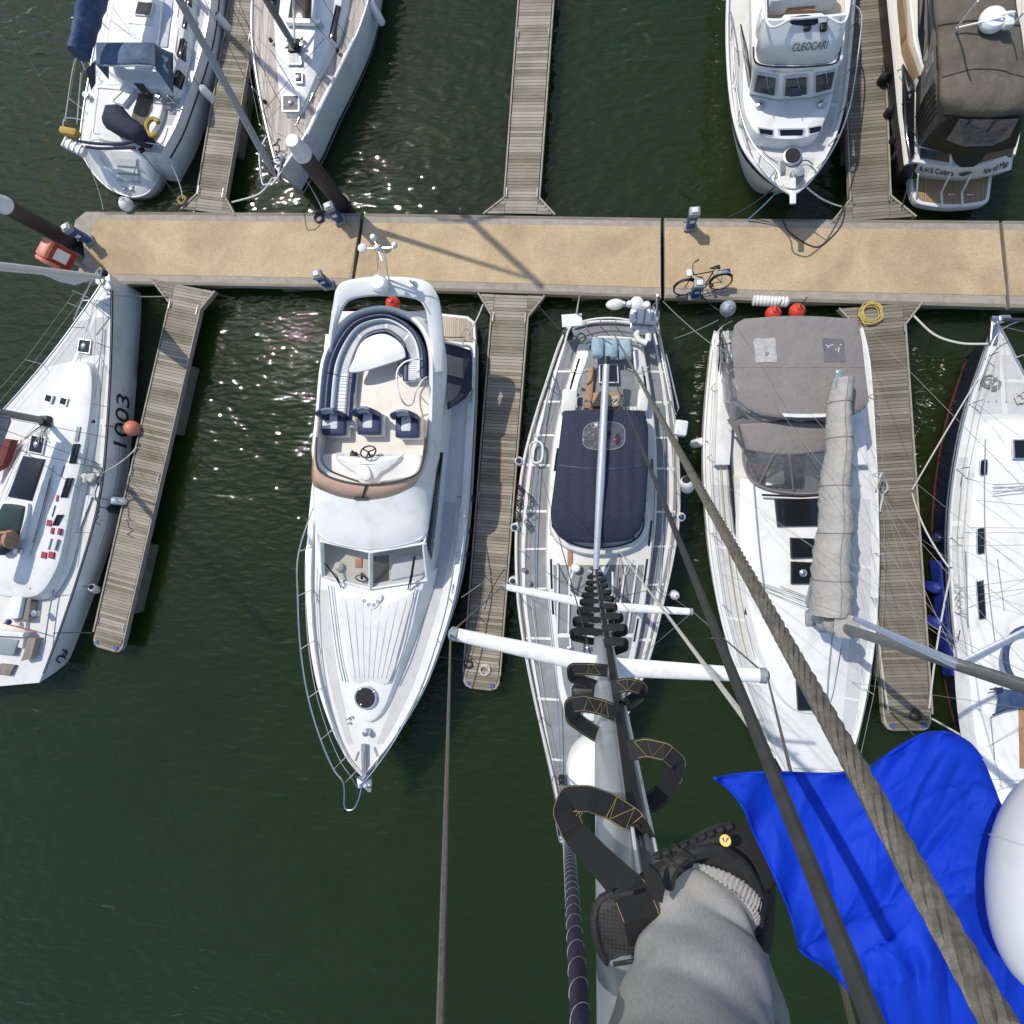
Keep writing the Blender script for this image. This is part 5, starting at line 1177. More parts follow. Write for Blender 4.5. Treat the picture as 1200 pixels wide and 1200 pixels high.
# ================================================================== SLOOP WITH GREY CANOPY (right of the own boat)
def canopy_sloop():
    t = thing('sailing_yacht', 'white sloop with a grey cockpit canopy and a beige sail cover on its boom', 'yacht', V(930, 640, 0), 'sailing yachts')
    st = [(838, 388, 1010, 384, 1.2), (834, 410, 1018, 420, 1.2), (828, 470, 1023, 480, 1.2), (825, 530, 1027, 550, 1.2), (828, 600, 1029, 620, 1.22), (834, 660, 1029, 690, 1.27), (846, 725, 1024, 750, 1.33),
          (862, 780, 1016, 805, 1.4), (886, 842, 1004, 862, 1.48), (914, 895, 988, 908, 1.55), (940, 942, 971, 948, 1.6), (958, 974, 961, 976, 1.65)]
    H = Hull(t, st, 'gel', 'gel_deck', wl=.1, bowfl=.5, rake=1.0, tr=.2, bul=.03, camber=.06, n=44, railr=.035)
    H.band('cove_stripe', .02, .97, .08, .14, 'L', 'letter', .006); H.band('cove_stripe', .02, .97, .08, .14, 'R', 'letter', .006)
    for a, b in ((.32, .42), (.425, .54), (.545, .66), (.665, .78)):
        H.strip('non_slip', a, b, .04, .155, 'nonskid', .006, nt=8); H.strip('non_slip', a, b, .845, .96, 'nonskid', .006, nt=8)
    H.strip('non_slip', .82, .88, .12, .48, 'nonskid', .006, nt=6); H.strip('non_slip', .82, .88, .52, .88, 'nonskid', .006, nt=6)
    P = catmull(VV([(868, 560), (866, 620), (872, 680), (884, 740), (905, 800), (930, 832), (958, 838), (975, 825), (983, 790), (992, 730), (996, 660), (996, 600), (992, 555)], 1.72), 50)
    G().prism(P, 1.15, 1.66, r=.1, flare=.16, camber=.05).build('coachroof', 'gel', t)
    for i in range(6):
        tt = (.33, .40, .47)[i % 3]; sd_ = -1 if i < 3 else 1
    for pts in ([(853, 500), (856, 560), (864, 640), (875, 720)],):
        tubeo('side_window', catmull(VV(pts, 1.38), 24), .055, 'glass', t, 6, 2.0)
    for pts in ([(882, 560), (889, 640), (895, 690)], [(975, 740), (970, 790), (968, 828)], [(980, 742), (984, 700)]): tubeo('grab_rail', [UP(p, .05) for p in catmull(VV(pts, 1.72), 16)], .018, 'letter_grey', t)
    # hatches on the roof
    hatch(VV([(908, 585), (965, 584), (965, 616), (911, 617)], 1.74), t, 'sliding_hatch', 'glass', 'black', .03)
    hatch(VV([(926, 630), (954, 631), (957, 653), (927, 654)], 1.76), t, 'deck_hatch', 'glass', 'black', .04)
    hatch(VV([(927, 658), (954, 659), (954, 684), (927, 684)], 1.76), t, 'deck_hatch', 'glass', 'black', .035, knob=True)
    hatch(VV([(933, 798), (958, 800), (960, 832), (935, 832)], 1.74), t, 'deck_hatch', 'glass', 'black', .035)
    # cockpit side furniture
    for sgn, xs in ((1, (842, 850, 858)), (-1, (1008, 1003, 996))):
        P = VV([(xs[0], 405), (xs[1], 403), (xs[2]+2, 480), (xs[2]-2, 545), (xs[0]-4, 545)], 1.5) if sgn > 0 else VV([(xs[0], 405), (xs[1], 403), (xs[2], 480), (xs[2]+4, 545), (xs[0]+10, 545)], 1.5)
        G().prism(P, 1.15, 1.5, r=.06).build('cockpit_coaming', 'gel', t)
    G().prism(VV([(866, 400), (1000, 400), (1000, 530), (870, 530)], 1.0), .95, 1.13, r=.02).build('cockpit_sole', 'teak_warm', t)
    for x, y in ((853, 428), (858, 470), (1000, 445)): winch(V(x, y, 1.5), t, 1.1)
    # bimini: fabric over three hoops
    def bim(u, v):
        y = 374+v*112
        xl_ = lerp_px([(374, 872), (380, 861), (400, 857.5), (440, 861), (465, 866), (478, 874), (486, 888)], y); xr_ = lerp_px([(374, 998), (380, 1006), (400, 1010), (440, 1014), (470, 1018), (480, 1012), (486, 1000)], y)
        z = 3.0+.16*math.sin(math.pi*u)**.7+.05*math.sin(math.pi*v); z -= .012*abs(math.sin(math.pi*(v*2.6)))
        p = V(xl_+(xr_-xl_)*u, y-3.5*math.sin(math.pi*u)*(1-2*v), z); p.z += .007*math.sin(u*23+4*v)*math.sin(math.pi*v); return p
    rows = [[bim(j/36, i/28) for j in range(37)] for i in range(29)]
    rows = [[r[0]-Vector((-.03, 0, .10))]+r+[r[-1]-Vector((.03, 0, .10))] for r in rows]
    rows = [[p-Vector((0, -.02, .12)) for p in rows[0]]]+rows+[[p-Vector((0, .03, .14)) for p in rows[-1]]]
    bo = G().grid(rows).build('bimini', 'taupe', t, ang=70, solid=.015)
    for v in (.5,): tubeo('bimini_seam', [UP(bim(.0+i/24, v), .010) for i in range(25)], .014, 'taupe', bo, 6, .6)
    for u0, u1, v0, v1, m in ((.17, .33, .22, .45, 'fender_white'), (.70, .855, .22, .45, 'glass')):
        P = [UP(bim(u, v), .014) for u, v in ((u0, v0), ((u0+u1)/2, v0), (u1, v0), (u1, (v0+v1)/2), (u1, v1), ((u0+u1)/2, v1), (u0, v1), (u0, (v0+v1)/2))]
        w_ = G().slab(catmull(P, 32, True), .01).build('bimini_window', 'vinyl_clear' if m == 'glass' else 'vinyl_pale', bo)
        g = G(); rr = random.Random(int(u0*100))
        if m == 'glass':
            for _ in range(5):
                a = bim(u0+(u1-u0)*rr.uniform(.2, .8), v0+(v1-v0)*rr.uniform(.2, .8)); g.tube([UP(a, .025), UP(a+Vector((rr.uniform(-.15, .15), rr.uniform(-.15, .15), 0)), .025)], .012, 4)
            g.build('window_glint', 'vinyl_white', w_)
    for v in (.02, .5, .97): tubeo('bimini_hoop', [bim(0, v)-Vector((0, 0, 1.5)), bim(0, v)-Vector((0, 0, .1))], .016, 'steel', t); tubeo('bimini_hoop', [bim(1, v)-Vector((0, 0, 1.5)), bim(1, v)-Vector((0, 0, .1))], .016, 'steel', t)
    G().slab([UP(bim(.27+.5*i/8, .965), .03) for i in range(9)]+[UP(bim(.77-.5*i/8, 1.0), .03) for i in range(9)], .02).build('bimini_edge', 'fender_white', bo)
    # connecting apron and side curtains with clear panes
    g = G(); g.grid([[bim(.06+.88*i/16, 1.0)-Vector((0, 0, .06+.05*math.sin(i*.8)**2)) for i in range(17)], [V(893+90*i/16, 493+1.5*math.sin(i), 2.72) for i in range(17)], [V(890+96*i/16, 500, 2.62) for i in range(17)]]); g.build('apron', 'taupe', t, solid=.01)
    A_ = V(858, 400, 3.0)
    for q in ([(859, 425, 2.9), (865, 470, 2.9), (875, 484, 2.9), (858, 500, 1.9), (848, 470, 1.8), (845, 425, 1.8)],):
        G().slab(VV(q), .01).build('side_curtain', 'vinyl_clear', t, smooth=False)
    for a, b in (((859, 425, 2.9), (845, 425, 1.8)), ((866, 472, 2.9), (848, 470, 1.8)), ((875, 484, 2.9), (852, 497, 1.8)), ((858, 402, 2.95), (840, 405, 1.7)), ((860, 440, 2.9), (850, 400, 1.8))): tubeo('canopy_strut', VV([a, b]), .014, 'steel', t, 6)
    G().slab(VV([(852, 492, 1.95), (872, 480, 2.75), (893, 497, 2.7), (868, 517, 2.15)]), .012).build('curtain_flap', 'taupe', t, smooth=False)
    # sprayhood with windscreen
    def spr(u, v):
        xl_, xr_, y = 868+8*v, 980-6*v, 497+v*34
        z = 2.62+.15*math.sin(math.pi*u)**.6-.12*v*v; return V(xl_+(xr_-xl_)*u, y+ (6*math.sin(math.pi*u)-3)*v - 3*math.sin(math.pi*u)*(1-v), z)
    rows = [[spr(j/24, i/10) for j in range(25)] for i in range(11)]
    rows = [[r[0]-Vector((0, 0, .3))]+r+[r[-1]-Vector((0, 0, .3))] for r in rows]
    G().grid(rows).build('sprayhood', 'taupe', t, ang=70, solid=.015)
    B0 = catmull(VV([(872, 515), (871, 540), (880, 562), (900, 573), (930, 578), (960, 577), (978, 568), (986, 540), (986, 515)], 1.74), 33); T0 = [spr(i/32, 1) for i in range(33)]
    G().grid([B0, T0]).build('sprayhood_window', 'vinyl_clear', t, solid=.008)
    tubeo('window_hem', [UP(p, .02) for p in B0], .035, 'taupe', t, 6)
    for i in (10, 16, 23): tubeo('window_seam', [UP(B0[i], .02), UP(T0[i], .02)], .028, 'taupe', t, 6)
    g = G()
    for x, y, r in ((888, 545, .2), (892, 556, .16), (905, 552, .14), (912, 543, .12)): g.ball(V(x, y, 1.85), r, 10, .5)
    g.build('cockpit_gear', 'skin', t)
    G().rbox(V(907, 560, 1.8), .5, .4, .2, .1, .05).build('white_locker', 'fender_white', t)
    G().prism(VV([(922, 532), (945, 532), (942, 571), (918, 571)], 1.8), 1.6, 1.78, r=.01).build('companionway', 'dark_int', t)
    for a, b in (((893, 580), (940, 582)), ((940, 582), (966, 580))): tubeo('traveller', VV([a, b], 1.86), .03, 'black', t)
    # mast, boom, sail cover
    base = V(952, 724, 1.72); t1 = base+(D(1215, 805, 8.0)-base)
    top = V(1200, 804, 9.2); dirm = (top-base)
    dirm = dirm/dirm.z
    mp = lambda h: base+dirm*h
    rings = []
    for i in range(20):
        p = mp(13.0*i/19); rings.append([p+Vector((.075*math.cos(a), .115*math.sin(a), 0)) for a in [k*2*math.pi/16 for k in range(16)]])
    G().loft(rings, True, True, True).build('mast', 'alu_grey', t)
    g = G(); g.rbox(UP(base, .05), .4, .4, .14, 0, .04); g.build('mast_foot', 'letter_grey', t)
    h1 = 5.2
    for h in range(1, 12):
        p = mp(h)
        if PX(p)[0] > 1112: h1 = h; break
    c = mp(h1); 
    for tip in (V(988, 719, c.z+.05), V(1235, 722, c.z+.05)):
        dv = tip-c; dv.normalize(); ln = min((tip-c).length, 1.9); e = c+dv*ln; w0 = Vector((-dv.y, dv.x, 0))
        s_ = G().loft([[c.lerp(e, f)+w0*(.085*(1-.45*f))*math.cos(q)+Vector((0, 0, .03*math.sin(q))) for q in [k*2*math.pi/12 for k in range(12)]] for f in [i/6 for i in range(7)]], True, True, True).build('spreader', 'alu', t)
    # boom with cover: deep flaked sail on top
    b1 = V(984.5, 440, 3.3)
    b0 = V(966, 718, 2.75)
    tubeo('boom', [b0, b1], .09, 'alu', t, 12)
    rows = []
    n = 40
    for i in range(n+1):
        f = i/n; c = b0.lerp(b1, .0+.98*f)
        hh = (1.0-.5*f)*(1+.03*math.sin(i*1.9)); wd = .48-.24*f
        row = []
        for k in range(21):
            q = -math.pi/2+2*math.pi*k/20
            rr_ = 1+.07*math.sin(i*1.1+k*2.3)+.05*math.sin(i*2.3-k)
            row.append(c+Vector((wd*math.cos(q)*rr_*(1.15-.35*(math.sin(q)+1)/2), 0, -.13+(hh+.1)*(math.sin(q)+1)/2))+Vector((.03*math.sin(i*.5), 0, 0)))
        rows.append(row)
    cv = G().loft([r[:-1] for r in rows], True, True, True).build('sail_cover', 'beige_cover', t, ang=70)
    for i in (6, 14, 22, 30, 36):
        c = sum(rows[i][:-1], Vector())/20; tubeo('cover_tie', [c+(p-c)*1.025 for p in rows[i]], .012, 'taupe', cv, 5)
    tubeo('cover_zip', [UP(max(r, key=lambda p: p.z), .012) for r in rows], .010, 'taupe', cv, 5)
    # cover collar round the mast
    g = G(); rings = []
    for i in range(9):
        p = mp(.75+1.15*i/8); r_ = .26+.05*math.sin(i*1.7)
        rings.append([p+Vector((r_*(1+.1*math.sin(3*a+i))*math.cos(a), .05+r_*(1+.1*math.cos(4*a+i*2))*math.sin(a), 0)) for a in [k*2*math.pi/18 for k in range(18)]])
    g.loft(rings, True, True, True).build('mast_collar', 'beige_cover', t, ang=70)
    g = G(); e = b1; g.tube(catmull(VV([(981, 458, 3.55), (980, 444, 3.6), (984, 435, 3.5), (988, 442, 3.45), (991, 450, 3.45), (999, 454, 3.45)]), 24), .03, 6); g.rbox(V(983, 441, 3.5), .14, .3, .12, 0, .03); g.build('boom_end', 'alu', t)
    g = G(); g.tube([V(945, 708, 1.95), V(958, 650, 2.35)], .04, 8); g.build('kicker', 'letter_grey', t)
    # rails, cleats, stern gear
    tsl = [.16, .28, .40, .52, .64, .76, .88]
    for s_ in 'LR': H.rails(s_, tsl, .62, inq=.02)
    tubeo('pushpit', catmull(VV([(838, 425, 1.85), (836, 400, 1.85), (846, 383, 1.85), (858, 376, 1.85)]), 18), .016, 'steel', t); tubeo('pushpit', catmull(VV([(838, 425, 1.5), (836, 400, 1.5), (846, 383, 1.5), (858, 376, 1.5)]), 18), .013, 'steel', t)
    g = G(); g.ball(V(853, 361.5, 2.2), .21, 14, 1.3); g.build('outboard_cover', 'foil', t); tubeo('outboard_bracket', [V(852, 366, 2.2), V(850, 376, 1.4)], .04, 'black', t)
    tubeo('pulpit', catmull([H.dk(.88, .02, .62), H.dk(1, .5, .75)+Vector((-.35, -.2, 0)), H.dk(1, .5, .75)+Vector((.3, -.2, 0)), H.dk(.88, .98, .62)], 22), .018, 'steel', t)
    rr = random.Random(21)
    for q in range(3):
        pts = [V(845+q*3+rr.uniform(-4, 4), 400+rr.uniform(-18, 40), 1.6+rr.uniform(0, .15)) for i in range(12)]; tubeo('rope_tail', catmull(pts, 40), .014, ('rope_dark', 'rope_grey', 'rope_white')[q], t, 5)
    # furling lines, jackstays
    for pts, m in (([(840, 485), (846, 580), (855, 660), (873, 760), (905, 850), (935, 915)], 'foam_yellow'), ([(849, 500), (855, 600), (868, 700), (893, 800), (925, 880)], 'rope_grey'), ([(985, 760), (968, 860)], 'rope_grey')):
        tubeo('deck_line', [UP(p, .02) for p in catmull(VV(pts, 1.36), 30)], .011, m, t, 5)
    cap = [mp(h1)+Vector((1.0, .1, 0)), mp(h1)+Vector((-.95, .2, 0))]
    for a, b in ((mp(h1)+Vector((.0, 0, -.2)), H.dk(.47, .96)), (V(988, 719, mp(h1).z), H.dk(.47, .05)), (mp(9), V(1021, 700, 1.3)), (mp(9.5), V(998, 800, 1.4)), (mp(12), V(959, 975, 1.7)), (mp(11), V(1012, 380, 1.3)), (mp(6), V(982, 470, 2.9))):
        tubeo('stay', [a, b], .005, 'rope_grey', t, 5)
    for a, b in ((mp(7), V(838, 560, 1.25)), (mp(9), V(886, 690, 1.75)), (mp(10), V(1023, 590, 1.25)), (mp(10.5), V(1018, 520, 1.25)), (mp(4), V(1020, 640, 1.3)), (mp(7.5), V(890, 600, 1.75)), (mp(3.2), V(978, 560, 2.6)), (mp(6.5), V(905, 470, 3.05)), (mp(8), V(865, 385, 3.05)), (mp(5), V(1003, 455, 2.9)), (mp(11.5), V(930, 900, 1.6)), (mp(2.5), V(1012, 800, 1.5))):
        tubeo('stay', [a, b], .0042, 'rope_grey', t, 5)
    for a, b in ((V(892, 686, 1.8), V(945, 706, 1.9)), (V(892, 690, 1.8), V(945, 712, 1.9)), (V(890, 683, 1.8), V(948, 701, 1.9)), (V(914, 687, 1.8), V(948, 700, 1.95))): tubeo('halyard', [a, b], .008, 'rope_dark', t, 5)
    return t, H
noisy('foil', (.32, .35, .40), .4, .4, 9, metal=.2, bump=.9, bscale=9, dist=.08)
noisy('vinyl_pale', (.45, .44, .41), .3, .3, 8, alpha=.85)
can_t, CH = canopy_sloop()

# ================================================================== NAVY-HULLED SLOOP AT THE RIGHT EDGE (bow up)
def navy_sloop():
    t = thing('sailing_yacht', 'navy-hulled sloop with a white deck cut by the right edge, bow towards the walkway', 'yacht', V(1190, 640, 0), 'sailing yachts')
    st = [(1190, 985, 1262, 985, 1.15), (1163, 930, 1266, 930, 1.15), (1148, 888, 1270, 890, 1.16), (1131, 825, 1272, 825, 1.18), (1119, 752, 1271, 752, 1.2), (1113.5, 690, 1267, 690, 1.22), (1111.5, 630, 1260, 630, 1.25), (1115, 575, 1249, 575, 1.3),
          (1124, 518, 1234, 518, 1.36), (1136, 468, 1215, 468, 1.42), (1149, 430, 1196, 430, 1.47), (1159, 400, 1181, 400, 1.52), (1166, 379, 1169, 379, 1.56)]
    H = Hull(t, st, 'hull_navy', 'gel_deck', wl=.10, bowfl=.4, rake=.7, tr=0, bul=.02, camber=.08, n=44, railr=.03, rail='alu')
    H.band('boot_stripe', .0, .99, .86, .95, 'L', 'antifoul', .008); H.band('boot_stripe', .0, .99, .86, .95, 'R', 'antifoul', .008)
    H.band('cove_stripe', .05, .97, .1, .14, 'L', 'alu', .006)
    for a, b in ((.14, .27), (.28, .40), (.41, .52), (.53, .64)): H.strip('non_slip', a, b, .03, .115, 'nonskid', .006, nt=8)
    for a, b in ((.72, .79), (.80, .87)): H.strip('non_slip', a, b, .08, .46, 'nonskid', .006, nt=6); H.strip('non_slip', a, b, .54, .92, 'nonskid', .006, nt=6)
    P = catmull(VV([(1172, 985), (1158, 930), (1146, 880), (1138, 820), (1134, 740), (1134, 670), (1138, 600), (1144, 540), (1152, 505), (1166, 492), (1192, 490), (1214, 494), (1226, 510), (1238, 560), (1245, 640), (1246, 720), (1246, 820), (1244, 890), (1240, 985)], 1.6), 60)
    G().prism(P, 1.1, 1.58, r=.12, flare=.10, camber=.06).build('coachroof', 'gel', t)
    hatch(VV([(1186, 515), (1215, 515), (1217, 538), (1187, 538)], 1.66), t, 'deck_hatch')
    for y0, y1 in ((540, 556), (620, 648), (682, 724)):
        x0 = lerp_px([(500, 1147), (600, 1141), (680, 1140), (760, 1144)], y0)+5; x1 = lerp_px([(500, 1147), (600, 1141), (680, 1140), (760, 1144)], y1)+5
        P = catmull(VV([(x0, y0), (x0+5, y0-1), (x0+6.5, y0+2), (x1+7, y1-2), (x1+6, y1), (x1+1, y1+1), (x1-.5, y1-3), (x0-1, y0+3)], 1.585), 24, True)
        fo = G().prism(offset2(P, .025), 1.3, 1.615, r=.01).build('window_frame', 'alu', t); G().prism(P, 1.4, 1.622, r=.005).build('pane', 'glass', fo)
    for pts in ([(1154, 515), (1153, 600), (1157, 680), (1166, 760)], [(1168, 655), (1176, 716)], [(1131, 646), (1134, 735)], [(1160, 840), (1165, 890)]): tubeo('grab_rail', [UP(p, .03) for p in catmull(VV(pts, 1.6), 16)], .013, 'letter_grey', t)
    # blue cockpit awning patch and wheel at the right edge
    G().prism(VV([(1168, 806), (1200, 812), (1230, 815), (1230, 832), (1200, 830), (1170, 836), (1173, 820)], 2.0), 1.9, 1.96, r=.02).build('sprayhood_edge', 'blue_canvas', t)
    tubeo('cover_batten', VV([(1160, 808, 2.0), (1175, 806, 2.0)], None), .02, 'black', t); tubeo('cover_batten', VV([(1163, 838, 2.0), (1178, 832, 2.0)], None), .02, 'black', t)
    g = G(); c = V(1204, 770, 2.3); g.tube([c+Vector((.5*math.cos(a), .72*math.sin(a), 0)) for a in [i*math.pi/14 for i in range(29)]], .07, 8); g.build('pole_bag', 'blue_canvas', t)
    G().prism(VV([(1193, 825), (1230, 825), (1230, 905), (1195, 900)], 1.62), 1.5, 1.64, r=.01).build('teak_seat', 'teak_warm', t)
    # foredeck: windlass, pulpit, lines
    g = G(); g.rbox(V(1165, 386, 1.62), .22, .7, .12, -.1, .04); g.tube([V(1161, 373, 1.7), V(1167, 374, 1.7), V(1184, 374, 1.75)], .06, 8); g.rbox(V(1176, 374, 1.72), .3, .2, .16, 0, .05); g.build('anchor_roller', 'steel', t)
    tubeo('furler_drum', [V(1178, 374.5, 1.8), V(1215, 375.5, 2.6)], .05, 'letter', t, 10)
    for k, dx in enumerate((-2, 1, 5)): tubeo('deck_line', [UP(p, .03) for p in catmull(VV([(1170+dx, 395), (1168+dx*2, 430), (1164+dx*3, 470)], 1.5), 12)], .014, 'rope_white', t, 5)
    rr = random.Random(17)
    for cx, cy in ((1158, 446), (1196, 466), (1166, 450)):
        pts = [V(cx+6*math.cos(i*1.1)+rr.uniform(-3, 3), cy+5*math.sin(i*1.1)+rr.uniform(-3, 3), 1.5+.012*(i % 4)) for i in range(22)]; tubeo('rope_heap', catmull(pts, 80), .015, 'rope_grey' if cx < 1190 else 'rope_white', t, 5)
    tubeo('pulpit', catmull(VV([(1150, 440, 2.05), (1166, 396, 2.15), (1185, 380, 2.15), (1205, 378, 2.15), (1212, 400, 2.1), (1206, 440, 2.05)]), 30), .016, 'steel', t)
    for s_ in 'LR': H.rails(s_, [.12, .25, .38, .5, .62, .74, .86], .6, inq=.02, out=-.0)
    base = V(1222, 620, 1.65); mp = lambda h: base+Vector((0, 0.0, h))
    tubeo('mast', [mp(i*1.3) for i in range(11)], .10, 'alu', t, 14)
    for a, b in ((mp(11), V(1166, 381, 1.6)), (mp(6), V(1128, 618, 1.3)), (mp(12), V(1127, 624, 1.3)), (mp(5.6), V(1133, 585, 1.3))): tubeo('stay', [a, b], .006, 'rope_grey', t, 5)
    for a, b in ((mp(9), V(1035, 500, 1.3)), (mp(7), V(1117, 690, 1.3)), (mp(8), V(1120, 700, 1.3)), (mp(9.5), V(1113, 640, 1.3)), (mp(4), V(1130, 560, 1.3)), (mp(3), V(1140, 470, 1.5)), (mp(10), V(1158, 930, 1.3)), (mp(5), V(1165, 820, 1.7)), (mp(6.5), V(1150, 880, 1.4)), (mp(2.5), V(1120, 720, 1.3))):
        if PX(b)[0] > 1100: tubeo('stay', [a, b], .0055, 'rope_grey', t, 5)
    for dy in (0, 5, 11): tubeo('halyard', [V(1164, 568+dy, 1.75), V(1215, 566+dy*.4, 1.9)], .012, 'rope_grey', t, 5)
    for k in range(4): tubeo('jib_track', VV([(1118+k*.6, 684+8*k, 1.33), (1128, 690+8*k, 1.4), (1120+k, 700+7*k, 1.33)], None), .012, 'letter_grey', t, 5)
    for x, y in ((1125, 563), (1122, 744), (1138, 822)): cleat(V(x, y, 1.3), 1.4, t, mat='steel')
    # coiled black line and block at the quarter
    pts = [V(1166+4*math.sin(i*1.5), 918+6*math.cos(i*1.2), 1.25+.02*(i % 3)) for i in range(20)]; tubeo('rope_heap', catmull(pts, 70), .02, 'rope_dark', t, 5)
    g = G(); g.rbox(V(1187, 899, 1.3), .24, .34, .1, .7, .04); g.build('mooring_block', 'steel', t)
    return t, H
nav_t, NH = navy_sloop()

# ================================================================== RACING YACHT 1003 AT THE LEFT EDGE (bow up)
def racer():
    t = thing('sailing_yacht', 'white racing yacht numbered 1003 with dark deck panels, cut by the left edge', 'yacht', V(60, 560, 0), 'sailing yachts')
    st = [(-75, 810, 46, 800, 1.0), (-84, 765, 56, 775, 1.02), (-92, 715, 76, 720, 1.05), (-92, 665, 94, 665, 1.08), (-82, 615, 110, 610, 1.12), (-58, 560, 120, 558, 1.17), (-25, 512, 125, 500, 1.22), (20, 462, 128.5, 440, 1.27), (62, 412, 130, 395, 1.32), (98, 363, 130.5, 360, 1.36), (120, 330, 130, 331, 1.4), (126, 322, 128, 322, 1.42)]
    H = Hull(t, st, 'gel', 'gel_deck', wl=.02, bowfl=.12, rake=.05, tr=.5, bul=.02, camber=.06, n=48, railr=.02, rail='alu', tpow=4)
    H.band('toe_rail', .05, .97, -.03, .05, 'R', 'letter', .012)
    H.band('hull_line', .30, .62, .45, .465, 'R', 'letter_grey', .006)
    p = H.side(.50, .70, 'R', .045); x = (H.side(.70, .70, 'R', .045)-p); nn = x.cross(Vector((0, 0, 1)))
    text('hull_number', '1003', p, x, nn, .84, 'letter', t, .004, .12, 1.15)
    p = H.side(.80, .48, 'R', .03); x = (H.side(.95, .48, 'R', .03)-p); nn = x.cross(Vector((0, 0, 1)))
    p = H.side(.055, .55, 'R', .04); x = (H.side(.13, .5, 'R', .04)-p); nn = x.cross(Vector((0, 0, 1)))
    g = G(); x.normalize(); u = Vector((0, 0, 1)); g.tube(catmull([p+x*a+u*b for a, b in ((0, .1), (.15, .3), (.28, .22), (.2, .02), (.35, -.05), (.5, .2))], 24), .025, 5); g.tube(catmull([p+x*a+u*b for a, b in ((.1, -.08), (.3, .1), (.45, .0))], 12), .02, 5); g.build('hull_emblem', 'letter', t)
    for a, b in ((.30, .42), (.43, .55), (.56, .66)): H.strip('non_slip', a, b, .80, .96, 'nonskid', .005, nt=8)
    H.strip('non_slip', .69, .79, .10, .47, 'nonskid', .005, nt=6); H.strip('non_slip', .69, .79, .56, .93, 'nonskid', .005, nt=6)
    # coachroof with rounded nose
    P = catmull(VV([(-40, 690), (-25, 620), (2, 560), (30, 510), (55, 465), (72, 432), (86, 422), (100, 424), (106, 440), (104, 480), (96, 530), (84, 580), (72, 640), (62, 672), (40, 700), (0, 700)], 1.6), 60)
    G().prism(P, 1.1, 1.55, r=.16, flare=.10, camber=.08).build('coachroof', 'gel', t)
    # windows along the side (on the roof shoulder)
    for a, b in (((88, 520), (83, 543)), ((80, 560), (73, 583)), ((69, 603), (63, 616))):
        P = VV([(a[0]-2.2, a[1]), (a[0]+4.5, a[1]), (b[0]+4.5, b[1]), (b[0]-2.2, b[1])], 1.6); G().prism(P, 1.3, 1.615, r=.012).build('side_window', 'glass', t)
    def hp(c, w_, h_, rot=-.18, z=1.60): 
        c = V(c[0], c[1], z); R = Matrix.Rotation(rot, 3, 'Z'); return [c+R @ Vector((x*w_/2, y*h_/2, 0)) for x, y in ((-1, -1), (1, -1), (1, 1), (-1, 1))]
    hatch(hp((99.5, 406), .44, .44, -.15, 1.36), t, 'deck_hatch', knob=True)
    for c in ((57.5, 467), (75, 470.5)): hatch(hp(c, .26, .26, -.3, 1.62), t, 'deck_hatch')
    hatch(hp((44, 521), .5, .56, -.2, 1.65), t, 'deck_hatch', knob=True)
    G().prism(VV([(26, 534), (51, 538), (35, 587), (8, 582)], 1.7), 1.5, 1.68, r=.02).build('sliding_hatch', 'glass', t)
    P = catmull(VV([(8, 590), (26, 592), (30, 596), (24, 624), (18, 630), (-8, 628), (-10, 620), (2, 593)], 1.74), 40, True)
    fo = G().prism(offset2(P, .08), 1.45, 1.74, r=.03).build('garage_frame', 'gel', t); G().prism(P, 1.5, 1.755, r=.03, camber=.03).build('dark_panel', 'green_glass', fo)
    G().prism(VV([(90, 500), (94, 500), (91, 517), (87, 517)], 1.6), 1.5, 1.6, r=.005).build('non_slip', 'letter_grey', t)
    g = G(); g.ball(V(12, 632, 1.9), .3, 12, .5); g.tube(catmull(VV([(-6, 628, 1.95), (4, 624, 2.0), (14, 628, 2.0), (20, 632, 1.95)]), 16), .05, 8); g.build('rope_bag', 'teak_warm', t)
    G().ball(V(2, 640, 1.8), .3, 12, .6).build('dark_bag', 'black', t)
    # decals on the side deck (red tabs with white text lines)
    for x, y, w_, h_ in ((58.5, 613, .17, .2), (62, 622, .1, .2), (70, 623, .09, .2), (52, 650.5, .17, .2), (60.5, 650.5, .17, .2), (68, 584, .07, .2)):
        G().box(V(x, y, 1.58), w_, h_, .07, -.18).build('red_decal', 'red_decal', t)
    for a, b in (((66, 592), (61, 606)), ((63, 630), (55, 645)), ((70, 632), (63, 645)), ((76, 545), (72, 560))):
        G().box(V((a[0]+b[0])/2, (a[1]+b[1])/2, 1.59), .03, .36, .06, -.3).build('small_lettering', 'fender_blue' if a[1] < 600 else 'letter_grey', t)
    # cockpit: benches of teak, coaming, winches
    G().prism(VV([(-60, 650), (44, 655), (28, 760), (-60, 740)], 1.12), 1.0, 1.18, r=.05).build('cockpit_floor', 'gel_warm', t)
    G().prism(VV([(31, 655), (44, 656), (33, 727), (20, 727)], 1.35), 1.1, 1.36, r=.02).build('teak_bench', 'teak_grey', t)
    G().prism(VV([(26, 666), (33, 668), (21, 725), (4, 727), (4, 722)], 1.5), 1.2, 1.5, r=.06).build('coaming', 'gel', t)
    G().prism(VV([(33, 747), (42, 748), (36, 772), (24, 775)], 1.3), 1.1, 1.3, r=.02).build('teak_bench', 'teak_grey', t)
    G().prism(VV([(0, 778), (17, 780), (11, 792), (-6, 790)], 1.15), 1.0, 1.16, r=.02).build('teak_step', 'teak_grey', t)
    P = VV([(0, 748), (22, 750), (16, 768), (-6, 766)], 1.2); G().prism(P, 1.1, 1.22, r=.02).build('liferaft_bay', 'letter_grey', t)
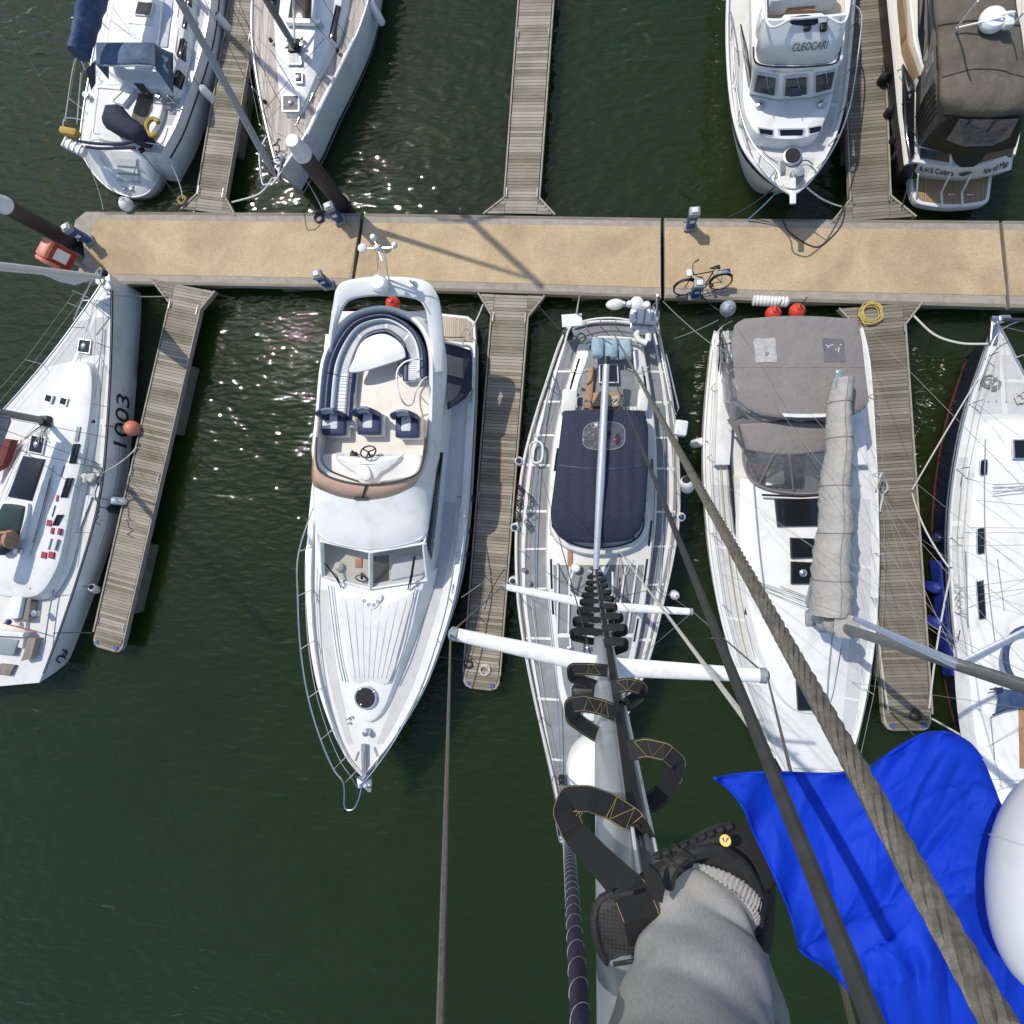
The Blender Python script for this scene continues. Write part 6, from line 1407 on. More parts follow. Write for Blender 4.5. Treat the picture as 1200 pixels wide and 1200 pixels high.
    G().prism(VV([(-60, 735), (28, 741), (26, 747), (-60, 742)], 1.45), 1.2, 1.45, r=.04).build('traveller_beam', 'gel', t)
    tubeo('traveller_line', VV([(4, 730, 1.5), (42, 741, 1.5)]), .02, 'red_decal', t); G().ball(V(10, 729, 1.5), .09, 10).build('tiller_ball', 'fender_blue', t)
    for x, y in ((42, 689), (45, 718), (60, 665), (24, 646)): winch(V(x, y, 1.35 if y > 660 else 1.6), t, 1.15)
    for pts in ([(76, 627), (70, 665), (60, 710), (53, 755)],): tubeo('jib_track', [UP(p, .03) for p in catmull(VV(pts, 1.2), 20)], .022, 'letter_grey', t)
    G().slab(VV([(98, 579), (108, 582), (91, 625), (80, 622)], 1.19), .012).build('non_slip', 'fender_white', t, smooth=False)
    # deck tracks and sheets
    for pts, m, r in (([(122, 385), (118, 420), (110, 480), (103, 530), (88, 600), (77, 660)], 'letter_grey', .016), ([(112, 352), (96, 410), (80, 450)], 'rope_grey', .008), ([(117, 420), (108, 440), (104, 480)], 'rope_grey', .008), ([(60, 560), (50, 600), (40, 636)], 'rope_dark', .012), ([(64, 545), (52, 600), (37, 650)], 'rope_grey', .012), ([(30, 520), (12, 560), (0, 590)], 'rope_white', .013), ([(37, 520), (20, 560), (2, 600)], 'rope_white', .013), ([(27, 515), (5, 560), (-5, 580)], 'red_decal', .01)):
        tubeo('deck_line', [UP(p, .04) for p in catmull(VV(pts, 1.36 if pts[0][1] < 500 and pts[0][0] > 100 else 1.62), 24)], r, m, t, 5)
    # white headsail bag tied to the shrouds + tangle
    rr = random.Random(31)
    g = G()
    for _ in range(9): g.ball(V(104+rr.uniform(-7, 6), 561+rr.uniform(-5, 5), 1.35), rr.uniform(.08, .13), 8, .8)
    g.build('mop_head', 'rope_white', t)
    pts = [V(114+rr.uniform(-4, 4), 556+rr.uniform(-3, 60), 1.4+rr.uniform(0, .2)) for i in range(16)]; tubeo('rope_tail', catmull(sorted(pts, key=lambda p: -p.y), 60), .018, 'rope_dark', t, 5)
    # mast, boom, sail, spreader shadow makers
    base = V(57, 494, 1.55); mp = lambda h: base+Vector((-.012*h, -.0*h, h))
    G().loft([[mp(14*i/18)+Vector((.07*math.cos(a), .11*math.sin(a), 0)) for a in [k*2*math.pi/14 for k in range(14)]] for i in range(19)], True, True, True).build('mast', 'alu_grey', t)
    for h in (4.3, 8.6):
        for s_ in (-1, 1):
            d = Vector((.55*s_, -.78*0-.2, 0)); d = Vector((s_*.96, -.3, 0)); tubeo('spreader', [mp(h), mp(h)+d*.95], .035, 'alu_grey', t, 8, .5)
    g = G(); g.rbox(UP(base, .12), .32, .32, .22, 0, .05); g.build('mast_foot', 'black', t)
    rr = random.Random(12)
    for k in range(12):
        a = base+Vector((rr.uniform(-.2, .2), rr.uniform(-.2, .1), .12)); b = V(rr.uniform(18, 62), rr.uniform(508, 530), 1.66); tubeo('halyard_tail', [a, a.lerp(b, .5)+Vector((0, 0, .05)), b], .011, rr.choice(['rope_white', 'rope_grey', 'rope_dark']), t, 5)
    bm0, bm1 = mp(1.3)+Vector((-.1, -.15, 0)), mp(1.35)+Vector((-1.6, -4.2, .1))
    tubeo('boom', [bm0, bm1], .1, 'alu_grey', t, 10)
    g = G(); rings = []
    for i in range(15):
        c = bm0.lerp(bm1, i/14); rings.append([c+Vector((.22*math.cos(a)*(1+.15*math.sin(i*1.4+2*a)), .08*math.cos(a), .25+.3*math.sin(a)*(1+.1*math.sin(i*2+3*a)))) for a in [k*2*math.pi/14 for k in range(14)]])
    g.loft(rings, True, True, True).build('flaked_sail', 'grey_cloth', t, ang=70)
    G().prism(VV([(-10, 512), (15, 515), (5, 545), (-20, 560)], 1.7), 1.5, 1.75, r=.05).build('red_sail_bag', 'antifoul', t)
    # forestay with rolled sail
    fa, fb = V(121, 325, 1.75), V(-420, 268, 12.5)
    tubeo('furled_headsail', [fa.lerp(fb, i/20) for i in range(21)], [.06+.05*math.sin(math.pi*i/20)**.5 for i in range(21)], 'fender_white', t, 10)
    g = G(); g.slab([fa.lerp(fb, .02), fa.lerp(fb, .3), V(70, 330, 2.3), V(88, 334, 2.0)], .01); g.build('sail_flap', 'vinyl_white', t, smooth=False)
    for a, b in ((mp(13), V(121, 550, 1.2)), (mp(4.3)+Vector((.9, -.28, 0)), V(123, 512, 1.2)), (mp(8.6)+Vector((.9, -.28, 0)), mp(4.3)+Vector((.9, -.28, 0))), (mp(4.3)+Vector((.9, -.28, 0)), V(119, 545, 1.2)), (mp(11), V(100, 384, 1.4)), (mp(3), V(92, 572, 1.5))): tubeo('shroud', [a, b], .008, 'rope_dark', t, 5)
    G().rbox(V(109, 494, 1.9)*1.0, .1, .1, .1).build('shackle', 'black', t)
    # rails
    ts = [.22, .34, .46, .58, .70, .82]
    H.rails('L', ts+[.92], .62, inq=.01, out=.05, r=.014); H.rails('R', ts, .62, inq=.01, r=.012)
    tubeo('pulpit', catmull([V(86, 376, 1.95), V(96, 352, 2.05), V(113, 318, 2.05), V(119, 316, 2.05), V(118, 330, 2.0), V(127, 345, 1.95)], 26), .018, 'steel', t)
    for a, b in (((96, 352, 2.05), (104, 352, 1.4)), ((113, 318, 2.05), (121, 329, 1.45)), ((84, 340, 2.0), (104, 349, 1.6))): tubeo('pulpit_leg', VV([a, b]), .016, 'steel', t, 6)
    g = G(); g.lathe(V(122, 331, 1.45), [(.1, 0), (.1, .12), (.14, .15), (.14, .2), (0, .22)], 14); g.rbox(V(127, 331, 1.5), .25, .5, .15, .1, .05); g.build('furler_drum', 'fender_white', t)
    G().ball(V(122, 320, 1.9), .11, 10).build('bow_light', 'black', t)
    return t, H
stripes('teak_grey', (.22, .19, .155), (.06, .05, .045), .055, 1.3, .14)
noisy('green_glass', (.022, .038, .034), .2, .2, 3)
rac_t, RH = racer()
# ================================================================== BLUE-HOODED SLOOP, TOP LEFT (stern towards the walkway)
def hooded_sloop():
    t = thing('sailing_yacht', 'white sloop with faded blue sprayhood and covered wheel, its stern facing the walkway', 'yacht', V(160, 110, 0), 'sailing yachts')
    st = [(93, 172, 188, 180, 1.15), (95, 150, 205, 150, 1.17), (99, 120, 218, 115, 1.2), (104, 90, 230, 80, 1.22), (111, 50, 241, 40, 1.26), (119, 10, 247, 0, 1.3), (128, -40, 250, -50, 1.34), (139, -90, 248, -100, 1.4), (154, -150, 240, -155, 1.48), (173, -200, 226, -204, 1.55), (192, -240, 210, -242, 1.62), (203, -262, 204, -262, 1.66)]
    H = Hull(t, st, 'gel', 'gel_deck', wl=.04, bowfl=.3, rake=.6, tr=-.3, bul=.02, camber=.06, n=46, railr=.022, rail='alu', tpow=5)
    H.band('cove_stripe', .02, .97, .26, .31, 'R', 'letter', .008)
    H.band('cove_stripe', .02, .97, .26, .31, 'L', 'letter', .008)
    for a, b in ((.10, .2), (.21, .31), (.32, .44)): H.strip('non_slip', a, b, .80, .95, 'nonskid', .006, nt=6)
    # scooped transom reaching back to a bathing platform
    up = catmull(VV([(92.5, 171, 1.15), (110, 173, 1.18), (140, 175, 1.2), (170, 177, 1.18), (188.5, 180, 1.15)]), 25)
    lo = catmull(VV([(97, 182, .5), (110, 203, .42), (127, 220, .38), (146, 229, .35), (160, 231, .35), (174, 226, .38), (183, 213, .42), (187, 196, .5), (189, 184, .6)]), 25)
    rows = []
    for f, dz in ((0, 0), (.06, .02), (.3, .0), (.55, -.03), (.8, -.02), (.95, 0), (1, -.03)):
        rows.append([a.lerp(b, f)+Vector((0, 0, dz)) for a, b in zip(up, lo)])
    rows.append([p-Vector((0, -.12, .5)) for p in lo])
    G().grid(rows).build('transom', 'gel', t, ang=50, solid=.03)
    tubeo('transom_edge', [UP(p, .01) for p in lo], .03, 'gel', t, 6)
    # mouldings on the transom: locker lid, steps, ladder
    mid = lambda x, y: V(x, y, 1.15-.8*((y-176)/54))
    o = G().slab([UP(mid(x, y), .05) for x, y in ((137, 186), (161, 188), (165, 216), (142, 213))], .05).build('transom_step', 'gel_deck', t)
    for y in (196, 205, 213): tubeo('step_edge', [UP(mid(140, y), .10), UP(mid(165, y+2), .10)], .02, 'letter_grey', o, 5)
    for a, b in (((119, 186), (146, 222)), ((163, 188), (155, 222))): tubeo('ladder_rail', [UP(mid(*a), .08), UP(mid(*b), .08)], .012, 'steel', t, 5)
    for x in (147, 155): G().rbox(UP(mid(x, 222), .06), .12, .12, .07, 0, .02).build('ladder_hinge', 'steel', t)
    # coachroof
    P = catmull(VV([(122, 80), (130, 40), (140, 0), (150, -60), (165, -120), (185, -150), (205, -140), (218, -90), (222, -40), (219, 0), (213, 40), (203, 78), (195, 100), (150, 100)], 1.7), 60)
    G().prism(P, 1.1, 1.62, r=.14, flare=.14, camber=.07).build('coachroof', 'gel', t)
    hatch(VV([(162, 2), (181, 4), (177, 20), (158, 18)], 1.72), t, 'deck_hatch', 'smoke', 'fender_white')
    G().prism(VV([(150, 27), (178, 30), (180, 26), (182, -20), (160, -20)], 1.7), 1.6, 1.70, r=.02).build('hatch_garage', 'gel', t)
    G().prism(VV([(186, 55), (191, 10), (193, -40), (205, -40), (202, 10), (196, 55)], 1.68), 1.6, 1.69, r=.01).build('non_slip', 'letter_pale', t)
    for a, b in (((218, 12), (214, 33)), ((213, 45), (209, 66)), ((208, 82), (203, 98)), ((221, -20), (219, 5))):
        G().prism(VV([(a[0]-2, a[1]), (a[0]+2.6, a[1]), (b[0]+2.6, b[1]), (b[0]-2, b[1])], 1.6), 1.3, 1.61, r=.01).build('side_window', 'glass', t)
    tubeo('grab_rail', [UP(p, .05) for p in catmull(VV([(183, 75), (190, 20), (192, -30)], 1.7), 12)], .016, 'steel', t)
    for x, y in ((205, 62), (208, 20)): tubeo('deck_line', VV([(x, y, 1.65), (x+8, y-50, 1.6)]), .01, 'rope_grey', t, 5)
    # sprayhood: faded top, darker sides, small clear windows
    def sp(u, v):
        xl, xr = 113+ (3-3*v)*1.0, 187+14*(1-v)*0+8*v*0
        y = 50+v*26
        x = lerp_px([(0, 113), (.12, 112+4*(1-v)), (.75, 178-2*v), (.88, 187+4*v), (1, 203)], u)
        z = 2.35 if .12 < u < .8 else (2.25 if u < .12 else 2.35-(u-.8)*3.2)
        yy = y+ (0 if u < .78 else (u-.78)/.22*(26 if v > .5 else 18)*(.7+.6*v))
        return V(x, yy, z+.10*math.sin(math.pi*u)-.06*(2*v-1)**2+.012*math.sin(u*19+v*5))
    rows = [[sp(j/30, i/8) for j in range(31)] for i in range(9)]
    rows = [[r[0]-Vector((0, .1, .5))]+r for r in rows]
    G().grid(rows).build('sprayhood', 'faded_blue', t, ang=60, solid=.015)
    G().slab([UP(sp(.90, .25), .03), UP(sp(.955, .25), .03), UP(sp(.955, .6), .03), UP(sp(.90, .55), .03)], .015).build('hood_window', 'vinyl_pale', t, smooth=False)
    G().slab([V(101, 82, 1.9), V(112, 70, 2.25), V(112, 98, 1.5), V(107, 106, 1.3)], .02).build('hood_side', 'navy', t, smooth=False)
    for pts in ([(116, 76, 2.3), (140, 77.5, 2.42), (172, 77, 2.4), (186, 84, 2.2)],): tubeo('hood_hoop', catmull(VV(pts), 16), .025, 'steel', t)
    # cockpit
    G().prism(catmull(VV([(105, 150), (103, 118), (118, 97), (140, 84), (168, 88), (186, 104), (190, 125), (180, 150), (165, 163), (125, 165)], 1.4), 44, True), 1.2, 1.38, r=.05).build('cockpit_coaming', 'gel', t)
    G().prism(catmull(VV([(112, 150), (110, 122), (122, 103), (140, 92), (164, 95), (178, 108), (181, 128), (172, 150), (160, 160), (124, 160)], 1.4), 44, True), 1.3, 1.385, r=.01).build('cockpit_floor', 'gel_deck', t)
    G().prism(VV([(131, 117), (143, 106), (144, 110), (133, 120)], 1.42), 1.3, 1.40, r=.01).build('teak_floor', 'teak_dark', t)
    G().prism(VV([(163, 105), (179, 107), (178, 128), (165, 150), (152, 140)], 1.42), 1.3, 1.40, r=.01).build('teak_floor', 'teak_dark', t)
    G().prism(VV([(139, 83), (160, 104), (145, 124), (133, 120), (148, 106)], 1.5), 1.3, 1.55, r=.04).build('cockpit_bench', 'gel', t)
    G().prism(VV([(142, 83), (158, 84), (166, 103), (160, 103)], 1.9), 1.35, 1.62, r=.01).build('companionway', 'dark_int', t)
    # covered wheel pedestal
    P0 = [(117, 138), (122, 121), (138, 120), (148, 134), (164, 143), (168, 152), (160, 162), (150, 160), (128, 150), (119, 146)]
    P = VV(P0, 2.05)
    rings = [[Vector((p.x, p.y, 1.4)) for p in offset2(P, -.06)], [Vector((p.x, p.y, 1.85)) for p in P], [Vector((p.x, p.y, 2.05)) for p in offset2(P, -.05)], [Vector((p.x, p.y, 2.14)) for p in offset2(P, -.16)]]
    G().loft(rings, True, True, True).build('wheel_cover', 'navy', t, ang=50)
    # stern rail with padded tubes, horseshoe buoys, danbuoy
    for pts, m in (([(90, 165, 1.75), (110, 168, 1.78), (140, 169, 1.8), (160, 165, 1.78)], 'fender_navy'), ([(101, 172, 1.7), (120, 174, 1.72), (158, 173, 1.72)], 'fender_navy')): tubeo('padded_rail', catmull(VV(pts), 18), .045, m, t)
    tubeo('stern_rail', catmull(VV([(75, 155, 1.85), (76, 139, 1.85), (99, 141, 1.8)]), 12), .016, 'steel', t); tubeo('stern_rail', catmull(VV([(76, 142, 1.8), (88, 70, 1.9), (100, 82, 1.7)]), 14), .014, 'steel', t); tubeo('stern_rail', catmull(VV([(90, 145, 1.8), (95, 85, 1.85)]), 8), .014, 'steel', t)
    tubeo('stern_rail', catmull(VV([(160, 165, 1.75), (176, 168, 1.75), (190, 168, 1.7), (197, 150, 1.7)]), 14), .016, 'steel', t)
    g = G(); c = V(179, 149, 1.8); g.tube([c+Vector((.21*math.cos(a), .26*math.sin(a), 0)) for a in [.5+i*.42 for i in range(13)]], .075, 8); g.build('horseshoe_buoy', 'foam_yellow', t)
    G().rbox(V(82, 155, 1.8), .62, .24, .26, -.25, .08).build('horseshoe_buoy', 'foam_yellow', t)
    g = G(); g.rbox(V(88, 173, 1.7), .85, .3, .24, -.5, .1)
    for k in range(4): g.rbox(V(78+6*k, 168+3*k, 1.72), .06, .32, .26, -.5, .02)
    g.build('liferaft_valise', 'fender_white', t)
    for x, y in ((104, 114), (188, 115)): winch(V(x, y, 1.4), t, 1.1)
    for x, y in ((196, 124), (200, 117)): pts = [V(x+4*math.sin(i*1.7), y+4*math.cos(i*1.3), 1.35) for i in range(14)]; tubeo('rope_heap', catmull(pts, 50), .014, 'rope_grey', t, 5)
    G().rbox(V(166, 176, 1.35), .18, .14, .1, .3, .03).build('stern_cleat', 'black', t)
    # boom with blue sail cover
    b0, b1 = V(130, -60, 3.0), V(97, 68, 2.85)
    rings = []
    for i in range(25):
        f = i/24; c = b0.lerp(b1, f); h = .55-.22*f
        rings.append([c+Vector((.22*math.cos(a)*(1+.08*math.sin(i+2*a)), 0, .15+h*math.sin(a)*(1+.06*math.sin(i*1.7)))) for a in [k*2*math.pi/16 for k in range(16)]])
    G().loft(rings, True, True, True).build('sail_cover', 'blue_canvas', t, ang=70)
    base = V(155, -75, 1.7); tubeo('mast', [base, UP(base, 14)], .1, 'alu_grey', t, 12)
    for a, b in ((V(130, 23, 1.8), V(155, 42, 1.75)), (V(128, 24, 1.8), V(148, 36, 1.75)), (V(132, 8, 2.2), V(156, 42, 1.75)), (UP(base, 10), V(118, 95, 1.5)), (UP(base, 12), V(205, -255, 1.7)), (UP(base, 12.5), V(97, 175, 1.3)), (UP(base, 8), V(240, 20, 1.3))): tubeo('stay', [a, b], .006, 'rope_grey', t, 5)
    tw = [.15, .3, .42, .54, .66, .78, .9]
    for s_ in 'LR': H.rails(s_, tw, .62, inq=.02)
    return t, H
noisy('faded_blue', (.10, .155, .235), .8, .3, .9, bump=.5, bscale=9, dist=.06, col2=(.018, .035, .085))
noisy('letter_pale', (.50, .52, .56), .7, .1, 8)
stripes('teak_dark', (.10, .085, .06), (.03, .03, .028), .05, 1.2, .16)
hoo_t, HH = hooded_sloop()

# ================================================================== TEAK-DECKED SLOOP, TOP (bow towards the walkway)
def teak_sloop():
    t = thing('sailing_yacht', 'white sloop with weathered teak deck, bow pointing down at the white-capped pile', 'yacht', V(360, 60, 0), 'sailing yachts')
    st = [(342, -290, 428, -285, 1.2), (325, -230, 440, -225, 1.2), (312, -160, 445, -150, 1.2), (302, -90, 443, -80, 1.2), (296.5, -20, 435, -15, 1.22), (295, 40, 421, 33, 1.27), (300, 85, 401, 75, 1.33), (307, 125, 379, 115, 1.4), (315, 160, 357, 160, 1.47), (322, 187, 338, 187, 1.53), (326.5, 204, 328.5, 204, 1.56)]
    stripes('teak_b', (.40, .355, .315), (.19, .165, .145), .055, 1.53, .10, .8, .3)
    H = Hull(t, st, 'gel', 'teak_b', wl=.06, bowfl=.16, rake=.25, tr=.3, bul=.03, camber=.05, n=46, railr=.035, rail='alu')
    H.band('boot_stripe', .1, .99, .86, .95, 'R', 'letter', .008); H.band('boot_stripe', .1, .99, .86, .95, 'L', 'letter', .008)
    P = catmull(VV([(318, -220), (314, -120), (314, -40), (318, 20), (321, 70), (325, 108), (332, 130), (345, 132), (356, 118), (370, 85), (388, 45), (398, 10), (408, -60), (412, -140), (405, -220)], 1.65), 60)
    G().prism(P, 1.1, 1.58, r=.10, flare=.10, camber=.06).build('coachroof', 'gel', t)
    hatch(VV([(331, 112), (351, 112), (351, 131), (331, 131)], 1.62), t, 'deck_hatch', 'letter', 'alu', .035, knob=True)
    hatch(VV([(345.5, 85), (355, 85), (355, 98), (346, 98)], 1.66), t, 'deck_hatch', 'smoke', 'alu', .035, knob=True)
    hatch(VV([(338, 63), (352, 62), (354, 76), (337, 76)], 1.68), t, 'deck_hatch', 'vinyl_pale', 'alu', .035)
    # dark sliding hatch / sprayhood by the mast
    P = VV([(338, 21), (365, 22), (366, -20), (344, -20)], 1.75); G().prism(offset2(P, .1), 1.55, 1.76, r=.03).build('hatch_frame', 'gel', t); G().prism(P, 1.6, 1.775, r=.01).build('dark_hatch', 'smoke', t)
    G().prism(VV([(334, 22), (376, 23), (376, 28), (335, 27)], 1.78), 1.6, 1.82, r=.02).build('breakwater', 'alu', t)
    G().prism(VV([(393, 5), (399, 7), (391, 44), (385, 44)], 1.6), 1.3, 1.60, r=.01).build('side_window', 'glass', t)
    base = V(346, 56, 1.66); mp = lambda h: base+Vector((0, .012*h, h))
    G().loft([[mp(15*i/18)+Vector((.085*math.cos(a), .12*math.sin(a), 0)) for a in [k*2*math.pi/16 for k in range(16)]] for i in range(19)], True, True, True).build('mast', 'alu_grey', t)
    for h in (5.2, 10.3):
        for s_ in (-1, 1): tubeo('spreader', [mp(h), mp(h)+Vector((1.05*s_, .12, 0))], .05, 'alu_grey', t, 8, .5)
    G().rbox(UP(base, .06), .36, .4, .14, 0, .04).build('mast_foot', 'black', t)
    for dx, dy in ((-.25, 0), (.25, .0), (.22, .22), (-.22, .2)): winch(UP(base, .05)+Vector((dx, dy, 0)), t, .7)
    # boom to the top
    b1 = V(338, -120, 2.9); tubeo('boom', [mp(1.25), b1], .10, 'alu_grey', t, 10)
    rings = []
    for i in range(15):
        c = mp(1.4).lerp(b1+Vector((0, 0, .15)), .08+.9*i/14); rings.append([c+Vector((.16*math.cos(a), 0, .18+.26*math.sin(a)*(1+.08*math.sin(i*2+a)))) for a in [k*2*math.pi/12 for k in range(12)]])
    G().loft(rings, True, True, True).build('sail_cover', 'sail_dark', t, ang=70)
    tubeo('kicker', [V(345, 50, 1.9), V(344, 0, 2.4)], .035, 'fender_white', t)
    # forestay with furled sail: from the stem up and away to the top left
    fa, fb = V(322, 205, 1.75), mp(14.6)
    tubeo('furled_headsail', [fa.lerp(fb, i/24) for i in range(25)], [.05]+[.10-.045*i/23 for i in range(24)], 'sail_grey', t, 12)
    G().lathe(V(321.5, 203, 1.62), [(.1, 0), (.13, .02), (.13, .12), (.1, .16), (0, .17)], 14).build('furler_drum', 'black', t)
    # pulpit, rails and stays
    tubeo('pulpit', catmull([V(312, 160, 2.0), V(304, 180, 2.1), V(307, 213, 2.15), V(312, 216, 2.15), V(321, 213, 2.15), V(333, 196, 2.1), V(352, 168, 2.0)], 34), .02, 'fender_white', t)
    for a, b in (((305, 190, 2.1), (322, 188, 1.5)), ((330, 199, 2.1), (330, 197, 1.55))): tubeo('pulpit_leg', VV([a, b]), .016, 'steel', t, 6)
    rr = random.Random(41); pts = [V(322+rr.uniform(-7, 7), 178+rr.uniform(-16, 22), 1.62+rr.uniform(0, .2)) for i in range(16)]; tubeo('rope_heap', catmull(sorted(pts, key=lambda p: p.y), 60), .018, 'rope_dark', t, 5)
    g = G(); g.rbox(V(326, 196, 1.62), .22, .8, .12, -.1, .04); g.build('anchor_roller', 'steel', t)
    for s_ in 'LR': H.rails(s_, [.2, .32, .44, .56, .68, .8], .62, inq=.02)
    tubeo('spinnaker_pole', VV([(415, 46, 1.75), (360, 158, 1.9)]), .055, 'fender_white', t, 10)
    for a, b in ((mp(5.2)+Vector((1.05, .12, 0)), V(409, 48, 1.35)), (mp(5.2)+Vector((-1.05, .12, 0)), V(298, 40, 1.35)), (mp(10.3)+Vector((1.05, .12, 0)), mp(5.2)+Vector((1.05, .12, 0))), (mp(10.3)+Vector((-1.05, .12, 0)), mp(5.2)+Vector((-1.05, .12, 0))), (mp(9), V(333, 130, 1.7)), (mp(5), V(396, 60, 1.4)), (mp(5), V(306, 70, 1.4)), (V(380, 45, 1.75), V(303, 137, 1.6)), (V(318, 60, 1.7), V(345, 105, 1.66)), (mp(12), V(318, 150, 1.6))): tubeo('stay', [a, b], .008, 'rope_dark', t, 5)
    for x, y in ((396, 60), (387, 22), (318, 48), (311, 120)): G().lathe(V(x, y, 1.38), [(.06, 0), (.06, .05), (.03, .12), (0, .13)], 10).build('deck_block', 'black', t)
    for y, x in ((70, 409), (116, 372), (141, 357)): cleat(V(x-6, y, 1.4), 1.2, t, mat='steel')
    return t, H
noisy('sail_grey', (.33, .33, .33), .8, .15, 8, bump=.4, bscale=20, dist=.02)
noisy('sail_dark', (.05, .055, .065), .9, .3, 5, bump=.5, bscale=10, dist=.05)
tek_t, TH = teak_sloop()

# ================================================================== WHITE WHEELHOUSE CRUISER, TOP RIGHT (bow towards the walkway)
def wheelhouse_cruiser():
    t = thing('motor_cruiser', 'white motor cruiser with three wheelhouse windows below its lettered flybridge front', 'motor cruiser', V(925, 110, 0))
    st = [(880, -230, 1008, -230, 1.25), (866, -150, 1010, -150, 1.3), (857, -70, 1006, -70, 1.38), (852.5, 10, 1001, 0, 1.48), (853, 70, 996, 60, 1.6), (858, 125, 990, 115, 1.74), (868, 165, 978, 160, 1.86), (883, 190, 962, 192, 1.96), (904, 211, 947, 214, 2.04), (927, 227, 930, 228, 2.1)]
    H = Hull(t, st, 'gel', 'gel_deck', wl=.30, bowfl=.85, rake=1.3, tr=0, bul=.12, camber=.06, n=42, railr=.045, rail='gel')
    H.band('rub_strake', .0, .985, .10, .17, 'L', 'rubber', .035); H.band('rub_strake', .0, .985, .10, .17, 'R', 'rubber', .035)
    for a, b in ((.42, .56), (.57, .70)): H.strip('non_slip', a, b, .05, .14, 'nonskid', .006, nt=8); H.strip('non_slip', a, b, .86, .95, 'nonskid', .006, nt=8)
    H.strip('non_slip', .74, .84, .12, .88, 'nonskid', .006, nt=8)
    # trunk cabin
    P = catmull(VV([(873, 60), (873, 110), (879, 135), (892, 152), (925, 158), (958, 152), (972, 132), (980, 105), (984, 60)], 2.45), 40)
    G().prism(P, 1.6, 2.25, r=.08, flare=.03, camber=.04).build('trunk_cabin', 'gel', t)
    for q in ([(889.5, 150.5), (905.5, 152.5), (905, 158.5), (890.5, 156)], [(913.5, 152), (941, 151.5), (940, 158.5), (914.5, 159)], [(948, 150), (962.5, 147.5), (961, 153), (949, 157)]):
        a = VV(q, 2.2); fo = G().slab([UP(V((x-sum(p[0] for p in q)/4)*1.18+sum(p[0] for p in q)/4, (y-sum(p[1] for p in q)/4)*1.45+sum(p[1] for p in q)/4, 2.345-(y-148)*.012), 0) for x, y in q], .06).build('window_frame', 'letter_pale', t, smooth=False)
        G().slab([V(x, y, 2.362-(y-148)*.012) for x, y in q], .06).build('pane', 'glass', fo, smooth=False)
    for x, y in ((890.5, 123), (963, 121.5)): G().lathe(V(x, y, 2.3), [(.12, 0), (.12, .02), (.05, .07), (0, .07)], 16).build('deck_vent', 'steel', t)
    c = V(928, 184, 1.93); o = G().lathe(c, [(.25, 0), (.25, .05), (.22, .07), (0, .07)], 24).build('deck_hatch', 'alu', t); G().lathe(c, [(.205, .05), (.205, .075), (0, .08)], 24).build('pane', 'smoke', o)
    # wheelhouse front with three windows
    tl = [(884, 80, 3.3), (916, 86, 3.35), (951, 83, 3.35), (983, 76, 3.3)]; bl = [(878, 110, 2.3), (913, 117, 2.32), (951, 114, 2.32), (976, 107, 2.3)]
    A, B = VV(tl), VV(bl)
    G().loft([[A[0], A[1], A[2], A[3], V(985, -120, 3.3), V(884, -120, 3.3)], [B[0], B[1], B[2], B[3], V(984, -120, 2.2), V(878, -120, 2.2)]], True, False, False).build('wheelhouse', 'gel', t, smooth=False)
    for i in range(3):
        a, b, c_, d = A[i], A[i+1], B[i+1], B[i]
        def bi(u, v): return a.lerp(b, u).lerp(d.lerp(c_, u), v)
        m = .10
        q = [bi(m, .10), bi(1-m, .10), bi(1-m, .82), bi(m, .82)]; n = (q[1]-q[0]).cross(q[3]-q[0]).normalized(); n = n if n.dot(CAM-q[0]) > 0 else -n
        qq = [q[0].lerp(q[2], .08), q[1].lerp(q[3], .08), q[2].lerp(q[0], .08), q[3].lerp(q[1], .08)]
        fo = G().slab([p+n*.015 for p in catmull([q[0].lerp(q[1], .1), q[1].lerp(q[0], .1), q[1].lerp(q[2], .12), q[2].lerp(q[1], .12), q[2].lerp(q[3], .1), q[3].lerp(q[2], .1), q[3].lerp(q[0], .12), q[0].lerp(q[3], .12)], 40, True)], .05).build('window_frame', 'letter_pale', t, smooth=False)
        G().slab([p+n*.05 for p in qq], .05).build('pane', 'pane_grey', fo, smooth=False)
        if i == 1: G().slab([p+n*.085 for p in (bi(.32, .45), bi(.68, .45), bi(.68, .78), bi(.32, .78))], .012).build('blue_notice', 'vinyl_blue', fo, smooth=False)
        tubeo('wiper', [bi(.5, .04)+n*.10, bi(.62, .45)+n*.10], .012, 'letter_grey', t, 5)
    G().slab(VV([(868, 28, 3.1), (876, 60, 3.1), (880, 100, 2.5), (877, 100, 2.3), (871, 60, 2.3), (868, 40, 2.4)]), .03).build('side_window', 'smoke', t, smooth=False)
    # roof and flybridge front with lettering
    P = catmull(VV([(880, -130), (880, 0), (882, 60), (886, 76), (900, 80), (930, 81), (965, 79), (984, 73), (989, 60), (992, 0), (994, -130)], 3.4), 44)
    o = G().prism(P, 3.25, 3.42, r=.05).build('wheelhouse_roof', 'gel', t)
    tubeo('roof_seam', [p for p in catmull(VV([(883, 55, 3.43), (885, 72, 3.43), (900, 77.5, 3.43), (930, 78.5, 3.43), (965, 76.5, 3.43), (981, 72, 3.43), (985, 55, 3.43)]), 36)], .022, 'black', o, 6)
    f0 = [(886, 60, 3.44), (893, 73, 3.44), (930, 75, 3.44), (970, 73, 3.44), (983, 62, 3.44)]; f1 = [(896.5, 0, 4.05), (897, 22.5, 4.15), (930, 23, 4.18), (965, 20.5, 4.15), (993, 17.5, 4.1)]
    FA, FB = catmull(VV(f0), 31), catmull(VV(f1), 31)
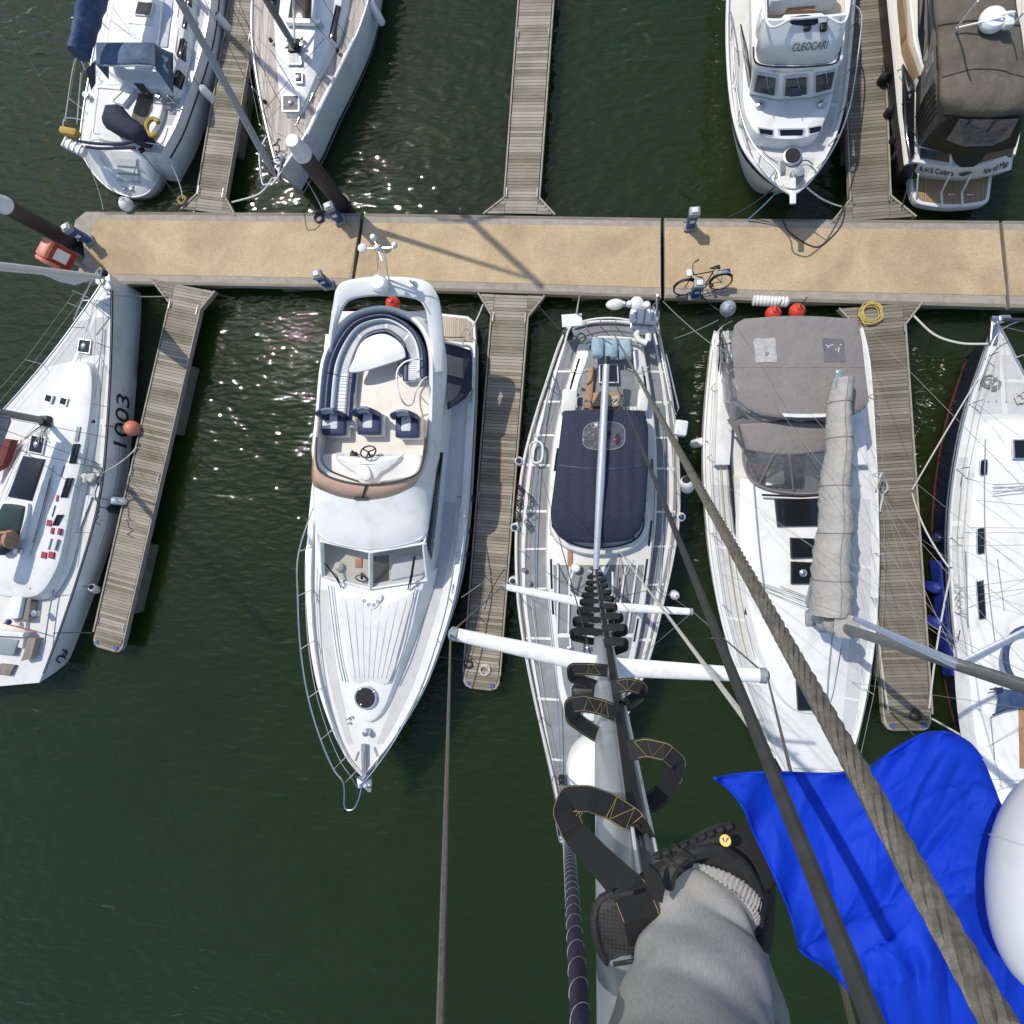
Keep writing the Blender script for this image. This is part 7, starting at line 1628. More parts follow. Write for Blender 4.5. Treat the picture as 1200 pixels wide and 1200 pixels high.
    G().loft([FA, [a.lerp(b, .5)+Vector((0, 0, .06)) for a, b in zip(FA, FB)], FB, [UP(b, -.02)+Vector((0, .06, 0)) for b in FB], [Vector((b.x, b.y+.1, 3.42)) for b in FB]], False).build('flybridge_front', 'gel', t, solid=.02)
    for xs in ((896.5, 22, 893, -130), (993, 17, 997, -130)):
        G().slab([V(xs[0], xs[1], 4.14), V(xs[2], xs[3], 4.1), V(xs[2], xs[3], 3.42), V(xs[0], xs[1], 3.42)], .10).build('flybridge_side', 'gel', t, smooth=False)
    tubeo('flybridge_rail', [UP(p, .03) for p in catmull(VV([(895, -120, 4.2), (897, 22.5, 4.2), (930, 23, 4.22), (965, 20.5, 4.2), (993, 17.5, 4.15), (996, -120, 4.2)]), 50)], .03, 'fender_white', t)
    G().prism(VV([(898, 18), (990, 14), (994, -130), (896, -130)], 3.5), 3.4, 3.46, r=.005).build('flybridge_floor', 'floor_cream', t)
    G().prism(VV([(915, 20), (972, 18), (964, 12), (920, 14)], 4.0), 3.5, 3.95, r=.05).build('helm_console', 'gel', t)
    P = catmull(VV([(924, 22), (930, 16), (945, 13.5), (956, 16), (961, 21.5), (942, 24)], 4.25), 24, True); G().prism(P, 3.9, 4.22, r=.1).build('console_cover', 'navy', t)
    G().prism(VV([(923, 4), (955, 4), (955, 12), (923, 12)], 3.8), 3.5, 3.8, r=.02).build('teak_seat', 'teak_warm', t)
    G().rbox(V(940, -4, 3.8), 1.6, .5, .5, 0, .1).build('bench_seat', 'vinyl_white', t)
    for x, y in ((946, 31.5), (965, 32)): g = G(); g.rbox(V(x, y, 4.05), .16, .18, .12, 0, .03); g.tube([V(x, y-2, 4.1), V(x, y+3, 4.05)], .05, 8); g.build('spotlight', 'black', t)
    for x in (902, 920, 938, 953, 970, 985): tubeo('screen_bracket', [V(x, 24-.05*(x-902), 4.15), V(x-1.5, 32-.05*(x-902), 4.05)], .016, 'letter_grey', t, 5)
    p0, p1 = V(926.5, 59.5, 3.70), V(957, 57, 3.70)
    nrm = (V(930, 75, 3.44)-V(930, 23, 4.18)).cross(Vector((1, 0, 0))); nrm = nrm if nrm.z > 0 else -nrm; x = (p1-p0); x.z = 0
    text('boat_name', 'CLEOCARI', p0+nrm.normalized()*.06, x, nrm, .235, 'letter', t, .004, .1, .74)
    # bow gear, rails
    g = G(); g.rbox(V(929, 224, 2.13), .16, .7, .08, 0, .03); g.loft([[V(928+dx*.6, 236-dy, 1.85+.02*dy) for dx, dy in ((-1, 0), (1, 0), (2.6*k, 9), (-2.6*k, 9))] for k in (.6, 1)], True, True, True); g.build('anchor', 'white_paint', t)
    g = G(); g.rbox(V(934, 206, 2.05), .34, .3, .24, .3, .08); g.lathe(V(934, 206, 2.1), [(.1, 0), (.1, .2), (.13, .22), (0, .26)], 14); g.build('windlass', 'letter_grey', t)
    pts = [V(917+2.5*math.sin(i*1.6), 195+6*math.cos(i*.9), 2.02+.01*(i % 4)) for i in range(26)]; tubeo('rope_heap', catmull(pts, 90), .016, 'rope_grey', t, 5)
    tubeo('power_lead', catmull(VV([(932, 200, 2.1), (938, 190, 2.0), (946, 188, 2.0), (953, 193, 2.0)]), 18), .014, 'rope_dark', t)
    ts = [.40, .50, .60, .70, .80, .90]
    for s_, sg in (('L', -1), ('R', 1)):
        top = []
        for tt in ts:
            a = H.dk(tt, .03 if s_ == 'L' else .97, .1); b = UP(a, .62)+Vector((.10*sg, -.03, 0)); tubeo('stanchion', [a, b], .015, 'steel', t, 6); top.append(b)
        top = [H.dk(.34, .03 if s_ == 'L' else .97, .1)]+top
        if s_ == 'L': left = top
        else: tubeo('bow_rail', catmull(left+[V(915, 217, 2.65), V(930, 222, 2.68), V(942, 218, 2.65)]+top[::-1], 80), .022, 'steel', t)
    for x, y in ((905, 205), (953, 200)): cleat(V(x, y, 2.05), .9 if x < 930 else -.9, t, mat='steel')
    tubeo('deck_lead', catmull(VV([(884, 150, 1.8), (895, 178, 1.85), (912, 190, 1.95)]), 14), .012, 'rope_grey', t, 5)
    return t, H
noisy('pane_grey', (.06, .072, .072), .12, .5, 3.2, spec=.12)
whl_t, WH = wheelhouse_cruiser()

# ================================================================== BROWN-CANOPIED CRUISER, TOP RIGHT CORNER (stern towards the walkway)
def canopy_cruiser():
    t = thing('motor_cruiser', 'cream motor cruiser under a brown canopy with a small teak swim platform', 'motor cruiser', V(1125, 90, 0))
    st = [(1062, 193, 1187, 182, 1.35), (1059, 165, 1192, 160, 1.36), (1055, 135, 1195, 130, 1.38), (1049, 70, 1198, 65, 1.42), (1042, 0, 1200, -5, 1.48), (1037, -80, 1196, -85, 1.58), (1040, -160, 1186, -165, 1.72), (1058, -230, 1166, -235, 1.86), (1088, -285, 1134, -288, 2.0), (1108, -305, 1112, -306, 2.05)]
    H = Hull(t, st, 'hull_dark', 'gel_warm', wl=.20, bowfl=.5, rake=1.4, tr=0, bul=.04, camber=.04, n=40, railr=.06, rail='gel_warm')
    # transom with lettering
    a0, a1 = VV([(1061.5, 188, 1.38), (1090, 192, 1.40), (1128, 196, 1.4), (1160, 190, 1.40), (1188.5, 174, 1.38)]), VV([(1063.5, 198, .95), (1090, 204, .95), (1128, 207.5, .95), (1160, 204, .95), (1185, 198, .95)])
    A, B = catmull(a0, 25), catmull(a1, 25)
    G().loft([[a-Vector((0, -.3, 0)) for a in A], A, B, [b-Vector((0, -.2, .7)) for b in B]], False).build('transom', 'gel_warm', t, solid=.03)
    def tp(u, v):
        x = u*24; i = min(23, int(x)); f = x-i; return A[i].lerp(A[i+1], f).lerp(B[i].lerp(B[i+1], f), v)
    def lettering(nm, body, u0, u1, size, xs):
        p, q = tp(u0, .72), tp(u1, .72); x = q-p; up = tp((u0+u1)/2, .2)-tp((u0+u1)/2, .9); n = x.cross(up).normalized()
        n = n if n.dot(CAM-p) > 0 else -n
        o = text(nm, body, Vector(), Vector((1, 0, 0)), Vector((0, 0, 1)), size, 'letter', None, .004, .12, 1.0)
        o.parent = t; me = o.data; w_ = max(v.co.x for v in me.vertices)
        for v in me.vertices:
            q_ = tp(u0+(u1-u0)*v.co.x/w_, .78-v.co.y/.43); v.co = q_+n*(.035+v.co.z)-parent_loc(t)
        me.update(); return n
    n = lettering('boat_name', 'R.H.S Cobra', .155, .43, .30, .76); lettering('home_port', 'Isle of Man', .68, .93, .27, .76)
    # emblem between the two names
    g = G(); c = tp(.52, .5)+n*.06; ex, ey = Vector((1, 0, 0)), n.cross(Vector((1, 0, 0))); 
    g.slab([c+ex*u+ey*v for u, v in ((-.16, .05), (-.05, .03), (.06, .09), (.17, .06), (.08, -.02), (.02, -.10), (-.06, -.07), (-.12, -.03))], .01); g.build('transom_emblem', 'letter', t, smooth=False)
    # swim platform
    P = catmull(VV([(1065, 204), (1067, 222), (1074, 237), (1090, 241.5), (1112, 243.5), (1138, 242), (1157, 237), (1161, 222), (1163, 205)], .55), 44)
    o = G().prism(P, .35, .56, r=.04).build('swim_platform', 'gel_warm', t)
    stripes('teak_d', (.27, .175, .085), (.10, .07, .04), .06, 1.55, .16, .7, .2)
    G().prism(offset2(P, -.10), .5, .572, r=.004).build('teak_deck', 'teak_d', o)
    for x0, x1 in ((1102, 1110), (1126, 1135)): G().slab(VV([(x0, 224, .585), (x0+2.4, 224, .585), (x0+3.4, 243, .585), (x0+1, 243, .585)]), .016).build('platform_joint', 'fender_white', o, smooth=False); tubeo('platform_stay', VV([(x0+2, 224, .6), (x1+4, 203, 1.2)]), .026, 'fender_white', o)
    for x in (1076, 1076): pass
    tubeo('platform_stay', VV([(1074, 232, .6), (1076, 204, 1.2)]), .022, 'fender_white', o)
    for x in (1110, 1132): tubeo('grab_handle', catmull(VV([(x, 226, .6), (x+2, 228, .72), (x+8, 228, .72), (x+10, 226, .6)]), 10), .014, 'steel', o)
    # cockpit sides: dark vents in the quarter
    G().prism(VV([(1061.5, 70), (1075, 95), (1075, 178), (1070, 184), (1064, 150)], 1.62), 1.3, 1.5, r=.02).build('quarter_glass', 'glass', t)
    G().slab(VV([(1079, 172.5, 1.62), (1113, 181, 1.66), (1112.5, 190, 1.45), (1078, 184.5, 1.45)]), .03).build('stern_vent', 'glass', t, smooth=False)
    G().slab(VV([(1155, 180, 1.66), (1189, 172, 1.6), (1186, 180, 1.45), (1148, 190.5, 1.45)]), .03).build('stern_vent', 'glass', t, smooth=False)
    tubeo('vent_frame', VV([(1078, 171, 1.66), (1114, 179.5, 1.7), (1114.5, 191.5, 1.46)]), .03, 'fender_white', t); tubeo('vent_frame', VV([(1152, 179.5, 1.7), (1189, 171, 1.64)]), .03, 'fender_white', t)
    # side deck, teak capping, cabin side
    stripes('teak_cap', (.30, .20, .11), (.2, .13, .07), .5, 1.57, .03)
    P = VV([(1057, 0), (1064, 0), (1070, 50), (1083, 83), (1078, 86), (1065, 52)], 1.75); P = VV([(1054, -60)], 1.75)+P[:0]+VV([(1063, -60), (1066, 0), (1071, 48), (1083, 83), (1077, 86), (1064, 52), (1058, 0)], 1.75)
    G().prism(P, 1.4, 1.75, r=.02).build('teak_capping', 'teak_cap', t)
    G().prism(VV([(1062, -120), (1068, 0), (1073, 45), (1086, 88), (1100, 90), (1190, 90), (1192, -120)], 2.0), 1.3, 1.9, r=.06).build('cabin_side', 'gel_warm', t)
    G().slab(VV([(1076, -40, 1.95), (1086, -40, 2.4), (1090, 70, 2.3), (1082, 72, 1.95), (1076, 40, 1.95)]), .02).build('cabin_window', 'glass', t, smooth=False)
    G().lathe(V(1077, 91, 1.76), [(.05, 0), (.05, .03), (0, .035)], 12).build('filler_cap', 'black', t)
    # canopy: top, rear slope, side with clear panels, rear curtain with window
    def cp(u, v):
        y = -130+v*258
        xl = lerp_px([(-130, 1094), (0, 1096), (30, 1099), (60, 1102), (100, 1103), (118, 1104), (128, 1110)], y); xr = lerp_px([(-130, 1194), (0, 1190), (60, 1200), (128, 1204)], y)
        z = 3.25+.16*math.sin(math.pi*u)**.7+.06*math.sin(math.pi*v*6)**2-.10*max(0, (v-.93)/.07)**2
        p = V(xl+(xr-xl)*u, y-3*math.sin(math.pi*u)*(1 if v < .9 else -1), z); p.z += .012*math.sin(u*19+v*31); return p
    rows = [[cp(j/24, i/50) for j in range(25)] for i in range(51)]
    rows = [[r[0]-Vector((0, 0, .15))]+r+[r[-1]-Vector((0, 0, .3))] for r in rows]; rows.append([p-Vector((0, .02, .15)) for p in rows[-1]])
    co_ = G().grid(rows).build('canopy_top', 'taupe_dark', t, ang=70, solid=.02)
    for v in (.623, .86): tubeo('canopy_seam', [UP(cp(j/24, v-.03*math.sin(math.pi*j/24)*(1 if v > .7 else .4)), .012) for j in range(25)], .02, 'khaki', co_, 6, .6)
    E = [cp(j/12, 1)-Vector((0, 0, .12)) for j in range(13)]
    Bt = catmull(VV([(1078, 171, 1.68), (1095, 176, 1.7), (1116, 181, 1.72), (1133, 182.5, 1.72), (1154, 180, 1.72), (1175, 176, 1.7), (1190, 172, 1.66)]), 13)
    G().slab(VV([(1113, 178, 1.77), (1157, 177, 1.77), (1148, 190, 1.53), (1141, 195.5, 1.46), (1126, 196, 1.46), (1119, 191, 1.53)]), .02).build('curtain_tail', 'khaki', t, smooth=False)
    G().grid([E, [a.lerp(b, .5)+Vector((0, -.03, .04)) for a, b in zip(E, Bt)], Bt]).build('rear_curtain', 'khaki', t, solid=.015)
    def rc(u, v): 
        x = u*12; i = min(11, int(x)); f = x-i; a = E[i].lerp(E[i+1], f); b = Bt[i].lerp(Bt[i+1], f); return a.lerp(b, v)+Vector((0, -.06, .08*math.sin(math.pi*v)+.02))
    S_, T_ = V(1079, 171, 1.7), V(1190, 170, 1.7)
    def rw(u, v): return E[0].lerp(E[12], u).lerp(S_.lerp(T_, u), v)+Vector((0, -.16-.26*v*math.sin(math.pi*u)**.8-.06*math.sin(math.pi*u), .10*math.sin(math.pi*v)+.13+.06*math.sin(math.pi*u)))
    G().slab([rw(.16, .10), rw(.88, .10), rw(.82, .60), rw(.65, .72), rw(.35, .74), rw(.14, .66)], .012).build('rear_window', 'vinyl_dark', t, smooth=False)
    for u in (.10, .93): tubeo('curtain_zip', [rc(u, f) for f in (0, .3, .6, .95)], .012, 'black', t, 5)
    for u in (.35, .66): tubeo('window_strut', [rc(u, .08)+Vector((0, -.02, .03)), rc(u-.08, .4)+Vector((0, -.02, .03))], .014, 'black', t, 5)
    S0 = [cp(0, v)-Vector((0, 0, .12)) for v in (.58, .7, .85, 1.0)]; S1 = VV([(1088, 88, 1.9), (1074, 102, 1.72), (1073, 140, 1.66), (1077, 170, 1.66)])
    G().grid([S0, [a.lerp(b, .5) for a, b in zip(S0, S1)], S1]).build('side_curtain', 'taupe_dark', t, solid=.015)
    def sc_(u, v):
        x = u*3; i = min(2, int(x)); f = x-i; return S0[i].lerp(S0[i+1], f).lerp(S1[i].lerp(S1[i+1], f), v)+Vector((-.04, -.02, .03))
    G().slab([sc_(.12, .12), sc_(.60, .12), sc_(.62, .72), sc_(.3, .72)], .012).build('side_window', 'vinyl_clear', t, smooth=False)
    G().slab([sc_(.30, .15)+Vector((0, 0, .02)), sc_(.42, .15)+Vector((0, 0, .02)), sc_(.42, .5)+Vector((0, 0, .02)), sc_(.30, .5)+Vector((0, 0, .02))], .01).build('paper_notice', 'fender_white', t, smooth=False)
    rr = random.Random(2)
    for k in range(6): f = k/6; tubeo('curtain_fold', [sc_(.66+.05*k, .1+.02*k), sc_(.62+.06*k, .55), sc_(.66+.055*k, .95)], .022, 'khaki', t, 6)
    # radar scanner and aerials on the roof
    c = V(1160, 27, 3.5); G().lathe(c, [(.12, -.1), (.27, 0), (.30, .08), (.29, .16), (.24, .22), (0, .24)], 26).build('radar_dome', 'white_paint', t)
    g = G(); g.tube([V(1120, 33, 3.5), V(1176, 20, 3.8), V(1182, 30, 3.6)], .025, 6); g.rbox(V(1181, 24, 3.7), .2, .35, .2, 0, .04); g.tube([V(1172, 18, 3.7), V(1190, 14, 3.9)], .03, 6); g.build('aerial_mount', 'fender_white', t)
    tubeo('whip_aerial', VV([(1121, 33, 3.45), (1146, 1, 5.0)]), .022, 'fender_white', t); tubeo('whip_aerial', VV([(1185, 32, 3.5), (1200, 14, 4.3)]), .022, 'fender_white', t)
    return t, H
noisy('vinyl_dark', (.10, .10, .108), .12, .4, 5, bump=.4, bscale=9, dist=.04)
bro_t, BH = canopy_cruiser()
noisy('fender_deep', (.012, .03, .20), .55, .2, 7)
# ================================================================== FENDERS
def fender(px, py, z, L_, r, label, mat='fender_white', cap='fender_blue', tilt=(0, 0), group='fenders hanging along the hulls', rope=None, name='fender'):
    c = V(px, py, z); ax = Vector((tilt[0], tilt[1], 1)).normalized(); t = thing(name, label, 'fender', c, group)
    prof = [(r*math.sin(math.pi/2*i/5), -L_/2+r*(1-math.cos(math.pi/2*i/5))) for i in range(6)]+[(r*math.cos(math.pi/2*i/5), L_/2-r+r*math.sin(math.pi/2*i/5)) for i in range(6)]
    G().lathe(c, prof, 16, ax).build('body', mat, t)
    G().lathe(c+ax*(L_/2-r*.75), [(r*.72, 0), (r*.80, .02), (r*.62, r*.55), (r*.25, r*.9), (0, r*.95)], 14, ax).build('end_cap', cap, t)
    e = c+ax*(L_/2+r*.1); q = rope or (e+Vector((0, .05, .35)))
    tubeo('lanyard', [e, q], .012, 'rope_dark', t, 5); return t
def ballf(px, py, z, r, label, mat, cap, off, name='buoy_fender', group=None):
    c = V(px, py, z); t = thing(name, label, 'fender', c, group); off = Vector(off)
    G().ball(c, r, 20, 1.05).build('body', mat, t); G().lathe(c+off.normalized()*r*.82, [(r*.45, 0), (r*.42, r*.15), (r*.25, r*.35), (0, r*.4)], 14, off).build('end_cap', cap, t)
    tubeo('lanyard', [c+off.normalized()*r*1.15, c+off.normalized()*r*1.6+Vector((0, 0, .1)), c+off.normalized()*r*2.4+Vector((0, 0, .3))], .014, 'rope_dark', t, 5)
fender(262, 27, .75, .62, .13, 'white fender with a navy cap between the blue-hooded sloop and its finger, upper one', tilt=(-.5, .45))
fender(244, 111, .75, .62, .13, 'white fender with pale cap between the blue-hooded sloop and its finger, lower one', cap='fender_white', tilt=(-.55, .5))
ballf(148, 239.5, .75, .22, 'white ball fender floating behind the scooped transom at the top left', 'fender_white', 'fender_white', (0, .3, .8))
fender(441, 15, .85, .75, .12, 'long white fender with a navy cap on the right side of the teak-decked sloop', tilt=(-.45, .6))
ballf(155, 502, .75, .25, 'coral ball fender with a navy neck beside the hull number 1003', 'buoy_coral', 'fender_navy', (-1, .05, .3))
fender(139, 587, .8, .5, .12, 'small white fender with a navy end squeezed by the finger below the number 1003', tilt=(-.9, .1))
fender(136, 597, .55, .5, .13, 'black fender under the small white one on the numbered racing yacht', 'rubber', 'rubber', tilt=(-.5, .1))
fender(111, 690, .65, .5, .13, 'dark-banded white fender near the outer end of the left finger pontoon', 'fender_white', 'rubber', tilt=(.2, .4))
for y, l in ((584, 'uppermost navy fender between the flybridge cruiser and its finger'), (622, 'middle navy fender between the flybridge cruiser and its finger'), (649, 'lowest navy fender between the flybridge cruiser and its finger')):
    fender(551-(y-584)*.1, y, .8, .7, .13, l, 'fender_navy', 'fender_navy', rope=V(536, y-2, 1.75))
ballf(460.5, 356, 1.6, .22, 'red ball fender showing through the radar arch of the flybridge cruiser', 'buoy_red', 'buoy_red', (0, .1, 1))
for x, y, l, m in ((609, 541, 'white and blue fender upper left on the grey-decked sloop', 'fender_white'), (604, 618, 'white and blue fender at mid length on the left of the grey-decked sloop', 'fender_white'), (602, 680, 'white and blue fender below the left lower spreader tip', 'fender_white'), (797, 606, 'white and blue fender on the right side of the grey-decked sloop beside the dark stay', 'fender_white'), (790, 697, 'plain white fender near the right lower spreader tip', 'fender_white')):
    fender(x, y, 1.15, .6, .13, l, m, 'fender_blue' if 'plain' not in l else 'fender_white', rope=None)
fender(805, 568, 1.2, .6, .2, 'fat white fender on the right side rail of the grey-decked sloop', 'fender_white', 'rubber', tilt=(-.2, .6))
fender(818, 519, .9, .5, .13, 'white fender with navy end left of the grey-canopied sloop', 'fender_white', 'fender_navy', tilt=(.9, .1), rope=V(829, 517, 1.3))
for x, y, l in ((906, 368, 'left red ball fender behind the grey canopy'), (934, 365, 'right red ball fender behind the grey canopy')):
    ballf(x, y, 1.35, .22, l, 'buoy_red', 'buoy_red', (0, .2, 1), group='red ball fenders behind the canopy')
c0, c1 = V(882, 352, .75), V(924, 354, .75); t = thing('dock_fender', 'long white ribbed fender lying along the walkway edge behind the grey canopy', 'fender', (c0+c1)/2)
tubeo('body', [c0.lerp(c1, i/30) for i in range(31)], [.11]+[.145+.015*math.cos(i*2.1) for i in range(29)]+[.11], 'fender_white', t, 14)
c0, c1 = V(710, 357.5, .8), V(732, 356, .8); t = thing('dock_fender', 'grey-white pointed fender behind the stern rail of the grey-decked sloop', 'fender', (c0+c1)/2)
tubeo('body', [c0.lerp(c1, i/14) for i in range(15)], [.03+.13*math.sin(math.pi*i/14)**.6 for i in range(15)], 'fender_white', t, 14)
for x, y, L_, l, m in ((1093, 630, .8, 'dark fender uppermost on the navy hull', 'hull_navy'), (1092, 688, .8, 'blue fender second on the navy hull', 'fender_deep'), (1093, 728, .8, 'blue fender lowest on the navy hull', 'fender_deep')):
    fender(x, y, .6, L_, .16, l, m, m, rope=V(1115, y+1, 1.25))
P = VV([(1088, 658), (1103, 657), (1106, 690), (1112, 735), (1118, 790), (1104, 790), (1096, 735), (1092, 690)], .6)
t = thing('fender_board', 'bright blue fender cloth hung between the navy hull and the dark finger', 'fender cloth', V(1100, 720, .6))
rows = []
for i in range(25):
    f = i/24; y = 657+f*135; x0 = lerp_px([(657, 1088), (690, 1092), (735, 1096), (792, 1104)], y); x1 = lerp_px([(657, 1103), (690, 1106), (735, 1112), (792, 1118)], y)
    rows.append([V(x0+(x1-x0)*j/6, y, .35+.75*j/6+.05*math.sin(i*.9+j)) for j in range(7)])
G().grid(rows).build('cloth', 'fender_deep', t, ang=70, solid=.03)
for y in (665, 780): tubeo('lanyard', [V(1105+.1*(y-665), y, 1.0), V(1116+.08*(y-665), y, 1.3)], .012, 'rope_dark', t, 5)
for x, y, l in ((1033, 95, 'black fender uppermost beside the brown-canopied cruiser'), (1041, 133, 'black fender second beside the brown-canopied cruiser'), (1047, 165, 'black fender third beside the brown-canopied cruiser'), (1050, 184, 'black fender lowest beside the brown-canopied cruiser')):
    fender(x, y, .7, .55, .12, l, 'rubber', 'rubber', rope=V(x+24, y-14, 1.65))

# ================================================================== MOORING LINES
def line(a, b, label, mat='rope_white', r=.018, s=.12, mid=None, grp='mooring lines'):
    pts = sag(a, b, s, 14) if mid is None else catmull([a]+mid+[b], 24)
    o = tubeo('mooring_line', pts, r, mat, None, 6); o.data.transform(Matrix.Translation(-a)); o.location = a
    tag(o, label, 'rope', grp); return o
ZC = ZP+.07
line(V(201, 193, 1.1), V(214, 233, ZC), 'white stern line from the blue-hooded sloop to the tan rope coil')
line(V(99, 183, .9), V(121, 246, ZC), 'grey stern line from the scooped transom to the left walkway corner', 'rope_grey', .014)
line(V(163, 176, 1.3), V(211, 235, ZC), 'thin crossed stern line over the scooped transom', 'rope_dark', .012)
line(V(320, 208, 1.5), V(272, 237, ZC), 'thick white bow line from the teak-decked sloop to the left finger knee', 'rope_white', .03, mid=[V(304, 227, 1.0)])
line(V(331, 206, 1.5), V(378, 250, ZC), 'dark bow line from the teak-decked sloop to the walkway beside the pile', 'rope_dark', .015)
line(V(355, 205, 1.1), V(378, 248, ZC), 'slack thin line from the teak-decked bow hanging to the walkway', 'rope_grey', .014, .3)
line(V(918, 217, 2.0), V(877, 257, ZC), 'blue-ended bow line from the lettered white cruiser to the walkway', 'rope_blue', .02)
line(V(914, 214, 2.0), V(853, 254, ZC), 'dark bow line left of the blue-ended one on the lettered white cruiser', 'rope_dark', .016, .3)
line(V(946, 220, 2.0), V(986, 242, ZC), 'white bow line from the lettered white cruiser to the dark upper finger', 'rope_white', .022)
line(V(917, 257, ZC), V(990, 243, ZC), 'loose dark line looped on the sand-coloured walkway above the bicycle end', 'rope_dark', .018, mid=[V(925, 272, ZP+.03), V(948, 287, ZP+.03), V(962, 288, ZP+.03), V(980, 272, ZP+.03), V(988, 258, ZP+.03)])
line(V(1068, 60, 1.7), V(1034, 78, ZC), 'dark spring line from the brown-canopied cruiser teak capping to the finger', 'rope_dark', .016)
line(V(1074, 160, 1.6), V(1034, 80, ZC), 'long dark line along the left side of the brown-canopied cruiser', 'rope_dark', .018)
line(V(1078, 185, 1.4), V(1057, 243, ZC), 'dark stern line from the brown-canopied cruiser to the knee of the finger', 'rope_dark', .016)
line(V(125, 345, 1.5), V(195, 347, ZC), 'grey bow line from the numbered racing yacht to the left finger knee', 'rope_grey', .02)
line(V(119, 555, 1.3), V(160, 524, ZC), 'white spring line from the numbered racing yacht to the finger cleat', 'rope_white', .022, .15)
line(V(62, 742, 1.2), V(108, 742, ZC), 'dark stern line from the numbered racing yacht to the finger end', 'rope_dark', .016)
line(V(541, 700, 1.7), V(590, 666, ZC), 'grey bow spring line from the flybridge cruiser across its finger', 'rope_grey', .014)
line(V(515, 770, 1.9), V(548, 776, ZC), 'dark bow line from the flybridge cruiser to the outer end of its finger', 'rope_dark', .016)
line(V(548, 392, 1.2), V(566, 357, ZC), 'white stern line from the flybridge bathing platform to the finger knee', 'rope_white', .024)
line(V(496, 392, 3.3), V(545, 395, 1.2), 'dark line from the flybridge cruiser side to its bathing platform ladder', 'rope_dark', .014)
line(V(666, 395, 1.6), V(630, 357, ZC), 'thin stern line from the grey-decked sloop to the left finger knee', 'rope_dark', .012)
line(V(770, 395, 1.6), V(770, 352, ZC), 'short thin stern line from the grey-decked sloop straight to the walkway', 'rope_dark', .012)
line(V(836, 405, 1.3), V(777, 353, ZC), 'thin stern line from the grey-canopied sloop crossing to the walkway', 'rope_grey', .012)
line(V(842, 375, 1.6), V(790, 397, 1.6), 'thin line crossing the gap between the two centre sloops', 'rope_grey', .010)
line(V(852, 370, 1.2), V(815, 338, ZC), 'dark cable from the grey-canopied sloop to the pedestal beside the bicycle', 'rope_dark', .018, .15)
line(V(1071, 370, ZC), V(1158, 403, 1.6), 'thick white bow line from the right finger knee to the navy sloop', 'rope_white', .03, mid=[V(1095, 392, .85), V(1125, 402, 1.2)])
line(V(1147, 442, 1.55), V(1069, 574, ZC), 'tight white line from the navy sloop foredeck to the mid cleat of the dark finger', 'rope_white', .02, .03)
line(V(1069, 578, ZC), V(1112, 665, 1.3), 'slack white line from the mid cleat of the dark finger to the navy sloop side', 'rope_white', .024, .25)
line(V(1114, 672, 1.3), V(1089, 830, ZC), 'white spring line running down from the navy sloop side to the finger end', 'rope_white', .026, .1)
line(V(1092, 842, ZC), V(1182, 893, 1.35), 'white line from the dark finger end to the mooring block on the navy sloop', 'rope_white', .024, .08)
line(V(1027, 700, 1.35), V(1041, 832, ZC), 'white bow spring line from the grey-canopied sloop to the dark finger end', 'rope_white', .026, .12)
line(V(1026, 575, 1.3), V(1031, 600, ZC), 'short knotted white line on the right side of the grey-canopied sloop', 'rope_white', .028, mid=[V(1033, 555, 1.2), V(1037, 562, .9), V(1040, 573, .75), V(1035, 580, .7)])
line(V(1044, 835, ZC), V(1072, 862, ZP), 'black line crossing the outer end of the dark right-hand finger', 'rope_dark', .022, .02)
line(V(640, 0, 1), V(640, 0, 1)+Vector((1, 0, 0)), 'x') if False else None

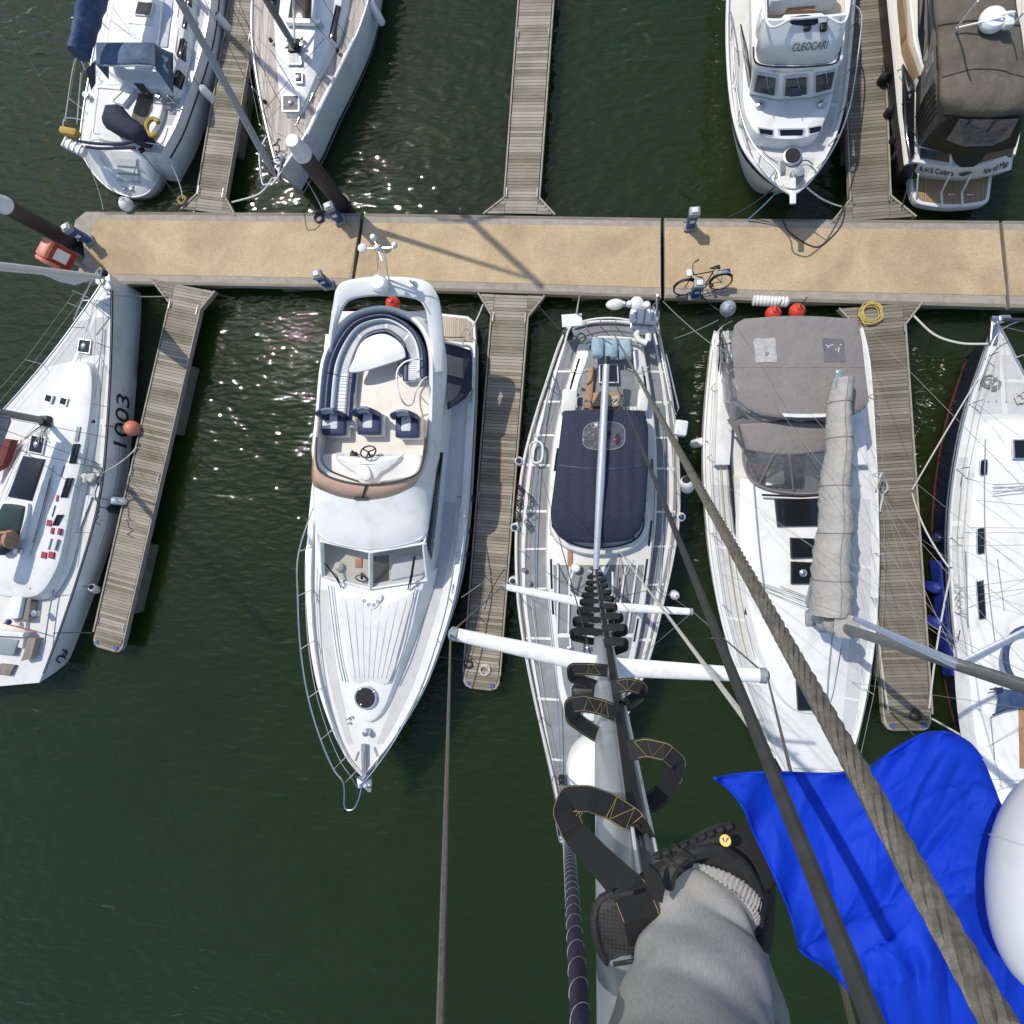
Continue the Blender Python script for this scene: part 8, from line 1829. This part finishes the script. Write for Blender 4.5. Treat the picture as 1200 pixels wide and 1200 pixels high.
# ================================================================== NEAR THINGS ROUND THE CAMERA
def tarp():
    t = thing('blue_cloth', 'bright blue cloth sheet spread below the diagonal wire at the lower right', 'cloth', D(1010, 1040, .78))
    topc = [(838, 912), (868, 907), (900, 905), (935, 906), (970, 907), (998, 904), (1022, 897), (1048, 879), (1080, 861), (1098, 858), (1115, 860), (1135, 871), (1150, 889)]
    leftc = [(838, 912), (856, 926), (872, 948), (882, 972), (898, 1005), (914, 1040), (928, 1075), (936, 1106), (942, 1117), (966, 1132), (986, 1150), (1004, 1172), (1012, 1180), (1040, 1240)]
    rightc = [(1150, 889), (1158, 905), (1166, 925), (1172, 940), (1182, 955), (1198, 990), (1215, 1030), (1235, 1080), (1250, 1240)]
    botc = [(1040, 1240), (1100, 1242), (1180, 1242), (1250, 1240)]
    n = 130
    def cc(p): return catmull([Vector((x, y, 0)) for x, y in p], n+1)
    T_, L_, R_, B_ = cc(topc), cc(leftc), cc(rightc), cc(botc)
    rows = []; rr = random.Random(6)
    creases = [(rr.uniform(0, 1), rr.uniform(0, 1), rr.uniform(-.9, .9)+.8, rr.uniform(.02, .06), rr.uniform(-1, 1)) for _ in range(26)]
    small = []
    for _ in range(110):
        an = rr.gauss(.75, .5) if rr.random() < .7 else rr.uniform(0, 3.1)
        small.append((rr.uniform(0, 1), rr.uniform(0, 1), math.cos(an), math.sin(an), rr.uniform(.008, .02), rr.uniform(.04, .10), rr.uniform(-1, 1.2)))
    for i in range(n+1):
        v = i/n; row = []
        for j in range(n+1):
            u = j/n
            p = T_[j]*(1-v)+B_[j]*v+L_[i]*(1-u)+R_[i]*u-(T_[0]*(1-u)*(1-v)+T_[n]*u*(1-v)+B_[0]*(1-u)*v+B_[n]*u*v)
            d = .80-.10*v+.035*math.sin(2.6*u+1.1)+.02*math.sin(5*v+3*u)
            d += .006*math.sin(7*u-5*v+1)+.002*math.sin(15*v+7*u)
            for cu, cv, an, wd, am in creases:
                du, dv = u-cu, v-cv; s_ = du*math.cos(an)+dv*math.sin(an); q = -du*math.sin(an)+dv*math.cos(an)
                d += .006*am*math.exp(-abs(s_/wd)*1.4-(q/.26)**2)
            for cu, cv, ca, sa, wd, ln, am in small:
                du, dv = u-cu, v-cv
                if abs(du) > .2 or abs(dv) > .2: continue
                d += .0040*am*math.exp(-abs((du*ca+dv*sa)/wd)-((-du*sa+dv*ca)/ln)**2)
            e = min(u, v*1.2); d += .012*math.exp(-e*14)*math.sin(30*(u+v))
            d += .015*math.exp(-((v-.85)/.1)**2)*math.sin(u*40+v*9)*.5*math.exp(-((u-.4)/.25)**2)
            row.append(D(p.x, p.y, d))
        rows.append(row)
    G().grid(rows).build('sheet', 'blue_cloth', t, ang=80, solid=.0025)
    tubeo('hem', [UP(r[0], .001) for r in rows], .0022, 'blue_cloth', t, 6); tubeo('hem', [UP(p, .001) for p in rows[0]], .0022, 'blue_cloth', t, 6)
noisy('blue_cloth', (.003, .034, .42), .7, .22, 6, bump=.7, bscale=34, dist=.006, spec=.15)
tarp()
t = thing('white_dome', 'smooth white rounded housing cut by the right edge next to the blue cloth', 'dome', D(1236, 1032, .62))
c = D(1240, 1032, .62); ax = ray(1240, 1032).normalized()*-1; up = (Q @ Vector((.12, 1, 0))); up = (up-ax*up.dot(ax)).normalized(); sd_ = up.cross(ax)
rings = []
for i in range(25):
    a = -math.pi/2+math.pi*i/24; rr_ = max(1e-4, math.cos(a))
    rings.append([c+up*(.105*math.sin(a)*(1.0))+(sd_*math.cos(q)*.057+ax*math.sin(q)*.057)*rr_**.85 for q in [k*2*math.pi/32 for k in range(32)]])
G().loft(rings, True, True, True).build('shell', 'dome_white', t)
tubeo('seam', [c+up*.02+(sd_*math.cos(q)*.0572+ax*math.sin(q)*.0572) for q in [k*2*math.pi/40 for k in range(41)]], .0006, 'letter_pale', t, 5)

# ---- the climber: one trainer in the ladder loop, grey trousers with a knitted cuff
def climber():
    t = thing('person', 'climber standing in the ladder in grey trousers and black mesh trainers', 'person', D(830, 1100, .85))
    R3 = Q.to_matrix(); RX, RY, RZ = R3 @ Vector((1, 0, 0)), R3 @ Vector((0, 1, 0)), R3 @ Vector((0, 0, 1))
    def pt(x, y, d): return D(x, y, d)
    # leg axes (picture position, distance, half width in px, half depth in m)
    leg = [(840, 1050, .888, 42, .043), (832, 1068, .872, 52, .047), (825, 1096, .848, 64, .052), (822, 1130, .81, 73, .058), (819, 1165, .77, 81, .063), (816, 1205, .73, 90, .068), (812, 1260, .67, 108, .076), (808, 1330, .60, 130, .082)]
    def rings(tab, grow=1.0, wr=0.0, ns=44):
        out = []; K = 4
        T = catmull([Vector((a, b, 0)) for a, b, c_, d_, e_ in tab], len(tab)*K); U = catmull([Vector((c_, d_, e_)) for a, b, c_, d_, e_ in tab], len(tab)*K)
        C_ = [pt(T[i].x, T[i].y, U[i].x) for i in range(len(T))]
        for i, p in enumerate(C_):
            ax_ = (C_[min(i+1, len(C_)-1)]-C_[max(0, i-1)]).normalized(); sx = (RX-ax_*RX.dot(ax_)).normalized(); sy = ax_.cross(sx)
            hw = U[i].y*U[i].x/FPX*grow; hd = U[i].z*grow; ring = []
            for k in range(ns):
                q = 2*math.pi*k/ns; f = i/len(C_)
                w_ = 1+wr*(.016*math.sin(3*q+9*f*3)+.014*math.sin(2*q-14*f)+.020*math.sin(34*f+2.5*math.sin(q)+1.5*q)*math.exp(-f*3.0)+.022*math.sin(5*q+2+6*f)*math.exp(-f*5)+.022*math.exp(-((math.sin((q-1.9-1.6*f))/.14)**2))*math.exp(-((f-.5)/.25)**2)+.02*math.exp(-((math.sin((q-1.1+2.0*f))/.12)**2))*math.exp(-((f-.3)/.2)**2))
                ring.append(p+sx*math.cos(q)*hw*w_+sy*math.sin(q)*hd*w_)
            out.append(ring)
        return out
    # body (skin): foot inside the shoe, ankle, calf – one continuous mesh
    body = [(860, 1014, .955, 16, .02), (857, 1036, .93, 22, .026)]+[(a, b, c_, d_*.72, e_*.72) for a, b, c_, d_, e_ in leg]
    bo = G().loft(rings(body), True, True, True).build('body', 'skin', t)
    tr = G().loft(rings(leg, 1.0, 1.4), True, False, True).build('trousers', 'trouser', t, solid=.002)
    # seam along the leg
    R_ = rings(leg, 1.006, 1.4)
    for k in (30, 29): tubeo('seam', [r[k] for r in R_], .0007, 'knit', tr, 5)
    # knitted cuff: ribbed ring bunching at the ankle
    cu = [(845, 1032, .908, 43, .042), (844, 1040, .902, 46, .045), (842, 1048, .894, 47, .046), (838, 1058, .884, 47.5, .047)]
    cr = []
    RR = rings(cu, 1.0, 0, 156)
    for i, r in enumerate(RR):
        c_ = sum(r, Vector())/len(r); cr.append([c_+(p-c_)*(1+.030*math.sin(k*2*math.pi/156*52+.5*math.sin(i))-.05*((i/(len(RR)-1))*2-1)**2) for k, p in enumerate(r)])
    G().loft(cr, True).build('cuff', 'knit', t, solid=.003)
    so_ = [(872, 1000, .93, 44, .044), (868, 1010, .915, 44, .042), (862, 1025, .925, 40, .038), (855, 1045, .902, 42, .040), (850, 1062, .885, 43, .042)]
    G().loft(rings(so_), True, True, True).build('sock', 'sock', t)
    # trainer: lofted from toe (lower left) to heel (upper right)
    def shoe(prof, nm, badge=False):
        """prof: (x_upper, y_upper, x_lower, y_lower, distance, height) sections from toe to heel; height = thickness towards the viewer"""
        secs = []; U = catmull([Vector((p[0], p[1], 0)) for p in prof], 40); W = catmull([Vector((p[2], p[3], 0)) for p in prof], 40); Z = catmull([Vector((p[4], p[5], 0)) for p in prof], 40)
        sole, upper = [], []
        for i in range(40):
            d, h = Z[i].x, Z[i].y; a = pt(U[i].x, U[i].y, d+h); b = pt(W[i].x, W[i].y, d+h); m = (a+b)/2; v = (CAM-m).normalized()
            x_ = (a-b)/2
            sole.append([m+x_*math.cos(q)*1.0+v*(.012*math.sin(q)-.004) if False else m+x_*(max(-1, min(1, 1.25*math.cos(q))))+v*(.013*max(-1, min(1, 1.4*math.sin(q)))) for q in [k*2*math.pi/24 for k in range(24)]])
            upper.append([m+x_*.94*math.cos(q)+v*(.010+(h-.004)*max(0, math.sin(q))**.62*(1) if math.sin(q) > 0 else 0.0) for q in [k*math.pi/20 for k in range(21)]])
        o = G().loft(upper, False, True, True).build(nm, 'shoe_mesh', t, ang=80)
        G().loft(sole, True, True, True).build('sole', 'rubber', o, ang=60)
        return o, upper, sole
    prof = [(694, 1072, 702, 1112, .900, .020), (702, 1052, 712, 1130, .893, .038), (722, 1040, 732, 1142, .886, .050), (750, 1024, 752, 1138, .880, .060), (778, 1004, 778, 1122, .880, .068), (806, 984, 812, 1104, .885, .068), (834, 968, 846, 1090, .895, .058), (858, 964, 876, 1080, .905, .052), (880, 974, 894, 1066, .918, .046), (891, 996, 900, 1044, .928, .030)]
    o, up_, so2 = shoe(prof, 'shoe')
    # toe cap, tongue, strap panel, lug blocks, badge
    tubeo('toe_bumper', [up_[i][k] for i, k in ((8, 2), (5, 2), (3, 3), (1, 5), (0, 10), (1, 15), (3, 17), (5, 18), (8, 18))], .0065, 'rubber', o, 8)
    tg = [(752, 1008, .80, 1), (760, 1012, .79, 1), (772, 1022, .79, 1), (779, 1040, .80, 1), (776, 1056, .81, 1), (764, 1052, .80, 1), (756, 1034, .80, 1)]
    G().slab([pt(x, y, d) for x, y, d, _ in tg], .006).build('tongue', 'shoe', o, ang=60)
    tubeo('collar', catmull([pt(x, y, d) for x, y, d in ((782, 1040, .828), (790, 1016, .83), (812, 1000, .838), (840, 998, .846), (866, 1010, .858), (884, 1036, .872), (890, 1062, .88))], 30), .0085, 'shoe', o, 8)
    for f in range(9):
        x, y = 768+f*10.5, 1000-f*4.4
        if y < 966: y = 966
        G().rbox(pt(x+2, y+3, .915), .012, .008, .012, .6, .003, rot=R3 @ Matrix.Rotation(.45, 3, 'Z')).build('sole_lug', 'rubber', o)
    for k, (x0, y0, x1, y1) in enumerate(((778, 1006, 800, 1020), (792, 994, 812, 1006), (716, 1052, 742, 1046), (720, 1130, 744, 1126))): tubeo('overlay', [pt(x0, y0, .835), pt((x0+x1)/2, (y0+y1)/2, .822), pt(x1, y1, .822)], .003, 'shoe', o, 6)
    c_ = pt(850, 985, .846); v = (CAM-c_).normalized()
    bd = G().lathe(c_, [(.0076, -.006), (.0076, .002), (.007, .003), (0, .003)], 24, v).build('badge', 'badge', o)
    G().tube([c_+v*.0035+RX*a_+RY*b_ for a_, b_ in ((-.0034, .0032), (-.0004, -.0036), (.0040, .0040))], .0008, 5).build('badge_mark', 'letter', bd)
    # second shoe, lower on the ladder, mostly hidden
    prof2 = [(868, 992, 880, 1000, 1.02, .02), (878, 1004, 900, 1010, 1.02, .04), (884, 1030, 908, 1040, 1.01, .05), (884, 1070, 908, 1075, 1.0, .05), (880, 1100, 905, 1108, 1.0, .045), (876, 1125, 898, 1128, 1.0, .03)]
    shoe(prof2, 'shoe')
    # other trouser leg just showing at the bottom
    leg2 = [(884, 1120, .99, 14, .03), (886, 1145, .97, 20, .04), (888, 1175, .95, 30, .05), (886, 1215, .92, 44, .055), (880, 1260, .86, 60, .06)]
    G().loft(rings([(a, b, c_, d_*.8, e_*.8) for a, b, c_, d_, e_ in leg2]), True, True, True).build('other_leg', 'skin', t)
    G().loft(rings(leg2, 1.0, 1.0), True, False, True).build('trousers', 'trouser', t, solid=.002)
def shoe_mesh():
    m, t, b = newmat('shoe_mesh')
    tc = N(t, 'ShaderNodeNewGeometry'); v = N(t, 'ShaderNodeTexVoronoi'); v.inputs['Scale'].default_value = 175; v.inputs['Randomness'].default_value = .15
    n = N(t, 'ShaderNodeTexNoise'); n.inputs['Scale'].default_value = 16; n.inputs['Detail'].default_value = 5
    t.links.new(tc.outputs['Position'], v.inputs['Vector']); t.links.new(tc.outputs['Position'], n.inputs['Vector'])
    r = N(t, 'ShaderNodeValToRGB'); r.color_ramp.elements[0].position = .2; r.color_ramp.elements[0].color = (.006, .006, .007, 1); r.color_ramp.elements[1].position = .5; r.color_ramp.elements[1].color = (.036, .034, .034, 1)
    t.links.new(v.outputs['Distance'], r.inputs[0]); 
    mx = N(t, 'ShaderNodeMixRGB'); mx.blend_type = 'MULTIPLY'; mx.inputs[0].default_value = .7
    t.links.new(r.outputs[0], mx.inputs[1]); t.links.new(n.outputs[0], mx.inputs[2]); t.links.new(mx.outputs[0], b.inputs['Base Color']); b.inputs['Roughness'].default_value = .75
    bp = N(t, 'ShaderNodeBump'); bp.inputs['Strength'].default_value = .6; bp.inputs['Distance'].default_value = .002; t.links.new(v.outputs['Distance'], bp.inputs['Height']); t.links.new(bp.outputs[0], b.inputs['Normal'])
shoe_mesh()
climber()
